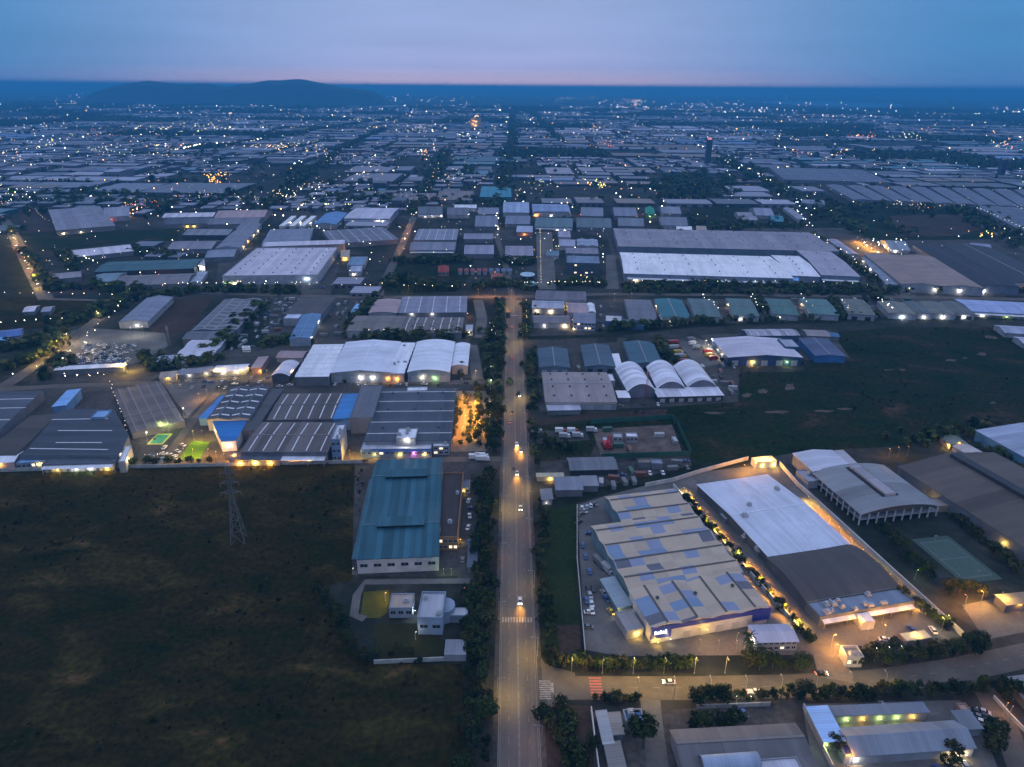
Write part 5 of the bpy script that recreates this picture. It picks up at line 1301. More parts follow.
B('canopy', 'sea green side canopy along the car park of the patchwork factory', 'canopy', 5, 'my', (603, 580, 613, 577, 631, 604, 617, 609), (.24, .30, .34), SEA)
B('office_building', 'low flat annex at the front corner of the patchwork factory', 'annex', 3.6, 'f', (616, 613, 632, 610, 642, 628, 627, 634), (.26, .25, .26), PALE, floods=[('b', .3, 'a', 500, 3), ('f', .6, 'y', 1100, 2.5)])
B('office_building', 'small white two storey office beyond the front of the patchwork factory', 'office', 6.5, 'gx', (752, 626, 789, 624, 796, 640, 754, 643), (.44, .42, .5), (.5, .52, .58), win=(2, 7, .1), floods=[('l', .3, 'w', 700, 5)])
# ---- white and dark roofed factory with its corridors of sodium light
B('factory', 'bright white roof, rear half of the long factory between two lit lanes', 'factory', 6.6, 'gx', (695, 482, 768, 478, 852, 543, 769, 557), (.50, .53, .62), (.13, .14, .16), n=1, rise=1.6, contrast=.05, units=3)
B('factory', 'charcoal curved roof with pale cross lines, front half of the white factory', 'factory', 6.7, 'ax', (770, 558, 853, 544, 897, 586, 805, 603), (.07, .062, .06), (.13, .14, .16), rise=1.6, contrast=.1, panel=30)
B('factory', 'low pale blue flat roof with pipes at the front of the charcoal roof', 'factory', 5.6, 'fx', (806, 604, 898, 588, 915, 603, 820, 618), (.20, .235, .30), (.2, .21, .23), units=12, parapet=.9, awning=(2, 4))
B('canopy', 'small bright white entrance canopy in front of the pale blue flat roof', 'canopy', 4, 'fx', (857, 614, 867, 612, 875, 621, 862, 623), WHITE, WHITE, parapet=.15)
B('canopy', 'yellow lit flat canopy alone in the forecourt beside the hedge', 'canopy', 4, 'fx', (900, 633, 925, 630, 931, 637, 906, 643), (.5, .42, .28), TAN, parapet=.15, floods=[('t', .5, 'y', 1300, 7)])
B('gatehouse', 'white walled gatehouse between the forecourt gate and the hedge', 'gatehouse', 4, 'f', (842, 648, 857, 647, 862, 658, 846, 660), (.2, .2, .22), WHITE, units=3, win=(1, 3, .3), parapet=1.2)
B('factory', 'narrow lit roof above the rear lane of the white factory', 'annex', 5, 'fx', (753, 459, 772, 456, 775, 461, 756, 464), (.5, .48, .42), WHITE, floods=[('t', .4, 'y', 1500, 8), ('f', .3, 'y', 900, 3), ('f', .9, 'y', 1400, 3)])
for nm, f, k_ in (('longer', .36, 1.5), ('smaller', .66, .8), ('middle sized', .86, 1.1)):
    u, v = 697 + 70 * f, 492 + 68 * f
    B('lean_to', nm + ' pale box lean-to against the long wall of the white factory', 'lean-to', 2.6, 'f', (u - 2, v - 2 * k_, u + 1.5, v - 2 * k_ - .5, u + 1.5 + 4 * k_, v + 1.6 * k_, u - 2 + 4 * k_, v + 1.6 * k_ + .5), PALE, GREY, parapet=.12, units=1)
# ---- bowed hall with colonnade, brown hall
h10 = B('factory', 'bowed grey roof hall on white columns beside the dark court', 'hall', 9, 'ay', (814, 472, 884, 466, 936, 503, 862, 517), (.20, .21, .225), (.10, .10, .11), rise=3.0, contrast=.2, panel=9, cols=10)
m = MB(); m.box(-3, 3, -h10['d'] * .36, h10['d'] * .36, 0, 1.6, 0); ob('ridge_vent', m.mesh('ridge_vent', mat_roof((.30, .28, .31), 'y')), h10['root'], (0, h10['d'] * .06, h10['h'] + 2.9))
m = MB(); m.box(-4.6, -3.05, -h10['d'] * .36, h10['d'] * .36, 0, .7); m.box(3.05, 4.6, -h10['d'] * .36, h10['d'] * .36, 0, .7); ob('gutter', m.mesh('gutter', M_DARK), h10['root'], (0, h10['d'] * .06, h10['h'] + 2.8))
B('hall', 'white roofed hall joined to the rear of the bowed grey hall', 'hall', 10, 'gy', (793, 454, 834, 450, 850, 467, 815, 472), (.46, .47, .55), (.3, .32, .36), rise=1.4, contrast=.05)
B('hall', 'slim pale wing on the lit side of the white roofed hall', 'hall', 8, 'my', (836, 451, 842, 450.5, 856, 463, 849, 465), (.38, .36, .4), PALE, floods=[('r', .3, 'y', 2200, 7)])
B('hut', 'low pale hut against the colonnade side of the white roofed hall', 'hut', 4, 'f', (797, 472, 806, 470, 818, 481, 808, 483), (.36, .38, .46), PALE, units=2)
h11 = B('factory', 'vast brown roof with a long black ridge vent, cut by the picture edge', 'factory', 10, 'gy', (905, 466, 990, 453, 1130, 522, 1024, 553), (.092, .075, .064), GREY, n=1, rise=4, contrast=.22, panel=9, floods=[('l', .12, 'y', 1300, 5)])
m = MB(); m.box(-2.6, 2.6, -h11['d'] * .42, h11['d'] * .42, 0, 2.2); ob('ridge_vent', m.mesh('ridge_vent', mat_roof((.04, .042, .05), 'y')), h11['root'], (0, h11['d'] * .04, h11['h'] + 3.6))
B('canopy', 'mushroom coloured round ended canopy at the corner of the bowed hall', 'canopy', 5, 'fx', (927, 499, 950, 498, 955, 504, 936, 508), (.3, .27, .24), TAN, parapet=.2, floods=[('t', .6, 'y', 600, 7), ('b', .1, 'y', 1500, 4)])
# ---- bottom right, beyond the side road
B('shed', 'bright light blue roof across the end of the workshop court', 'shed', 6, 'my', (808, 708, 827, 707, 843, 740, 824, 742), (.30, .46, .74), PALE, floods=[('f', .1, 'g', 300, 5)])
B('workshop', 'long slate roofed workshop wing above the yellow lit court', 'workshop', 5.5, 'mx', (829, 707, 922, 704, 928, 711, 832, 716), (.15, .175, .225), PALE, floods=[('f', .15, 'g', 350, 3.4), ('f', .32, 'y', 450, 3.4), ('f', .5, 'g', 350, 3.4), ('f', .68, 'g', 350, 3.4), ('f', .85, 'y', 350, 3.4)])
B('workshop', 'gabled blue grey workshop below the yellow lit court', 'workshop', 6, 'gx', (835, 728, 955, 722, 974, 746, 857, 756), (.20, .225, .27), PALE, rise=2.4, contrast=.1, floods=[('f', .02, 'w', 700, 4), ('f', .78, 'a', 500, 3), ('f', .86, 'a', 500, 3), ('f', .93, 'a', 500, 3)])
B('shed', 'slate lean-to shed beside the brick red gate of the workshop court', 'shed', 5, 'mx', (952, 712, 970, 712, 979, 726, 966, 731), (.16, .18, .22), PALE)
B('hut', 'pinkish gate hut lit warm at the workshop court gate', 'hut', 3.4, 'f', (957, 705, 966, 704, 968, 710, 960, 712), (.4, .25, .2), (.4, .24, .18), floods=[('f', .5, 'o', 300, 2.5)])
B('canopy', 'dark blue awning at the lower corner of the gabled workshop', 'canopy', 4, 'f', (842, 745, 855, 744, 858, 755, 844, 756), (.03, .04, .16), PALE, parapet=.1)
B('factory', 'broad grey brown flat roof at the bottom of the view', 'factory', 7, 'gx', (671, 730, 790, 725, 836, 792, 694, 800), (.125, .12, .125), (.3, .32, .36), n=2, rise=1.5, contrast=.12)
B('shed', 'arched pale blue roof before the broad grey brown roof', 'shed', 8.6, 'ax', (700, 755, 752, 752, 762, 768, 706, 772), (.26, .31, .40), PALE, rise=2)
B('shed', 'white roof corner at the bottom edge beside the arched pale blue roof', 'shed', 8.6, 'fx', (754, 761, 795, 758, 806, 775, 762, 778), (.44, .44, .5), PALE)
B('gatehouse', 'blue topped white guard house beside the driveway', 'gatehouse', 3.4, 'f', (623, 711, 642, 710, 643, 721, 626, 723), (.08, .15, .28), (.45, .5, .58), win=(1, 3), units=1, parapet=.8)
B('shed', 'slim pale shed along the white boundary wall', 'shed', 3.4, 'my', (598, 712, 605, 711, 611, 742, 605, 744), (.3, .32, .35), GREY)
B('shed', 'short brown grey shed next to the slim pale shed', 'shed', 3.4, 'my', (609, 714, 620, 713, 622, 733, 613, 735), (.22, .21, .2), GREY)
B('shed', 'brown grey shed at the bottom edge below the slim pale shed', 'shed', 3.4, 'my', (605, 744, 620, 742, 625, 772, 611, 773), (.2, .195, .19), GREY)
B('shed', 'dark roofed shed at the picture edge beyond the far junction', 'shed', 5, 'gy', (1013, 680, 1040, 676, 1060, 700, 1024, 704), (.2, .2, .22), GREY)
B('shed', 'low walled shed at the picture edge near the lamp lit lot', 'shed', 4, 'gx', (1000, 596, 1040, 590, 1046, 600, 1004, 606), (.2, .17, .14), GREY, floods=[('f', .3, 'o', 900, 4)])
# ------------------------------------------------------------------ boundary walls, hoardings
M_WHITEW = mat_plain('white_wall_paint', (.5, .49, .47), .8, 0, .2, .2)
M_HOARD = mat_plain('green_hoarding', (.012, .075, .055), .7, 0, .25, .2)
wall_run('boundary_wall', 'long pale wall between the white factory lane and the dark court', 'wall', [779, 465, 797, 486, 872, 555, 962, 637], 2.6, .3, M_WHITEW)
wall_run('boundary_wall', 'white wall along the sodium lit lane of the patchwork factory', 'wall', [673, 487, 745, 570, 800, 632], 2.2, .25, M_WHITEW)
wall_run('boundary_wall', 'pale wall at the weedy bank behind the two big factories', 'wall', [645, 487, 672, 482, 700, 473, 748, 460], 2.4, .25, M_WHITEW)
wall_run('boundary_wall', 'low wall down the car park side of the patchwork factory', 'wall', [577, 507, 577, 560, 585, 652], 1.6, .25, M_CONC)
wall_run('boundary_wall', 'white wall along the dark scrub beside the slim sheds', 'wall', [591, 711, 595, 745, 601, 790], 2.2, .25, M_WHITEW)
wall_run('boundary_wall', 'grey wall along the edge of the big dark field', 'wall', [-40, 473, 120, 468.5, 362, 463], 2, .25, M_CONC)
wall_run('boundary_wall', 'dark wall along the bottom of the substation lawn', 'wall', [374, 664, 462, 660], 1.8, .25, M_CONC)
wall_run('boundary_wall', 'pale wall from the workshop court down to the bottom edge', 'wall', [803, 708, 815, 735, 832, 770], 2.2, .25, M_WHITEW)
wall_run('boundary_wall', 'white kerb wall beside the far junction at the picture edge', 'wall', [993, 698, 1008, 715, 1030, 738], 1.4, .3, M_WHITEW)
wall_run('boundary_wall', 'front wall of the bottom compound along the hedge', 'wall', [696, 709, 770, 706], 1.8, .25, M_CONC)
wall_run('boundary_wall', 'orange lit wall along the bottom left plant edge', 'wall', [-20, 464, 38, 462], 2.5, .3, M_WHITEW)
wall_run('hoarding', 'dark green hoarding behind the construction plot', 'hoarding', [590, 424, 672, 419, 676, 424], 3.4, .12, M_HOARD)
wall_run('hoarding', 'dark green hoarding along the front of the construction plot', 'hoarding', [601, 459, 690, 456], 3.4, .12, M_HOARD)
wall_run('hoarding', 'dark green hoarding on the field side of the construction plot', 'hoarding', [677, 425, 691, 455.5], 3.4, .12, M_HOARD)
# red piling rig on the construction plot
p = G(607, 447); o = empty('piling_rig', p, .1, 'red piling rig standing on the fenced construction plot', 'machine')
mr_ = mat_plain('rig_red', (.42, .02, .03), .5)
m = MB(); m.box(-2.2, 2.2, -3.5, 3.5, .9, 3); m.box(-1.4, 1.4, -3.2, -1.2, 3.01, 4.4); ob('body', m.mesh('body', mr_), o)
m = MB(); m.box(-2.8, -1.9, -3.6, 3.6, 0, .95); ob('track', m.mesh('track', M_TYRE), o); m = MB(); m.box(1.9, 2.8, -3.6, 3.6, 0, .95); ob('track', m.mesh('track', M_TYRE), o)
m = MB(); m.box(-1.1, -.6, -4.6, -4, .8, 10); m.box(.6, 1.1, -4.6, -4, .8, 10)
for k in range(8): m.box(-.6, .6, -4.5, -4.1, 1.5 + k * 1.1, 1.75 + k * 1.1)
ob('mast', m.mesh('mast', mr_), o)
# masts
def mast(p, H, label, red):
    o = empty('lattice_mast', p, 0, label, 'mast'); m = MB(); st = mat_plain('mast_red' if red else 'mast_grey', (.4, .08, .06) if red else (.25, .25, .25), .6); k = 12
    for i in range(k):
        z0, z1 = H * i / k, H * (i + 1) / k; a, b = .7 * (1 - .5 * i / k), .7 * (1 - .5 * (i + 1) / k)
        for s in ((-1, -1), (1, -1), (1, 1), (-1, 1)): m.tube((s[0] * a, s[1] * a, z0), (s[0] * b, s[1] * b, z1), .09, .09, 4)
        m.tube((-a, -a, z0), (b, -b, z1), .06, .06, 4); m.tube((a, a, z0), (-b, b, z1), .06, .06, 4)
    ob('lattice', m.mesh('lattice', st), o)
    m = MB()
    for i in range(3):
        t = 2 * PI * i / 3; m.box(.8 * math.cos(t) - .2, .8 * math.cos(t) + .2, .8 * math.sin(t) - .2, .8 * math.sin(t) + .2, H - 2.4, H)
    m.tube((0, 0, H - 1), (0, 0, H + 2), .06, .04, 5); ob('antenna', m.mesh('antenna', M_UNIT), o)
mast(G(646, 398), 20, 'thin red lattice mast in front of the first barrel roof', True)
mast(G(170, 346), 17, 'telecom mast with antennas beside the dark field and lit yard', False)
pylon(G(239, 541), math.radians(8), 40, 'tall lattice power pylon standing alone in the dark field')
# far towers
def far_tower(u, v, H, wd, label, crown):
    p = G(u, v); o = empty('tower_block', p, 0, label, 'tower'); m = MB(); m.box(-wd / 2, wd / 2, -wd / 2, wd / 2, 0, H); ob('wall', m.mesh('wall', wallm((.06, .09, .15))), o)
    m = MB()
    for k in range(int(H / 4)): m.box(-wd * .42, wd * .42, -wd / 2 - .3, -wd / 2 - .01, 2 + k * 4, 3.8 + k * 4)
    ob('window_band', m.mesh('window_band', M_GLASS), o)
    m = MB(); m.box(-wd * .3, wd * .3, -wd * .3, wd * .3, H, H + 5); ob('roof_house', m.mesh('roof_house', mat_emit('red_crown', LCOL['r'], .9) if crown else M_UNIT), o)
far_tower(707, 164.5, 68, 15, 'slim dark tower block with a red glowing crown, by the treed diagonal road', True)
far_tower(1000, 177, 42, 13, 'pale slim tower in the haze toward the picture edge', False)
far_tower(491, 181, 20, 10, 'short pale tower rising over the mid estate roofs', False)
tw_ = G(476, 128); o = empty('office_tower', tw_, 0, 'orange lit tall shed front along the far boulevard', 'building'); m = MB(); m.box(-28, 28, -28, 28, 0, 50); ob('wall', m.mesh('wall', wallm((.4, .3, .22))), o)
for z in (15, 35): flood(o, (0, -32, z), 'a', 14000, 1500); flood(o, (-14, -32, z + 6), 'o', 14000, 1500)

# ------------------------------------------------------------------ trees
trow([489, 478, 487, 560, 484, 660, 481, 790], 44, 7, 'broad', 'street_tree', 'dark tree in the row on the field side verge of the avenue', 'verge trees, field side of the avenue', 1.5)
trow([481, 490, 479, 570, 474, 660, 470, 790], 40, 6.5, 'broad', 'street_tree', 'dark tree in the second row behind the field side verge', 'second row behind the field side verge', 1.8)
trow([473, 600, 468, 690, 462, 790], 16, 5.5, 'broad', 'street_tree', 'dark tree along the edge of the field, third row from the avenue', 'third row from the avenue', 2)
trow([498, 303, 498, 380, 497, 455], 40, 7.5, 'broad', 'street_tree', 'dark tree along the upper avenue in front of the white plant', 'trees along the upper avenue', 2)
trow([490, 330, 489, 390, 489, 455], 26, 7.5, 'broad', 'street_tree', 'dark tree behind the upper avenue row, near the white plant', 'second row along the upper avenue', 2.5)
trow([483, 342, 484, 372], 8, 7, 'broad', 'street_tree', 'dark tree between the access road and the upper avenue', 'trees by the access road', 2)
trow([525, 303, 526, 340], 14, 6, 'slim', 'street_tree', 'slim dark tree in the lamp strung row at the crossroads', 'lamp strung trees', 1)
trow([531, 350, 533, 400, 536, 470], 20, 5.5, 'broad', 'street_tree', 'dark tree on the shed side verge of the avenue', 'verge trees, shed side of the avenue', 2)
trow([538, 440, 560, 452, 575, 450], 14, 5.5, 'broad', 'tree', 'dark tree in the scrub between the avenue and the huts', 'scrub trees by the huts', 4)
trow([540, 500, 541, 560, 545, 640], 14, 4.5, 'shrub', 'shrub', 'dark shrub on the grass verge beside the avenue', 'verge shrubs', 2)
trow([545, 648, 552, 664, 575, 669, 640, 670, 690, 669], 34, 5.5, 'broad', 'street_tree', 'dark tree in the row between the side road and the patchwork factory', 'row before the patchwork factory', 1.4)
trow([746, 668, 780, 668, 806, 667], 14, 6, 'broad', 'street_tree', 'dark tree between the side road and the small white office', 'row before the small white office', 1.4)
trow([742, 655, 748, 664, 760, 668], 4, 7, 'palm', 'palm', 'palm at the corner of the patchwork factory forecourt', 'corner palms', 1.5)
trow([862, 664, 900, 662, 950, 655, 985, 648], 30, 6, 'broad', 'street_tree', 'dark tree in the thick row between the side road and the forecourt', 'thick row by the forecourt', 2)
trow([858, 654, 885, 650, 898, 645], 12, 2.6, 'shrub', 'shrub', 'clipped shrub in the forecourt hedge', 'forecourt shrubs', 1)
trow([690, 703, 768, 700, 850, 699, 930, 696, 985, 694], 52, 5.5, 'broad', 'street_tree', 'dark tree in the row on the lower side of the side road', 'row on the lower side of the side road', 1.3)
trow([595, 702, 640, 702], 10, 3, 'shrub', 'shrub', 'shrub along the lower side of the side road near the guard house', 'shrubs near the guard house', 1)
trow([552, 707, 565, 720, 572, 740, 570, 767], 26, 3.6, 'shrub', 'shrub', 'scrub bush on the brown corner plot by the crossing', 'scrub on the corner plot', 6)
want_tree(G(643, 748), 13, 'broad', 'tree', 'largest round tree, in the bottom compound beside the driveway', None)
trow([690, 727, 745, 722], 8, 4, 'shrub', 'shrub', 'shrub against the broad grey brown roof', 'shrubs by the grey brown roof', 1)
trow([985, 690, 1000, 697, 1012, 700], 7, 6.5, 'broad', 'tree', 'dark tree at the far junction corner', 'junction corner trees', 2)
trow([985, 728, 998, 738, 990, 752], 9, 6, 'broad', 'tree', 'dark tree beside the workshop court car park', 'workshop court trees', 2)
trow([828, 745, 840, 752], 4, 5, 'broad', 'tree', 'dark tree beside the dark blue awning', 'trees by the awning', 2)
trow([948, 757, 950, 768], 3, 6, 'broad', 'tree', 'dark tree below the gabled workshop', 'trees below the workshop', 1.5)
trow([314, 586, 330, 610, 350, 642, 372, 664], 26, 5, 'broad', 'tree', 'dark tree in the slanting belt beside the substation', 'slanting belt by the substation', 1.6)
trow([376, 650, 420, 661], 5, 3, 'shrub', 'shrub', 'shrub on the substation lawn', 'substation shrubs', 2)
trow([465, 590, 470, 640, 466, 656], 12, 5.5, 'broad', 'tree', 'dark tree between the substation and the avenue', 'trees between substation and avenue', 2)
trow([455, 402, 453, 425, 450, 448], 14, 6, 'broad', 'tree', 'dark tree on the roof side of the sodium lit car park', 'car park trees by the roof', 1)
trow([480, 393, 479, 420, 478, 448], 14, 6, 'slim', 'tree', 'dark tree on the lamp fence side of the sodium lit car park', 'car park trees by the fence', 1)
trow([471, 414, 469, 432, 469, 445], 8, 4.5, 'slim', 'tree', 'small tree in the middle bed of the sodium lit car park', 'car park middle trees', .6)
trow([464, 395, 467, 407], 3, 4.5, 'broad', 'tree', 'round tree at the head of the sodium lit car park', 'car park head trees', 1)
trow([347, 337, 400, 339, 462, 338], 30, 7, 'broad', 'tree', 'dark tree in the hedge behind the white plant roofs', 'hedge behind the white plant', 2)
trow([345, 330, 360, 315, 376, 300], 18, 6.5, 'broad', 'tree', 'dark tree in the double row beside the brown halls lane', 'double row by the brown halls', 2)
trow([352, 333, 368, 315, 382, 302], 14, 6.5, 'broad', 'tree', 'dark tree in the double row beside the brown halls lane', 'double row by the brown halls', 2)
trow([262, 345, 300, 343, 312, 343], 16, 7, 'broad', 'tree', 'dark tree behind the pale pink curved roof', 'trees behind the pink curved roof', 3)
trow([213, 353, 225, 341, 242, 325, 262, 306], 26, 7, 'broad', 'tree', 'dark tree in the belt beside the solar panel roof', 'belt by the solar roof', 2.5)
trow([162, 369, 180, 366, 205, 364, 214, 360], 16, 6, 'broad', 'tree', 'dark tree in front of the white front wing', 'trees before the white front wing', 3)
trow([146, 358, 150, 372], 7, 6, 'broad', 'tree', 'dark tree beside the wreck yard gate', 'trees by the wreck yard gate', 3)
trow([165, 295, 200, 292, 240, 291, 300, 293], 30, 7, 'broad', 'tree', 'dark tree along the road below the lilac factory', 'trees below the lilac factory', 4)
trow([395, 262, 430, 262, 470, 262], 26, 8, 'broad', 'tree', 'tree of the dark block below the stepped roofs', 'dark tree block', 6)
trow([380, 288, 400, 280, 425, 285, 455, 290], 30, 8, 'broad', 'tree', 'tree of the dark block beside the red hip roofed house', 'dark block by the red house', 8)
trow([480, 288, 510, 286, 532, 290], 22, 7.5, 'broad', 'tree', 'dark tree above the crossroads', 'trees above the crossroads', 5)
trow([505, 262, 520, 265, 535, 262], 16, 7, 'broad', 'tree', 'dark tree beside the string lit car park', 'trees by the string lit car park', 5)
trow([555, 286, 580, 284, 604, 287], 20, 7, 'broad', 'tree', 'dark tree before the dark fronted blue office block', 'trees before the blue office', 4)
trow([622, 288, 700, 287, 800, 288, 880, 292], 60, 6.5, 'broad', 'street_tree', 'round dark tree in the long row before the white topped complex', 'long row before the white complex', 2)
trow([625, 292, 750, 293, 850, 294], 36, 6, 'broad', 'street_tree', 'dark tree on the near side of the road before the white complex', 'near side row before the white complex', 2)
trow([905, 292, 960, 291, 1030, 292], 26, 6.5, 'broad', 'street_tree', 'dark tree before the reddish factory and black roofs', 'row before the black roofs', 2)
trow([600, 331, 650, 327, 720, 323], 26, 6, 'broad', 'tree', 'dark tree along the weedy ditch', 'trees along the ditch', 3)
trow([720, 322, 800, 320, 880, 318], 26, 5, 'broad', 'tree', 'dark tree along the far stretch of the weedy ditch', 'far stretch of the ditch', 2)
trow([756, 303, 762, 313], 8, 7, 'broad', 'tree', 'dark tree in the gap between the green sheds', 'gap trees between green sheds', 2)
trow([832, 302, 845, 318], 8, 7, 'broad', 'tree', 'dark tree beside the olive grey shed', 'trees by the olive grey shed', 2)
trow([872, 296, 878, 304], 5, 8, 'broad', 'tree', 'dark tree at the foot of the diagonal road', 'trees at the diagonal road', 2)
trow([658, 342, 664, 356, 672, 366], 16, 6, 'broad', 'tree', 'dark tree between the lorry yard and the slate teal shed', 'trees by the lorry yard', 2)
trow([720, 362, 760, 361, 800, 360], 14, 4, 'shrub', 'shrub', 'shrub along the front of the lilac white factory', 'shrubs by the lilac white factory', 1.5)
trow([810, 236, 850, 266, 900, 296], 34, 6, 'broad', 'street_tree', 'dark tree along the diagonal road of the white complex', 'trees on the diagonal road', 4)
trow([880, 530, 905, 556, 940, 590, 985, 598], 26, 6, 'broad', 'tree', 'dark tree around the faded green court', 'trees around the faded court', 2.5)
trow([955, 520, 985, 545, 1018, 575], 16, 4.5, 'shrub', 'shrub', 'shrub between the court and the vast brown roof', 'shrubs by the vast brown roof', 2)
trow([905, 600, 935, 618, 955, 632], 12, 4.5, 'broad', 'tree', 'yellow lit tree at the end of the pale court wall', 'lit trees by the court wall', 2)
trow([685, 500, 720, 540, 765, 590, 815, 648], 36, 3, 'shrub', 'shrub', 'shrub lining the sodium lane of the white factory', 'shrubs on the sodium lane', 1)
trow([905, 443, 935, 438, 985, 428, 970, 440], 26, 6, 'broad', 'tree', 'dark tree behind the vast brown roof by the green field', 'trees behind the brown roof', 4)
trow([990, 452, 1010, 465, 1030, 480], 14, 5, 'broad', 'tree', 'dark tree beside the light blue walled warehouse', 'trees by the light blue wall', 2)
trow([0, 372, 30, 362, 50, 352, 62, 335], 24, 7, 'broad', 'tree', 'dark tree along the lit diagonal road at the picture edge', 'trees on the lit diagonal road', 4)
trow([0, 352, 25, 346, 50, 338], 18, 7, 'broad', 'tree', 'dark tree behind the blue roadside sheds', 'trees behind the blue sheds', 4)
trow([35, 382, 60, 372, 55, 360], 10, 7, 'broad', 'tree', 'dark tree at the bend of the lit diagonal road', 'trees at the road bend', 3)
trow([60, 328, 90, 314, 125, 300], 24, 7, 'broad', 'tree', 'dark tree on the upper stretch of the lit diagonal road', 'upper stretch of the diagonal road', 3)
trow([48, 290, 90, 288, 130, 292, 160, 300], 30, 8, 'broad', 'tree', 'dark tree along the field below the deep teal factory', 'trees below the teal factory', 6)
trow([100, 318, 118, 308, 128, 300], 14, 8, 'broad', 'tree', 'dark tree beside the lone slate blue warehouse', 'trees by the lone warehouse', 4)
trow([22, 250, 40, 270, 52, 290], 20, 8, 'broad', 'tree', 'dark tree beside the lit highway', 'trees by the highway', 6)
trow([60, 250, 70, 262, 80, 272], 16, 8, 'broad', 'tree', 'dark tree behind the long pale warehouse', 'trees behind the long pale warehouse', 8)
trow([130, 250, 155, 256, 170, 258], 20, 8, 'broad', 'tree', 'dark tree behind the deep teal factory', 'trees behind the teal factory', 8)
trow([120, 466, 160, 464, 215, 463], 9, 3.4, 'shrub', 'shrub', 'small lit tree at the front of the plant forecourt', 'lit forecourt shrubs', .8)
trow([10, 464, 60, 465, 110, 465], 14, 3.4, 'shrub', 'shrub', 'shrub along the lorry dock front', 'shrubs along the lorry dock', 1)
trow([318, 380, 330, 379, 345, 379], 7, 4, 'palm', 'palm', 'lit palm before the white ribbed hall', 'palms before the white plant', 1)
trow([455, 374, 462, 372], 4, 6, 'broad', 'tree', 'dark tree at the corner of the small white end hall', 'trees by the white end hall', 2)
rest = plant_all()
spots = []
for d, p, s, k, nm, l, g in rest:
    z_ = {'broad': 8, 'slim': 8, 'shrub': 4, 'palm': 6}[k] * s * 1.25
    spots.append((p.x, p.y, z_)); spots.append((p.x + random.gauss(0, 5), p.y + random.gauss(0, 5), z_ * random.uniform(.7, 1)))
def belt(pts, n, size, jit):
    for p, a in along(chain(pts), n, jit): spots.append((p.x, p.y, size * random.uniform(.7, 1.3)))
def blob(pts, n, size):
    P = [G(pts[i], pts[i + 1]) for i in range(0, len(pts), 2)]
    x0, x1 = min(p.x for p in P), max(p.x for p in P); y0, y1 = min(p.y for p in P), max(p.y for p in P)
    k = 0
    while k < n:
        x, y = random.uniform(x0, x1), random.uniform(y0, y1)
        c = False
        for i in range(len(P)):
            a, b = P[i], P[i - 1]
            if (a.y > y) != (b.y > y) and x < (b.x - a.x) * (y - a.y) / (b.y - a.y) + a.x: c = not c
        if c: spots.append((x, y, size * random.uniform(.6, 1.3)))
        k += 1
blob([648, 186, 660, 179, 700, 174, 732, 180, 742, 198, 690, 202, 655, 198], 420, 14)
blob([0, 196, 90, 190, 170, 200, 280, 201, 290, 206, 150, 207, 0, 206], 300, 13)
blob([280, 205, 330, 197, 300, 194, 500, 202, 470, 205, 300, 206], 160, 12)
blob([720, 160, 735, 155, 800, 196, 880, 234, 850, 236, 790, 205], 420, 12)
blob([690, 224, 755, 221, 806, 224, 806, 231, 690, 231], 120, 9)
blob([808, 208, 890, 203, 990, 210, 985, 216, 850, 213, 815, 222], 200, 11)
blob([990, 212, 1024, 230, 1100, 270, 1060, 270, 985, 225], 260, 11)
blob([455, 172, 470, 165, 480, 180, 470, 186], 60, 12)
blob([500, 160, 510, 160, 512, 200, 503, 200], 90, 11)
blob([280, 175, 300, 165, 310, 172, 290, 180], 60, 13)
blob([130, 207, 165, 204, 180, 208, 160, 214], 60, 12)
# ------------------------------------------------------------------ the estate running on to the horizon
def clear(x, y, w, d, pad=6.0):
    for (fx, fy, a, hw, hd) in FOOT:
        dx, dy = x - fx, y - fy
        r = hw + hd + w + d
        if abs(dx) > r or abs(dy) > r: continue
        u = dx * math.cos(a) + dy * math.sin(a); v = -dx * math.sin(a) + dy * math.cos(a)
        if abs(u) < hw + w / 2 + pad and abs(v) < hd + d / 2 + pad: return False
    return True
FIELDS = []
for o in S.objects:
    if o.name.split('.')[0] in ('field', 'lake', 'soil_patch', 'yard') and o.type == 'MESH':
        FIELDS.append([(v.co.x + o.location.x, v.co.y + o.location.y) for v in o.data.vertices])
def in_field(x, y):
    for P in FIELDS:
        c = False
        for i in range(len(P)):
            a, b = P[i], P[i - 1]
            if (a[1] > y) != (b[1] > y) and x < (b[0] - a[0]) * (y - a[1]) / (b[1] - a[1]) + a[0]: c = not c
        if c: return True
    return False
WOODS = [G(690, 190), G(760, 180)]
def lane_d(x, y):
    """distance to the treed diagonal roads"""
    best = 1e9
    for A, Bp in LANES:
        d = Bp - A; t = max(0, min(1, ((x - A.x) * d.x + (y - A.y) * d.y) / d.length_squared))
        best = min(best, math.hypot(x - A.x - d.x * t, y - A.y - d.y * t))
    return best
LANES = []
for pts in ([445, 152, 432, 180, 414, 217], [560, 143, 545, 125, 530, 112], [720, 160, 800, 200, 860, 234], [950, 208, 1024, 250], [497, 214, 512, 150, 513, 110], [175, 152, 250, 143, 320, 130, 400, 118], [255, 215, 300, 180, 350, 145, 385, 130]):
    P = chain(pts); LANES += list(zip(P, P[1:]))
FARC = [((.15, .155, .21), 'lilac grey', 34), ((.27, .28, .36), 'pale', 16), ((.095, .115, .165), 'slate', 30), ((.055, .07, .10), 'dark', 16), ((.03, .12, .165), 'teal', 4), ((.07, .14, .28), 'blue', 4), ((.12, .095, .09), 'brownish', 8)]
cand = []      # (distance, x, y, width, depth, height, turn, colour index)
STREETS = []   # (x0, y0, x1, y1) lamp and tree lined streets between the blocks
WOODY = []     # open or wooded blocks
wts = [c[2] for c in FARC]
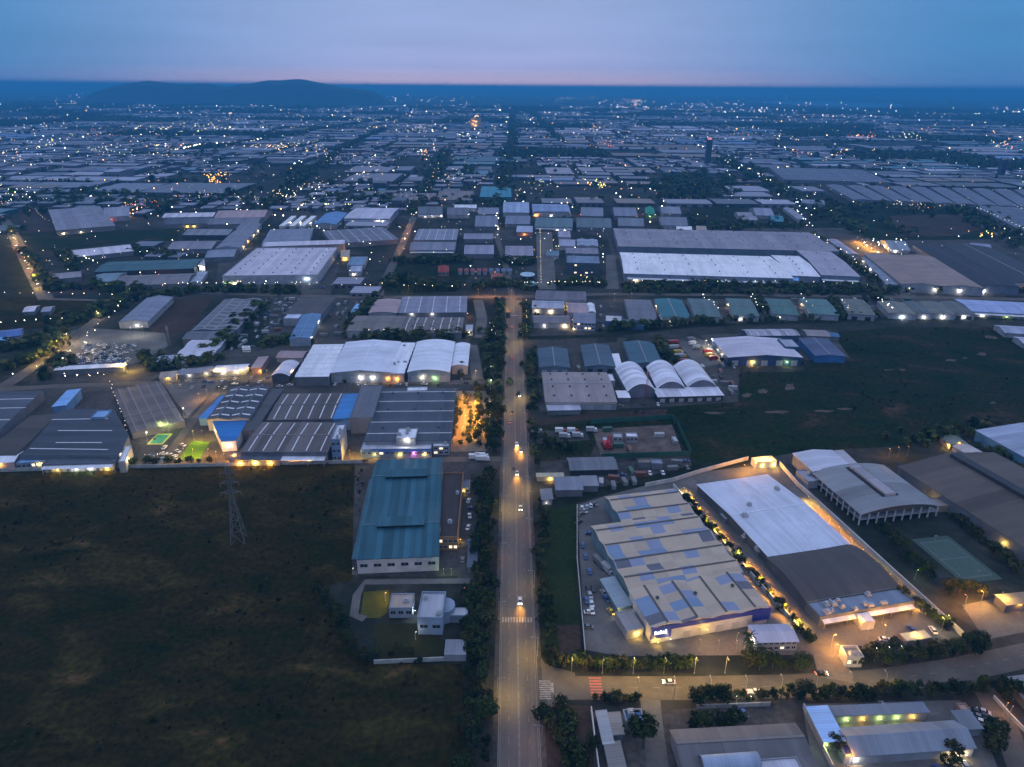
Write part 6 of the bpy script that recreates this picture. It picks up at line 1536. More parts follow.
def try_shed(cx, cy, w_, d_, h_, ci):
    px, pv = PX((cx, cy, 0))
    if pv > 300 or not (-40 < px < 1064): return
    if not clear(cx, cy, w_, d_) or in_field(cx, cy) or in_field(cx - w_ / 2, cy) or in_field(cx + w_ / 2, cy): return
    if lane_d(cx, cy) < 12 + min(w_, 60) / 2: return
    if abs(cx) < 16 and cy < 900: return
    if (650 < px < 740 and 175 < pv < 201): return
    if pv > 240 and (px < 60 or (380 < px < 470) or px > 800): return
    if pv > 236 and random.random() < .4: return
    cand.append((math.hypot(cx, cy), cx, cy, w_, d_, h_, random.gauss(-.01, .012), ci))
y = 640.0
while y < 8600:
    zh = random.uniform(120, 230) * (1 + y / 7000)
    halfw = (y + zh) * .80 + 60
    x = -halfw - random.uniform(0, 200)
    while x < halfw:
        zw = random.uniform(150, 360) * (1 + y / 9000)
        px, pv = PX((x + zw / 2, y + zh / 2, 0))
        empty_p = np.interp(y, [640, 2600, 4200, 6000, 8600], [.06, .05, .13, .32, .5])
        if px < 330 and pv < 176: empty_p += .15
        if px > 760 and pv < 172: empty_p += .2
        if pv < 128 and px > 560: empty_p += .15
        r_ = random.random()
        if r_ < empty_p:
            WOODY.append((x, y, zw, zh, random.random()))
        else:
            kind = random.choices('LMS', [34, 40, 26])[0]
            main = random.choices(range(len(FARC)), wts)[0]
            rw = {'L': 95, 'M': 55, 'S': 30}[kind] * (1 + max(0, y - 1500) / 12000)
            nr = max(1, int(zh / (rw * random.uniform(.85, 1.25))))
            rd = zh / nr
            for k in range(nr):
                xx = x
                while xx < x + zw - 15:
                    w_ = min({'L': random.uniform(90, 220), 'M': random.uniform(40, 100), 'S': random.uniform(14, 40)}[kind] * (1 + y / 14000), x + zw - xx)
                    ci = main if random.random() < .62 else random.choices(range(len(FARC)), wts)[0]
                    hh = random.uniform(5, 8.5) if kind != 'S' else random.uniform(4, 7)
                    if random.random() < .035: hh = random.uniform(11, 18); w_ = min(w_, 40)
                    d_ = rd * random.uniform(.72, .93)
                    if random.random() > .07: try_shed(xx + w_ / 2, y + (k + .5) * rd + random.uniform(-.04, .04) * rd, w_ - random.uniform(1, 5), d_, hh, ci)
                    xx += w_ + (random.uniform(2, 7) if random.random() < .8 else random.uniform(12, 30))
        g = random.uniform(14, 26)
        STREETS.append((x + zw + g / 2, y, x + zw + g / 2, y + zh))
        x += zw + g
    g = random.uniform(14, 26)
    STREETS.append((-halfw, y + zh + g / 2, halfw, y + zh + g / 2))
    y += zh + g
cand.sort()
picks = [c[7] for c in cand]
def far_mesh(ci, kind):
    """unit shed: body, sheet roof with two slopes and eaves, doors"""
    def mk():
        m = MB(); rc = FARC[ci][0]
        m.box(-.5, .5, -.5, .5, 0, .86, 0, bottom=False)
        n = kind + 1
        for i in range(n):
            a, b = -.5 + i / n, -.5 + (i + 1) / n; c = (a + b) / 2
            for s in (-.5, .5):
                m.face([(s, a, .85), (s, b, .85), (s, c, 1.0)], 0)
            m.slab([(-.505, a - .004, .87), (.505, a - .004, .87), (.505, c, 1.02), (-.505, c, 1.02)], .03, 1)
            m.slab([(-.505, c, 1.02), (.505, c, 1.02), (.505, b + .004, .87), (-.505, b + .004, .87)], .03, 1)
        for k in range(4): m.box(-.42 + k * .24, -.3 + k * .24, -.503, -.5, .02, .5, 2)
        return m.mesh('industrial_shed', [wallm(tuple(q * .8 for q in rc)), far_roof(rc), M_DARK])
    return cached(('far', ci, kind), mk)
def far_roof(rc):
    key = ('farroof', rc)
    if key in MATS: return MATS[key]
    m, nt, b = _nt('far_sheet_roof')
    oi = N(nt, 'ShaderNodeObjectInfo'); tc = N(nt, 'ShaderNodeTexCoord')
    n1 = N(nt, 'ShaderNodeTexNoise'); n1.inputs['Scale'].default_value = 3.5; n1.inputs['Detail'].default_value = 4; n1.noise_dimensions = '4D'
    link(nt, tc, 'Object', n1, 'Vector'); mm = N(nt, 'ShaderNodeMath', operation='MULTIPLY'); link(nt, oi, 'Random', mm, 0); mm.inputs[1].default_value = 50; link(nt, mm, 0, n1, 'W')
    r = N(nt, 'ShaderNodeMapRange'); r.inputs[3].default_value = .7; r.inputs[4].default_value = 1.3; link(nt, oi, 'Random', r, 0)
    r2 = N(nt, 'ShaderNodeMapRange'); r2.inputs[3].default_value = .65; r2.inputs[4].default_value = 1.35; link(nt, n1, 'Fac', r2, 0)
    m2 = N(nt, 'ShaderNodeMath', operation='MULTIPLY'); link(nt, r, 0, m2, 0); link(nt, r2, 0, m2, 1)
    vm = N(nt, 'ShaderNodeVectorMath', operation='SCALE'); vm.inputs[0].default_value = rc; link(nt, m2, 0, vm, 'Scale'); link(nt, vm, 0, b, 'Base Color')
    b.inputs['Roughness'].default_value = .5
    MATS[key] = m
    return m
NIND = 290
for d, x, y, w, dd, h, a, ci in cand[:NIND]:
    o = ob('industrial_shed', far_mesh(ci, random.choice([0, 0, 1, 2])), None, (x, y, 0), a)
    o.scale = (w, dd, h)
    zone = 'mid estate rows' if d < 1500 else ('rows past the mid estate' if d < 2100 else 'hazy rows farther on')
    side = 'hill side' if x < -20 else 'tower side'
    tag(o, '%s shed in the %s, %s of the avenue line' % (FARC[ci][1], zone, side), 'shed', '%s sheds, %s, %s' % (FARC[ci][1], zone, side))
mb = {}
V, Fc, Mi = [], [], []
mats_far = []
for ci, c in enumerate(FARC):
    for t in (.75, 1.0, 1.3):
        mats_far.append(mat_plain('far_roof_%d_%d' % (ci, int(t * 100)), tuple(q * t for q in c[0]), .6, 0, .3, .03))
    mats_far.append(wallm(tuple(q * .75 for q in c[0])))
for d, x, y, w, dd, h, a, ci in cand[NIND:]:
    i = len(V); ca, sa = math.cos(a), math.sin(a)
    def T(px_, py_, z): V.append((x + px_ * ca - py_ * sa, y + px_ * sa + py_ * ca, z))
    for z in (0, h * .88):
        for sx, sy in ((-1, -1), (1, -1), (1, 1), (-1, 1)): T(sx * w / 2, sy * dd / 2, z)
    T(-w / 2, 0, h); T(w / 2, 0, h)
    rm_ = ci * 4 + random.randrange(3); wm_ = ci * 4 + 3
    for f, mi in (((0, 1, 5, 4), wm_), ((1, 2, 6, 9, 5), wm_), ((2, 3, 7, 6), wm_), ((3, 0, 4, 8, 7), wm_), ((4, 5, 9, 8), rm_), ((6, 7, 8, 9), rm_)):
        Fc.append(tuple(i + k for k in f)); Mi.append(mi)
me = bpy.data.meshes.new('distant_town'); me.from_pydata(V, [], Fc)
for mm_ in mats_far: me.materials.append(mm_)
me.polygons.foreach_set('material_index', Mi); me.update()
o = ob('distant_town', me); o['kind'] = 'stuff'; tag(o, 'mass of small hazy roofs running on to the horizon', 'distant roofs')
print('FAR', len(cand))
# far trees between the sheds
for k in range(900):
    yy = 700 + 7800 * random.random() ** 1.35; xx = random.uniform(-1, 1) * yy * .8
    px, pv = PX((xx, yy, 0))
    if pv > 236: continue
    n = random.randint(1, 4)
    if not clear(xx, yy, 2, 2, 3): continue
    s = random.uniform(8, 15) * (1 + yy / 9000)
    for j in range(n): spots.append((xx + random.gauss(0, s * .9), yy + random.gauss(0, s * .5), s * random.uniform(.6, 1.2)))
for (x, y_, zw, zh, r_) in WOODY:
    if r_ < .42:
        for k in range(int(zw * zh / 420)):
            xx, yy = x + random.random() * zw, y_ + random.random() * zh
            if clear(xx, yy, 2, 2, 3) and not in_field(xx, yy): spots.append((xx, yy, random.uniform(8, 15) * (1 + yy / 9000)))
for (x0, y0, x1, y1) in STREETS:
    L = math.hypot(x1 - x0, y1 - y0)
    for k in range(int(L / 70)):
        t = random.random(); xx, yy = x0 + (x1 - x0) * t + random.gauss(0, 4), y0 + (y1 - y0) * t + random.gauss(0, 4)
        px, pv = PX((xx, yy, 0))
        if pv > 236 or not (-30 < px < 1054) or not clear(xx, yy, 2, 2, 2): continue
        spots.append((xx, yy, random.uniform(6, 12) * (1 + yy / 9000)))
for A, Bp in LANES:
    L = (Bp - A).length
    for k in range(int(L / 9)):
        t = random.random(); p = A.lerp(Bp, t); spots.append((p.x + random.gauss(0, 9), p.y + random.gauss(0, 9), random.uniform(8, 13) * (1 + p.y / 8000)))
# rough grass tufts standing in the two big fields
tufts = []
for key, n_, s0 in (('rough_field', 3600, 1.2), ('green_field', 3000, 1.5)):
    for o in [o for o in S.objects if o.type == 'MESH' and o.data.materials and o.data.materials[0] and o.data.materials[0].name == key]:
        P = [(v.co.x + o.location.x, v.co.y + o.location.y) for v in o.data.vertices]
        x0, x1 = max(-260, min(p[0] for p in P)), min(520, max(p[0] for p in P)); y0, y1 = min(p[1] for p in P), min(760, max(p[1] for p in P))
        if x1 - x0 < 90 or y1 <= y0: continue
        for k in range(n_):
            x, y = random.uniform(x0, x1), random.uniform(y0, y1)
            if math.sin(x * .05 + 1.3 * math.sin(y * .031)) + math.sin(y * .043 + 1.7 * math.sin(x * .023)) < random.uniform(-1.2, .9): continue
            c = False
            for i in range(len(P)):
                a, b = P[i], P[i - 1]
                if (a[1] > y) != (b[1] > y) and x < (b[0] - a[0]) * (y - a[1]) / (b[1] - a[1]) + a[0]: c = not c
            if c and clear(x, y, 1, 1, 1): tufts.append((x, y, s0 * random.lognormvariate(0, .45)))
tree_mass('rough_grass', tufts, 'rough tufts of grass and low scrub in the dark fields', [mat_leaf('tuft_green', (.018, .024, .006), .6), mat_leaf('tuft_straw', (.030, .024, .010), .6), mat_leaf('tuft_dark', (.014, .017, .005), .4)], 7)
print('TUFTS', len(tufts))
tree_mass('woodland', spots, 'dark mass of far-off trees between the roofs', LEAVES)
print('SPOTS', len(spots))

# ------------------------------------------------------------------ lamps of the far town: tiny luminaires on every street
PTS = []   # (x, y, z, colour, strength, size factor)
def L1(x, y, z, c, k=1.0, s=1.0): PTS.append((x, y, z, c, k, s))
HILL = next(o for o in S.objects if o.name == 'hills').data
HV = np.array([v.co[:] for v in HILL.vertices]).reshape(15, 91, 3)
def hill_z(x, y):
    if not (HV[0, 0, 1] < y < HV[-1, 0, 1] and HV[0, 0, 0] < x < HV[0, -1, 0]): return 0
    j = (y - HV[0, 0, 1]) / (HV[-1, 0, 1] - HV[0, 0, 1]) * 14; i = (x - HV[0, 0, 0]) / (HV[0, -1, 0] - HV[0, 0, 0]) * 90
    return float(HV[int(j), int(i), 2])
def seen(u, v):
    """first ground (plain or hillside) under a survey pixel"""
    p = G(u, v); o = Vector((0, 0, HC)); d = p - o
    if p.y < 5200: return p
    for k in range(400):
        y = 5200 + k * 6; q = o + d * (y / d.y)
        if q.z <= hill_z(q.x, q.y): return Vector((q.x, q.y - 8, max(0, q.z)))
        if q.z < 0: break
    return p
def cluster(u, v, su, sv, n, colours, k=1.0, z=7, s=1.0):
    for _ in range(n):
        uu, vv = random.gauss(u, su * 1.5), random.gauss(v, sv * 1.35)
        if vv < 90: continue
        p = seen(uu, vv)
        if p.z > 25: continue
        L1(p.x, p.y, p.z + z + random.uniform(-2, 6), random.choice(colours), k * .75 * random.uniform(.4, 1.5), s * .72)
def string(pts, n, colours, k=1.0, z=7, jit=3, s=1.0):
    for p, a in along(chain(pts), n, jit): L1(p.x, p.y, z, random.choice(colours), k * random.uniform(.6, 1.4), s)
for d, x, y, w, dd, h, a, ci in cand:
    for _ in range(2):
        if random.random() < .19:
            L1(x + random.choice([-.5, .5, random.uniform(-.5, .5)]) * w, y - dd / 2 - 2, h * random.uniform(.5, 1.0), random.choices('wcaoyg', [32, 14, 24, 12, 12, 6])[0], random.lognormvariate(-.7, .75), random.uniform(.5, 1.0))
for (x0, y0, x1, y1) in STREETS:
    L = math.hypot(x1 - x0, y1 - y0); c = random.choices('waco', [40, 30, 20, 10])[0]; st = random.uniform(35, 60) * (1 + y0 / 4000)
    if random.random() < .45: continue
    for k in range(int(L / st)):
        t = (k + .5) * st / L; xx, yy = x0 + (x1 - x0) * t, y0 + (y1 - y0) * t
        px, pv = PX((xx, yy, 0))
        if pv > 240 or not (-10 < px < 1034) or random.random() < .2 or not clear(xx, yy, 1, 1, 1): continue
        L1(xx, yy, 8, c, random.lognormvariate(-.5, .6), .8)
for _ in range(620):
    vv = 90 + 105 * random.random() ** 1.9; uu = random.uniform(0, 1024); p = seen(uu, vv)
    if p.z > 40: continue
    L1(p.x, p.y, p.z + random.uniform(5, 10), random.choices('wcayog', [26, 14, 26, 14, 14, 6])[0], random.lognormvariate(-.7, .75), random.uniform(.5, 1.0))
for _ in range(900):
    uu, vv = random.uniform(0, 1024), 190 + 96 * random.random() ** 1.2; p = G(uu, vv)
    if in_field(p.x, p.y) and random.random() < .85: continue
    if not clear(p.x, p.y, 1, 1, 1.5): continue
    L1(p.x, p.y, random.uniform(4, 8), random.choices('wcayog', [45, 15, 20, 6, 6, 4])[0], random.lognormvariate(-.5, .7), random.uniform(.7, 1.15))
for args in [(212, 183, 2.6, 2.2, 26, 'oo', 2.0), (222, 178, 4, 1.2, 14, 'oa', 1.5), (136, 210, 4, 2.2, 22, 'oor', 1.5), (148, 209, 5, 1.2, 16, 'orr', .8), (266, 148, 13, 1.2, 30, 'aao', 1.3), (282, 149, 4, 1, 14, 'ya', 1.5),
             (633, 101, 5, 1.3, 36, 'aaow', 1.6), (583, 97, 12, 1.3, 46, 'agow', 1.0), (560, 97, 14, 1, 24, 'gaw', .7), (592, 129, 4, 2, 18, 'oaw', 1.2), (608, 147, 4, 1.5, 16, 'orr', 1.0), (477, 120, 1.5, 3.5, 20, 'aao', 1.6),
             (207, 131, 6, 2.5, 34, 'gaw', 1.2), (225, 131, 5, 1, 10, 'wg', 1.2), (162, 131, 6, 2.5, 26, 'wag', 1.1), (138, 131, 3, 1.2, 12, 'wg', 1), (100, 134, 8, 3, 30, 'orw', .6), (52, 145, 6, 2, 22, 'wgc', 1.1), (108, 152, 7, 2, 30, 'wgc', 1.0),
             (14, 157, 7, 4, 26, 'aow', 1), (160, 155, 8, 3, 20, 'wa', 1.2), (300, 143, 8, 4, 40, 'awg', .9), (340, 157, 8, 3, 34, 'aaw', 1.1), (425, 155, 4, 2.5, 26, 'aow', 1.4), (415, 131, 5, 2, 20, 'wa', 1), (375, 121, 10, 1, 26, 'wg', 1),
             (467, 139, 5, 1.5, 18, 'wc', 1.4), (540, 186, 6, 3, 22, 'waag', 1), (598, 187, 5, 2, 26, 'yyg', 2), (863, 138, 5, 1.2, 20, 'rro', 1.2), (912, 138, 6, 1, 16, 'wg', 1.3), (930, 134, 4, 3, 14, 'oaw', 1.1), (1003, 148, 6, 2.5, 30, 'rowa', 1.3),
             (1000, 113, 5, 2.5, 22, 'waog', 1.1), (820, 132, 14, 3, 34, 'rwag', .9), (800, 155, 8, 2, 16, 'orw', .8), (840, 157, 5, 2, 14, 'oaw', 1.2), (905, 208, 6, 1.2, 14, 'aa', 1.0), (925, 211, 7, .8, 10, 'ao', 1.0), (15, 195, 8, 4, 26, 'wga', 1.4), (20, 203, 7, 2, 14, 'awo', 1.2),
             (105, 265, 10, 4, 8, 'wa', 1), (190, 200, 8, 2, 24, 'wpa', 1.0), (240, 200, 14, 2, 24, 'wga', .9), (285, 198, 6, 3, 22, 'aaw', 1.4), (320, 190, 9, 4, 30, 'waa', 1.0), (368, 176, 6, 4, 36, 'aaw', 1.2), (450, 180, 6, 5, 30, 'waa', 1.1), (990, 240, 6, 2, 12, 'yga', 2), (905, 252, 5, 4, 10, 'w', 1.4), (948, 211, 14, 1.5, 8, 'aw', .5),
             (155, 75 + 18, 6, .5, 12, 'wa', .7), (28, 92, 10, .8, 20, 'wa', .9), (190, 96, 40, .5, 46, 'cwa', .8), (320, 97, 50, .6, 60, 'cwa', .8), (370, 100, 60, 4, 90, 'cwg', .45), (690, 105, 30, 1.5, 44, 'cwa', .9), (755, 111, 8, .6, 12, 'w', 1.8), (860, 112, 40, .8, 40, 'caw', .8), (940, 114, 25, 2, 40, 'wag', .8)]:
    u, v, su, sv, n, cs, k = args; cluster(u, v, su, sv, n, list(cs), k)
string([175, 152, 200, 146, 250, 143, 262, 140], 26, 'wwa', 1.8); string([720, 160, 760, 178, 800, 200, 812, 232], 60, 'wcca', 1.0, jit=14); string([975, 211, 1000, 222, 1024, 233, 1060, 250], 22, 'wc', .8, jit=1, s=.6); string([1012, 208, 1040, 222], 8, 'wa', .8, jit=1, s=.6)
string([300, 206.5, 352, 207], 22, 'gga', 1.1, z=5, jit=1); string([297, 213, 303, 207], 8, 'ga', 1.1, z=5, jit=1); string([36, 212, 42, 221, 55, 228], 9, 'w', .5, jit=1, s=.7); string([497, 214, 497, 235], 8, 'aw', 1.2)
string([445, 152, 436, 170, 425, 195, 414, 217], 16, 'aao', .9, jit=4); string([560, 143, 552, 135, 540, 120], 20, 'cw', .8, jit=10); string([0, 300, 45, 299, 130, 302], 10, 'aw', .8)
string([160, 290, 240, 288, 320, 290], 26, 'waw', .9, jit=6); string([340, 291, 420, 290, 470, 293], 10, 'wa', .9, jit=6); string([522, 289, 560, 288, 604, 288], 16, 'wa', .9, jit=3); string([625, 286, 700, 287, 800, 287, 870, 291], 20, 'wag', .8, jit=3)
string([540, 231, 540.5, 260, 541, 287], 26, 'a', .7, z=4, jit=.3, s=.7); string([55, 248, 60, 258, 66, 266], 7, 'c', .6, z=5, jit=1, s=.7); string([80, 255, 90, 265, 100, 270], 6, 'wg', 1.3)
string([90, 258, 105, 254, 132, 251], 10, 'wa', 1.2); string([860, 246, 870, 252, 884, 262], 5, 'w', 1.4); string([815, 238, 850, 262, 885, 288], 14, 'wa', 1.0, jit=4); string([905, 289, 950, 289, 985, 290], 9, 'w', 1.2, jit=1); string([986, 288, 1005, 288, 1030, 289], 16, 'yoy', 1.6, jit=2)
string([870, 243, 880, 250, 892, 256], 8, 'w', 1.2)
string([360, 338, 400, 337, 460, 338], 6, 'wa', 1.0, jit=1); string([700, 300, 720, 317], 6, 'wa', .9); string([750, 300, 762, 315], 6, 'w', .8); string([800, 298, 812, 315], 4, 'wa', .8); string([834, 302, 850, 316], 5, 'wa', .9); string([878, 304, 892, 316], 8, 'w', 1.0)
string([526, 304, 527, 338], 22, 'a', .5, z=5, jit=.3, s=.8); string([493, 330, 494, 345], 6, 'w', .6); string([60, 470 - 86, 110, 383], 8, 'wa', 1.0); string([0, 385, 60, 370, 90, 345, 125, 305], 12, 'wa', 1.0, jit=3); string([0, 330, 30, 327, 70, 325], 6, 'wa', 1.1)
string([110, 386, 120, 410, 130, 445], 14, 'wa', .7, z=5, jit=1, s=.8)
# build: one small cut-gem lamp per point, all colours in one mass
V, Fc, Mi = [], [], []
lvl = [3.5, 10, 24, 26]
mats_l = []; idx = {}
for c in LCOL:
    for j, k in enumerate(lvl): idx[(c, j)] = len(mats_l); mats_l.append(mat_emit('town_lamp_%s_%d' % (c, j), LCOL[c], k))
for (x, y, z, c, k, s) in PTS:
    d = math.sqrt(x * x + y * y + (HC - z) ** 2)
    r = max(.22, min(d, 12000) * .00048) * s * (.55 + .3 * min(2.4, k))
    z = max(z, r + .5)
    j = 0 if k < .55 else (1 if k < 1.2 else 2)
    if d > 8500: j = 3
    i = len(V)
    V += [(x - r, y, z), (x + r, y, z), (x, y - r, z), (x, y + r, z), (x, y, z - r), (x, y, z + r)]
    for f in ((0, 2, 5), (2, 1, 5), (1, 3, 5), (3, 0, 5), (2, 0, 4), (1, 2, 4), (3, 1, 4), (0, 3, 4)):
        Fc.append(tuple(i + q for q in f)); Mi.append(idx[(c, j)])
me = bpy.data.meshes.new('town_lamps'); me.from_pydata(V, [], Fc)
for mm_ in mats_l: me.materials.append(mm_)
me.polygons.foreach_set('material_index', Mi); me.update()
o = ob('town_lamps', me); o['kind'] = 'stuff'; tag(o, 'countless white and orange lamp points of the town', 'town lights')
print('LAMPS', len(PTS))
# ------------------------------------------------------------------ street lamps and yard lamps (real lamps)
for side in (-1, 1):
    for k in range(14):
        yv = 150 + k * 40 + (20 if side > 0 else 0)
        if yv > 700: continue
        x = np.interp(yv, [p.y for p in AV], [p.x for p in AV])
        if side > 0 and abs(yv - SR[0].y) < 12: yv += 14
        lab = 'street lamp on the %s side of the avenue' % ('field' if side < 0 else 'shed')
        street_lamp((x + side * (AVW / 2 + .7), yv), 0 if side < 0 else PI, 9, 2.4, 'y' if k % 3 else 'o', [1500, 6500, 2600][k % 3], lab, 'street lamps, %s side of the avenue' % ('field' if side < 0 else 'shed'), k=0, spot=math.radians(150))
def lamps(pts, n, h, arm, col, pw, label, group, rot=None, k=9, name='street_lamp', spot=0, jit=0):
    for i, (p, a) in enumerate(along(chain(pts), n, jit)):
        street_lamp(p, a + PI / 2 if rot is None else rot, h, arm, random.choice(list(col)), pw, label, group, k=k, name=name, spot=spot)
lamps([556, 673, 640, 674, 740, 673], 6, 8, 1.8, 'y', 3200, 'street lamp on the upper edge of the side road', 'upper edge lamps of the side road', rot=-PI / 2, k=0)
lamps([620, 699, 760, 697, 900, 691], 8, 8, 1.8, 'y', 3000, 'street lamp on the lower edge of the side road', 'lower edge lamps of the side road', rot=PI / 2, k=0)
lamps([682, 491, 716, 531, 756, 576, 808, 636], 12, 4.5, 1.4, 'ooy', 15000, 'sodium lamp in the lane between patchwork and white factories', 'lamps of the sodium lane', rot=PI, k=7, name='yard_lamp', spot=math.radians(125))
lamps([805, 500, 845, 540, 880, 573, 930, 618], 10, 4.5, 1.2, 'ooy', 11000, 'sodium lamp in the lane along the pale court wall', 'lamps of the court wall lane', rot=PI, k=7, name='yard_lamp', spot=math.radians(125))
lamps([830, 642, 834, 662], 2, 6, .8, 'o', 7000, 'orange lamp at the forecourt gate of the white factory', 'forecourt gate lamps', k=6, name='yard_lamp')
lamps([858, 642, 892, 634], 2, 5, .5, 'o', 2000, 'orange lamp on the forecourt hedge', 'forecourt hedge lamps', k=5, name='yard_lamp')
lamps([938, 632, 950, 628], 2, 6, .8, 'y', 2200, 'yellow lamp at the top corner of the forecourt', 'forecourt corner lamps', k=9, name='yard_lamp')
lamps([868, 662, 905, 659], 3, 6, .4, 'w', 160, 'white lamp glinting in the thick roadside trees', 'lamps in the thick trees', k=9, name='yard_lamp')
lamps([700, 706, 725, 706, 757, 706], 4, 4, .3, 'w', 260, 'white lamp on the bottom compound wall', 'compound wall lamps', k=9, name='yard_lamp')
lamps([740, 478, 752, 470, 775, 466], 3, 6, .8, 'o', 8000, 'yellow lamp in the rear yard of the white factory', 'rear yard lamps', k=7, name='yard_lamp')
lamps([884, 459, 898, 457, 912, 456], 3, 6, .8, 'o', 1800, 'orange lamp in the trees behind the bowed hall', 'lamps behind the bowed hall', k=6, name='yard_lamp')
lamps([920, 486, 925, 490], 1, 5, .5, 'y', 1500, 'yellow lamp between the bowed hall and the vast brown roof', None, k=8, name='yard_lamp')
lamps([911, 575, 918, 584], 1, 5, .5, 'g', 500, 'yellow green lamp in the trees beside the pale court wall', None, k=8, name='yard_lamp')
lamps([955, 612, 990, 604, 1010, 612], 3, 7, 1, 'oy', 8000, 'orange lamp on the dusty lot beyond the court', 'dusty lot lamps', k=2, name='yard_lamp')
lamps([1015, 545, 1020, 552], 1, 5, .5, 'o', 1200, 'orange lamp under the eave of the vast brown roof', None, k=6, name='yard_lamp')
lamps([462, 398, 466, 420, 461, 442], 4, 6, .6, 'o', 14000, 'sodium lamp over the orange lit car park, roof side', 'car park lamps, roof side', k=4, name='yard_lamp')
lamps([475, 404, 475, 425, 474, 442], 3, 6, .6, 'o', 14000, 'sodium lamp over the orange lit car park, fence side', 'car park lamps, fence side', k=4, name='yard_lamp')
lamps([490, 400, 489.5, 425, 488.5, 450], 11, 3, .2, 'w', 90, 'small white bulb post on the car park fence', 'bulb posts on the car park fence', k=5, name='yard_lamp')
lamps([490, 388, 491, 391], 1, 7, .4, 'w', 2200, 'brilliant white lamp at the head of the car park fence', None, k=12, name='yard_lamp')
lamps([490, 372, 491, 376], 1, 6, .4, 'w', 1200, 'white lamp among the trees beside the white plant road', None, k=10, name='yard_lamp')
lamps([475, 376, 476, 380], 1, 6, .4, 'y', 1300, 'yellow lamp at the gate of the white plant road', None, k=6, name='yard_lamp')
lamps([190, 442, 208, 441], 2, 7, .4, 'y', 7500, 'floodlight mast over the lit football lawn', 'football lawn masts', k=5, name='yard_lamp')
lamps([180, 459, 199, 461], 2, 7, .4, 'y', 7500, 'floodlight mast on the wall side of the football lawn', 'football lawn wall masts', k=5, name='yard_lamp')
lamps([147, 440, 149, 446], 1, 7, .5, 'a', 3600, 'tall white lamp beside the ball court', None, k=10, name='yard_lamp')
lamps([158, 430, 173, 433], 2, 6, .4, 'g', 2200, 'floodlight mast behind the ball court', 'ball court masts', k=5, name='yard_lamp')
lamps([183, 415, 185, 419], 1, 6, .4, 'w', 2200, 'white lamp at the tip of the grey triangular lot', None, k=11, name='yard_lamp')
lamps([196, 404, 212, 396], 2, 6, .4, 'o', 3200, 'orange lamp on the diagonal lane above the blue lean-to', 'diagonal lane lamps', k=4, name='yard_lamp')
lamps([217, 393, 222, 394], 1, 5, .4, 'a', 2600, 'warm lamp at the head of the diagonal lane', None, k=8, name='yard_lamp')
lamps([205, 456, 225, 462, 240, 463], 4, 5, .4, 'o', 5000, 'orange lamp along the front wall of the plant', 'front wall lamps of the plant', k=5, name='yard_lamp')
lamps([335, 457, 355, 459], 2, 5, .4, 'o', 2600, 'orange lamp at the foot of the stair tower', 'stair tower lamps', k=6, name='yard_lamp')
lamps([140, 463, 165, 462], 2, 5, .4, 'a', 1500, 'warm lamp on the plant forecourt edge', 'plant forecourt lamps', k=5, name='yard_lamp')
lamps([58, 345, 100, 342], 2, 9, .5, 'w', 3800, 'white floodlight mast over the rear of the wreck yard', 'wreck yard rear masts', k=12, name='yard_lamp')
lamps([126, 338, 150, 336], 2, 9, .5, 'w', 4200, 'white floodlight mast at the dark field end of the wreck yard', 'wreck yard field end masts', k=12, name='yard_lamp')
lamps([86, 353, 90, 354], 1, 9, .5, 'a', 4200, 'warm floodlight mast in the middle of the wreck yard', None, k=12, name='yard_lamp')
lamps([120, 371, 130, 373], 2, 6, .4, 'y', 16000, 'yellow lamp over the glowing forecourt below the wreck yard', 'yellow forecourt lamps', k=9, name='yard_lamp')
lamps([95, 308, 97, 310], 1, 7, .4, 'w', 1800, 'white lamp beside the field on the diagonal road', None, k=12, name='yard_lamp')
lamps([97, 318, 100, 321], 2, 7, .4, 'a', 2600, 'warm lamp pair on the diagonal road', 'warm lamp pair', k=10, name='yard_lamp')
lamps([35, 370, 55, 356, 72, 340], 4, 8, 1.5, 'y', 9000, 'street lamp on the lit diagonal road', 'diagonal road lamps', k=3)
lamps([42, 292, 34, 276, 22, 252, 12, 232], 12, 9, 2, 'oy', 16000, 'orange street lamp on the busy highway', 'highway lamps', k=6)
lamps([398, 262, 405, 240, 412, 222], 5, 8, 1.5, 'o', 9000, 'street lamp on the pale lit lane toward the hills', 'pale lane lamps', k=2)
lamps([520, 298, 500, 297, 470, 296], 3, 8, 1.2, 'o', 7000, 'street lamp at the crossroads of the avenue', 'crossroads lamps', k=3)
lamps([854, 241, 864, 246, 876, 253], 5, 7, .6, 'oy', 30000, 'orange lamp over the glowing yard before the reddish factory', 'glowing yard lamps', k=4, name='yard_lamp')
lamps([704, 344, 708, 352, 712, 358], 3, 5, .5, 'a', 1400, 'warm lamp over the lorry yard beside the lilac white factory', 'lorry yard lamps', k=6, name='yard_lamp')
lamps([606, 300, 640, 299], 2, 6, .5, 'a', 1500, 'warm lamp above the muddy yard', 'muddy yard lamps', k=6, name='yard_lamp')
lamps([405, 292, 413, 291], 1, 6, .5, 'y', 5200, 'yellow lamp in front of the dark tree block', None, k=10, name='yard_lamp')
lamps([385, 600, 386, 602], 1, 4, .4, 'y', 1500, 'yellow lamp over the substation lawn', None, k=6, name='yard_lamp')
lamps([415, 638, 416, 641], 1, 3.5, .4, 'w', 280, 'small lamp at the foot of the tall substation block', None, k=6, name='yard_lamp')
lamps([463, 597, 465, 599], 1, 5, .4, 'p', 300, 'pinkish lamp at the substation gate near the avenue', None, k=5, name='yard_lamp')
lamps([352, 574, 354, 575], 1, 3, .3, 'w', 120, 'white lamp at the field corner of the teal factory', None, k=8, name='yard_lamp')
lamps([440, 575, 455, 575], 2, 3, .3, 'g', 260, 'lamp on the wall below the brown annex', 'annex wall lamps', k=5, name='yard_lamp')
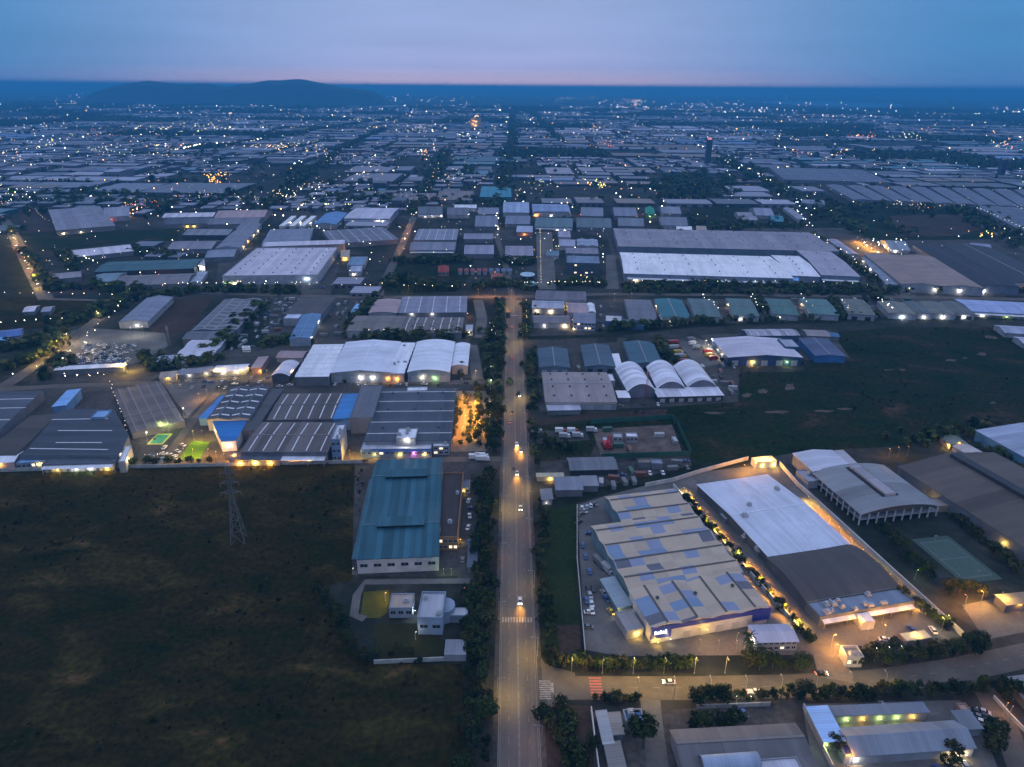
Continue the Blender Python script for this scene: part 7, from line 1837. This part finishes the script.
lamps([735, 642, 737, 645], 1, 5, .4, 'o', 900, 'orange lamp on the forecourt of the patchwork factory', None, k=2, name='yard_lamp')
lamps([1000, 715, 1010, 722], 2, 6, .5, 'o', 1300, 'orange lamp near the white kerb wall', 'kerb wall lamps', k=4, name='yard_lamp')
lamps([845, 766, 849, 768], 1, 5, .5, 'o', 1500, 'orange lamp below the dark blue awning', None, k=5, name='yard_lamp')

lamps([250, 461.5, 300, 460.5, 362, 459.5], 8, 4.5, .4, 'oy', 7000, 'orange lamp along the dock road between the plant and the field', 'dock road lamps', k=4, name='yard_lamp')
lamps([2, 465, 40, 465, 115, 466], 6, 4, .4, 'oy', 4500, 'orange lamp along the lorry dock front of the slate hall', 'lorry dock lamps', k=4, name='yard_lamp')
lamps([370, 452.5, 432, 452], 4, 3.5, .4, 'y', 2600, 'yellow lamp on the paved strip behind the teal factory', 'lamps behind the teal factory', k=5, name='yard_lamp')
lamps([205, 376, 330, 380, 460, 379], 10, 6, .6, 'y', 4000, 'warm street lamp on the plant lane before the white halls', 'plant lane lamps', k=6)
lamps([690, 650, 725, 652, 745, 652], 3, 5, .5, 'o', 900, 'orange lamp on the open paving before the patchwork factory', 'paving lamps', k=2, name='yard_lamp')
lamps([845, 632, 880, 624, 920, 618], 3, 5, .5, 'o', 2200, 'orange lamp on the front apron of the white factory', 'front apron lamps', k=2, name='yard_lamp')

# ------------------------------------------------------------------ vehicles
def on_av(u, v): return G(u, v)
vehicle('car', G(520, 602), 0, 'white', 'white car coming toward the crossing with glowing headlights', None, True, 'car', -20000)
vehicle('car', G(517, 474), 0, 'silver', 'car with bright headlights level with the gate of the teal factory', None, True, 'car', -20000)
vehicle('car', G(516.8, 445), 0, 'white', 'white car with bright headlights level with the sodium car park', None, True, 'car', -20000)
vehicle('car', G(521, 451.5), 0, 'blue', 'blue car in the outer lane just behind a bright white car', None, True, 'car', -14000)
vehicle('pickup_truck', G(512.3, 413.5), PI, 'black', 'dark pickup driving away with red tail lamps, level with the orange car park', None, True, 'pickup', 0)
vehicle('car', G(510.3, 422.5), PI, 'grey', 'grey car driving away behind the dark pickup', None, True, 'car', -2500)
vehicle('car', G(513.7, 469), PI, 'black', 'unlit dark car in the middle of the avenue', None, False, 'car', 0)
vehicle('car', G(519.5, 396), 0, 'silver', 'small silver car in the upper avenue', None, True, 'car', -1500)
vehicle('car', G(512.3, 358), PI, 'red', 'red car driving away up the avenue', None, True, 'car', 0)
vehicle('car', G(512, 327), PI, 'grey', 'car with tail lamps close to the crossroads', None, True, 'car', -2500)
vehicle('car', G(520.5, 509), 0, 'silver', 'silver car beside the grass verge on the avenue', None, True, 'car', -1200)
vehicle('car', G(509.5, 312), PI, 'red', 'red lit car waiting at the stop line of the crossroads', None, True, 'car', 0)
vehicle('car', G(669, 683.5), -PI / 2, 'white', 'white car on the side road opposite the driveway', None, True, 'car', 0)
vehicle('pickup_truck', G(754, 693.5), PI / 2, 'white', 'white pickup on the side road near the clipped wall lamps', None, True, 'pickup', 0)
vehicle('car', G(821, 675), PI / 2, 'black', 'dark car turning in to the forecourt gate', None, True, 'car', 0)
vehicle('car', G(743, 714), .3, 'blue', 'blue car parked in the bottom compound', None, False, 'car', 0)
for (u, v, r, c, lab) in [(590, 596.5, .1, 'silver', 'silver car at the top of the parked row beside the patchwork factory'), (591.5, 605, .1, 'white', 'white car in the middle of the parked row beside the patchwork factory'), (592, 612, .1, 'white', 'white car at the bottom of the parked row beside the patchwork factory'),
                          (604, 594, .5, 'silver', 'silver car near the sea green canopy'), (606, 600, .5, 'blue', 'blue car near the sea green canopy'), (611, 613, .5, 'yellow', 'yellow car below the sea green canopy'), (588, 590, .1, 'black', 'black car against the low wall of the patchwork car park')]:
    vehicle('car', G(u, v), r, c, lab, None, False, 'car', 0)
for (u, v, lab) in [(582, 509, 'white'), (587, 508, 'silver'), (591, 506.5, 'white'), (580.5, 515, 'grey'), (579, 523, 'black'), (584, 512, 'silver'), (594, 505, 'grey')]:
    vehicle('car', G(u, v), random.uniform(0, 3), lab, '%s car jumbled behind the patchwork factory' % lab, 'cars jumbled behind the patchwork factory, ' + lab, False, 'car', 0)
lorry('lorry', G(598, 564), .5, 'grey', 'grey lorry at the loading side of the patchwork factory', None, 6, 'grey')
lorry('lorry', G(606, 571), .5, 'silver', 'pale box lorry at the loading side of the patchwork factory', None, 6, 'silver')
lorry('bus', G(915, 753), PI / 2, 'silver', 'long pale truck parked below the gabled workshop', None, 9, 'white')
for (u, v, c, lab) in [(559, 433, 'red', 'red'), (563, 438, 'white', 'white'), (571, 433, 'red', 'darker red'), (576, 437.5, 'white', 'silver white'), (535, 433, 'silver', 'small silver'), (590, 432, 'white', 'field end white')]:
    lorry('lorry', G(u, v), PI / 2, c, lab + ' truck parked on the earth strip beside the construction plot', None, 5, 'white' if c != 'white' else 'silver')
for i, (u, v) in enumerate([(672, 344), (673.5, 349), (676, 354), (679, 358), (682, 363)]):
    lorry('lorry', G(u, v), PI / 2 + .2, ['red', 'red', 'white', 'yellow', 'white'][i], 'flatbed lorry along the tree side of the lorry yard, %s from its far end' % ['first', 'second', 'third', 'fourth', 'fifth'][i], None, 8, ['red', 'silver', 'yellow', 'silver', 'red'][i])
for i, (u, v) in enumerate([(690, 341), (692, 345), (696, 349), (706, 353), (708, 357), (712, 360)]):
    lorry('lorry', G(u, v), PI / 2 + .3, 'red' if i > 2 else 'grey', 'lorry in the cluster beside the lilac white factory, %s from its far end' % ['first', 'second', 'third', 'fourth', 'fifth', 'last'][i], None, 6, ['grey', 'white', 'silver', 'red', 'yellow', 'red'][i])
vehicle('car', G(883, 708), 0, 'silver', 'pale car under the lit eave of the long workshop wing', None, False, 'car', 0)
for i in range(8):
    u = 976 + (i % 2) * 7 + (i // 2) * 2.2; v = 713 + (i // 2) * 5
    vehicle('car', G(u, v), 1.1, ['black', 'silver', 'grey', 'black', 'white', 'grey', 'black', 'silver'][i], 'car in the dark cluster beside the slate lean-to of the workshop court', 'cars in the workshop court cluster', False, 'car', 0)
# wreck yard
rows = 0
for j in range(9):
    for i in range(16):
        f = j / 8; u0, u1 = 60 + 2 * f - 3, 128 + 8 * (1 - f); u = u0 + (u1 - u0) * (i + .5) / 16 + random.uniform(-1, 1); v = 346 + 18 * f + random.uniform(-.5, .5)
        if random.random() < .32 or (u < 80 and v < 352): continue
        c = random.choice(['white', 'silver', 'silver', 'grey', 'white', 'black', 'blue'])
        o = ob('wrecked_car', simple_car_mesh(c), None, G(u, v) + Vector((0, 0, .06)), random.uniform(0, 6.28))
        tag(o, '%s car crowded in the floodlit wreck yard' % c, 'car', '%s cars in the wreck yard' % c)
for i in range(26):
    u = 52 + i * 2.6
    c = random.choice(['white', 'silver', 'silver', 'grey', 'blue'])
    p = G(u, 464.3 - .012 * (u - 52)); lorry('lorry', p, PI + random.uniform(-.05, .05), c, 'lorry backed into the dock of the dark slate hall', 'lorries at the slate hall dock', 5, c) if i % 2 else None
for i in range(12):
    f = i / 11; p = G(183 + 62 * f, 374.5 - 4.5 * f)
    lorry('lorry', p, random.choice([0, PI]), random.choice(['grey', 'blue', 'black', 'red']), 'lorry in the parked line along the plant lane', 'lorries in line along the plant lane', 6, random.choice(['grey', 'black', 'silver']))
for (u, v) in [(178, 452), (172, 456), (176, 459), (183, 446), (168, 460)]:
    vehicle('car', G(u, v), 1.0, 'white', 'white car parked beside the football lawn', 'white cars beside the football lawn', False, 'car', 0)
for (u, v) in [(474, 459.5), (480, 458.5), (481, 461)]:
    lorry('lorry', G(u, v), PI / 2, 'white', 'white lorry at the gate below the orange car park', 'white lorries at the gate', 6, 'white')
for i in range(3):
    lorry('lorry', G(244 + i * 2.6, 351), .4, 'white', 'white lorry in the dark lot behind the white canopy roof', 'white lorries in the dark lot', 6, 'white')
for i in range(14):
    f = i / 13; c = 'white' if i % 3 else 'silver'
    vehicle('car', G(40 - 26 * f + random.uniform(-1.5, 1.5), 288 - 50 * f), .35 if i % 2 else PI + .35, c, '%s car in the traffic on the busy highway' % c, '%s cars on the highway' % c, True, 'car', 0)

# goods and cars standing about in the yards
def container_mesh(c):
    def mk():
        m = MB(); m.box(-1.22, 1.22, -3, 3, .15, 2.6, 0)
        for k in range(14):
            y = -2.9 + k * .43; m.box(-1.26, -1.221, y, y + .2, .3, 2.5, 0); m.box(1.221, 1.26, y, y + .2, .3, 2.5, 0)
        m.box(-1.1, -.03, -3.05, -3.001, .3, 2.5, 1); m.box(.03, 1.1, -3.05, -3.001, .3, 2.5, 1)
        return m.mesh('container', [mat_plain('container_' + c, CARC[c], .6, 0, .25), M_METAL])
    return cached(('cont', c), mk)
for name, pts, n_, what in (('above the white plant roofs', [275, 300, 462, 299, 462, 336, 272, 340], 40, 'cm'), ('around the solar panel roof', [184, 352, 262, 300, 300, 300, 262, 350], 34, 'cm'), ('beside the three barrel roofs', [540, 370, 735, 364, 735, 402, 545, 410], 22, 'cm'), ('along the green sheds', [534, 302, 970, 300, 970, 316, 540, 330], 44, 'cm'),
                            ('on the plant lane', [180, 378, 470, 379, 470, 386, 180, 389], 30, 'm'), ('on the plant forecourt', [136, 450, 150, 449, 166, 448, 174, 442, 176, 458, 160, 462, 140, 462], 5, 'm'), ('beside the teal factory annex', [466, 500, 472, 500, 470, 572, 462, 572], 9, 'm'), ('in the court of the gabled workshop', [850, 758, 960, 750, 985, 765, 860, 790], 8, 'm'),
                            ('on the huts plot', [560, 488, 690, 460, 690, 468, 600, 492], 16, 'cm'), ('in the construction plot', [596, 431, 668, 428, 680, 454, 604, 456], 6, 'c'), ('before the white factory', [845, 630, 930, 618, 950, 628, 870, 645], 4, 'm'), ('along the patchwork factory car park', [580, 530, 590, 530, 600, 640, 588, 640], 12, 'm'), ('round the huge lilac factory', [222, 280, 330, 279, 326, 290, 218, 290], 16, 'm')):
    P = [G(pts[i], pts[i + 1]) for i in range(0, len(pts), 2)]
    x0, x1, y0, y1 = min(p.x for p in P), max(p.x for p in P), min(p.y for p in P), max(p.y for p in P)
    done = k = 0
    while done < n_ and k < 4000:
        k += 1
        x, y = random.uniform(x0, x1), random.uniform(y0, y1)
        c = False
        for i in range(len(P)):
            a, b = P[i], P[i - 1]
            if (a.y > y) != (b.y > y) and x < (b.x - a.x) * (y - a.y) / (b.y - a.y) + a.x: c = not c
        if not c or not clear(x, y, 3, 5, 1.2): continue
        FOOT.append((x, y, 0, 2, 3.2)); done += 1
        if random.choice(what) == 'c':
            c_ = random.choice(['rust', 'grey', 'green', 'grey', 'silver', 'grey'])
            o = ob('container', container_mesh(c_), None, (x, y, .1), random.choice([0, PI / 2]) + random.gauss(0, .08)); tag(o, '%s container standing in the yard %s' % ('rust red' if c_ == 'rust' else c_, name), 'container', '%s containers %s' % (c_, name))
        else:
            c_ = random.choice(['white', 'silver', 'grey', 'black', 'white', 'blue'])
            o = ob('parked_car', simple_car_mesh(c_), None, (x, y, .12), random.choice([0, PI / 2, PI]) + random.gauss(0, .1)); tag(o, '%s car parked %s' % (c_, name), 'car', '%s cars parked %s' % (c_, name))

# ------------------------------------------------------------------ sky, dusk light, air
w = bpy.data.worlds.new('World'); S.world = w; w.use_nodes = True
nt = w.node_tree
bg = nt.nodes['Background']
sky = N(nt, 'ShaderNodeTexSky', sky_type='NISHITA'); sky.sun_disc = False
SUN_EL, SUN_AZ = math.radians(1.0), math.radians(6.0)
sky.sun_elevation = SUN_EL; sky.sun_rotation = SUN_AZ; sky.altitude = 200; sky.air_density = 1.6; sky.dust_density = 2.2; sky.ozone_density = 4
tc = N(nt, 'ShaderNodeTexCoord')
sp = N(nt, 'ShaderNodeSeparateXYZ'); link(nt, tc, 'Generated', sp, 'Vector')
def ramp(stops):
    r = N(nt, 'ShaderNodeValToRGB'); e = r.color_ramp.elements
    for i, (p, c) in enumerate(stops):
        k = e[i] if i < 2 else e.new(p)
        k.position = p; k.color = c4(c)
    return r
# height in the sky, 0 at the horizon, 1 at the zenith (z of the direction)
mid = ramp(SKY_MID); side = ramp(SKY_SIDE)
link(nt, sp, 'Z', mid, 'Fac'); link(nt, sp, 'Z', side, 'Fac')
at = N(nt, 'ShaderNodeMath', operation='ARCTAN2'); link(nt, sp, 'X', at, 0); link(nt, sp, 'Y', at, 1)
sb_ = N(nt, 'ShaderNodeMath', operation='ADD'); link(nt, at, 0, sb_, 0); sb_.inputs[1].default_value = .06
ab = N(nt, 'ShaderNodeMath', operation='ABSOLUTE'); link(nt, sb_, 0, ab, 0)
mr = N(nt, 'ShaderNodeMapRange', interpolation_type='SMOOTHSTEP'); mr.inputs[1].default_value = .08; mr.inputs[2].default_value = .62; link(nt, ab, 0, mr, 0)
mx = N(nt, 'ShaderNodeMixRGB'); link(nt, mr, 0, mx, 'Fac'); link(nt, mid, 'Color', mx, 1); link(nt, side, 'Color', mx, 2)
# thin uneven cloud veil
mp = N(nt, 'ShaderNodeMapping'); mp.inputs['Scale'].default_value = (3, 3, 28); link(nt, tc, 'Generated', mp, 'Vector')
cn = N(nt, 'ShaderNodeTexNoise'); cn.inputs['Scale'].default_value = 1.3; cn.inputs['Detail'].default_value = 6; link(nt, mp, 0, cn, 'Vector')
cm = N(nt, 'ShaderNodeMapRange'); cm.inputs[3].default_value = .87; cm.inputs[4].default_value = 1.12; link(nt, cn, 'Fac', cm, 0)
vs = N(nt, 'ShaderNodeVectorMath', operation='SCALE'); link(nt, mx, 0, vs, 0); link(nt, cm, 0, vs, 'Scale')
v10 = N(nt, 'ShaderNodeVectorMath', operation='SCALE'); link(nt, vs, 0, v10, 0); v10.inputs['Scale'].default_value = 1 / .05
nk = N(nt, 'ShaderNodeVectorMath', operation='SCALE'); link(nt, sky, 0, nk, 0); nk.inputs['Scale'].default_value = NISH
ad = N(nt, 'ShaderNodeVectorMath', operation='ADD'); link(nt, v10, 0, ad, 0); link(nt, nk, 0, ad, 1)
link(nt, ad, 0, bg, 'Color'); bg.inputs['Strength'].default_value = .05
sun = bpy.data.lights.new('sun', 'SUN'); sun.energy = .05; sun.angle = math.radians(12); sun.color = (1, .72, .6)
so = bpy.data.objects.new('sun', sun); COL.objects.link(so)
so.rotation_euler = (PI / 2 - math.radians(4), 0, PI - SUN_AZ)   # light comes from low over the horizon ahead
# the air: one closed box of thin haze round everything, sky outside
m = MB(); m.box(-95000, 95000, -3500, 125000, -1.0, HAZE_TOP)
hm = bpy.data.materials.new('haze'); hm.use_nodes = True
hn = hm.node_tree; hn.nodes.clear()
ho = N(hn, 'ShaderNodeOutputMaterial'); hv = N(hn, 'ShaderNodeVolumePrincipled')
hv.inputs['Color'].default_value = HAZE_COL; hv.inputs['Density'].default_value = HAZE_D; hv.inputs['Anisotropy'].default_value = 0.0
link(hn, hv, 0, ho, 'Volume')
o = ob('haze', m.mesh('haze', hm)); o['kind'] = 'stuff'; tag(o, 'thin blue evening haze over the whole estate', 'haze')

S.view_settings.view_transform = 'Standard'; S.view_settings.look = 'None'; S.view_settings.exposure = 0.0; S.view_settings.gamma = 1.0
S.render.engine = 'CYCLES'
cy = S.cycles
cy.max_bounces = 3; cy.diffuse_bounces = 1; cy.glossy_bounces = 1; cy.transmission_bounces = 2; cy.volume_bounces = 0; cy.transparent_max_bounces = 4
cy.use_denoising = True; cy.denoiser = 'OPENIMAGEDENOISE'
cy.sample_clamp_indirect = 2.0; cy.sample_clamp_direct = 0; cy.caustics_reflective = False; cy.caustics_refractive = False
cy.use_light_tree = True
S.render.film_transparent = False
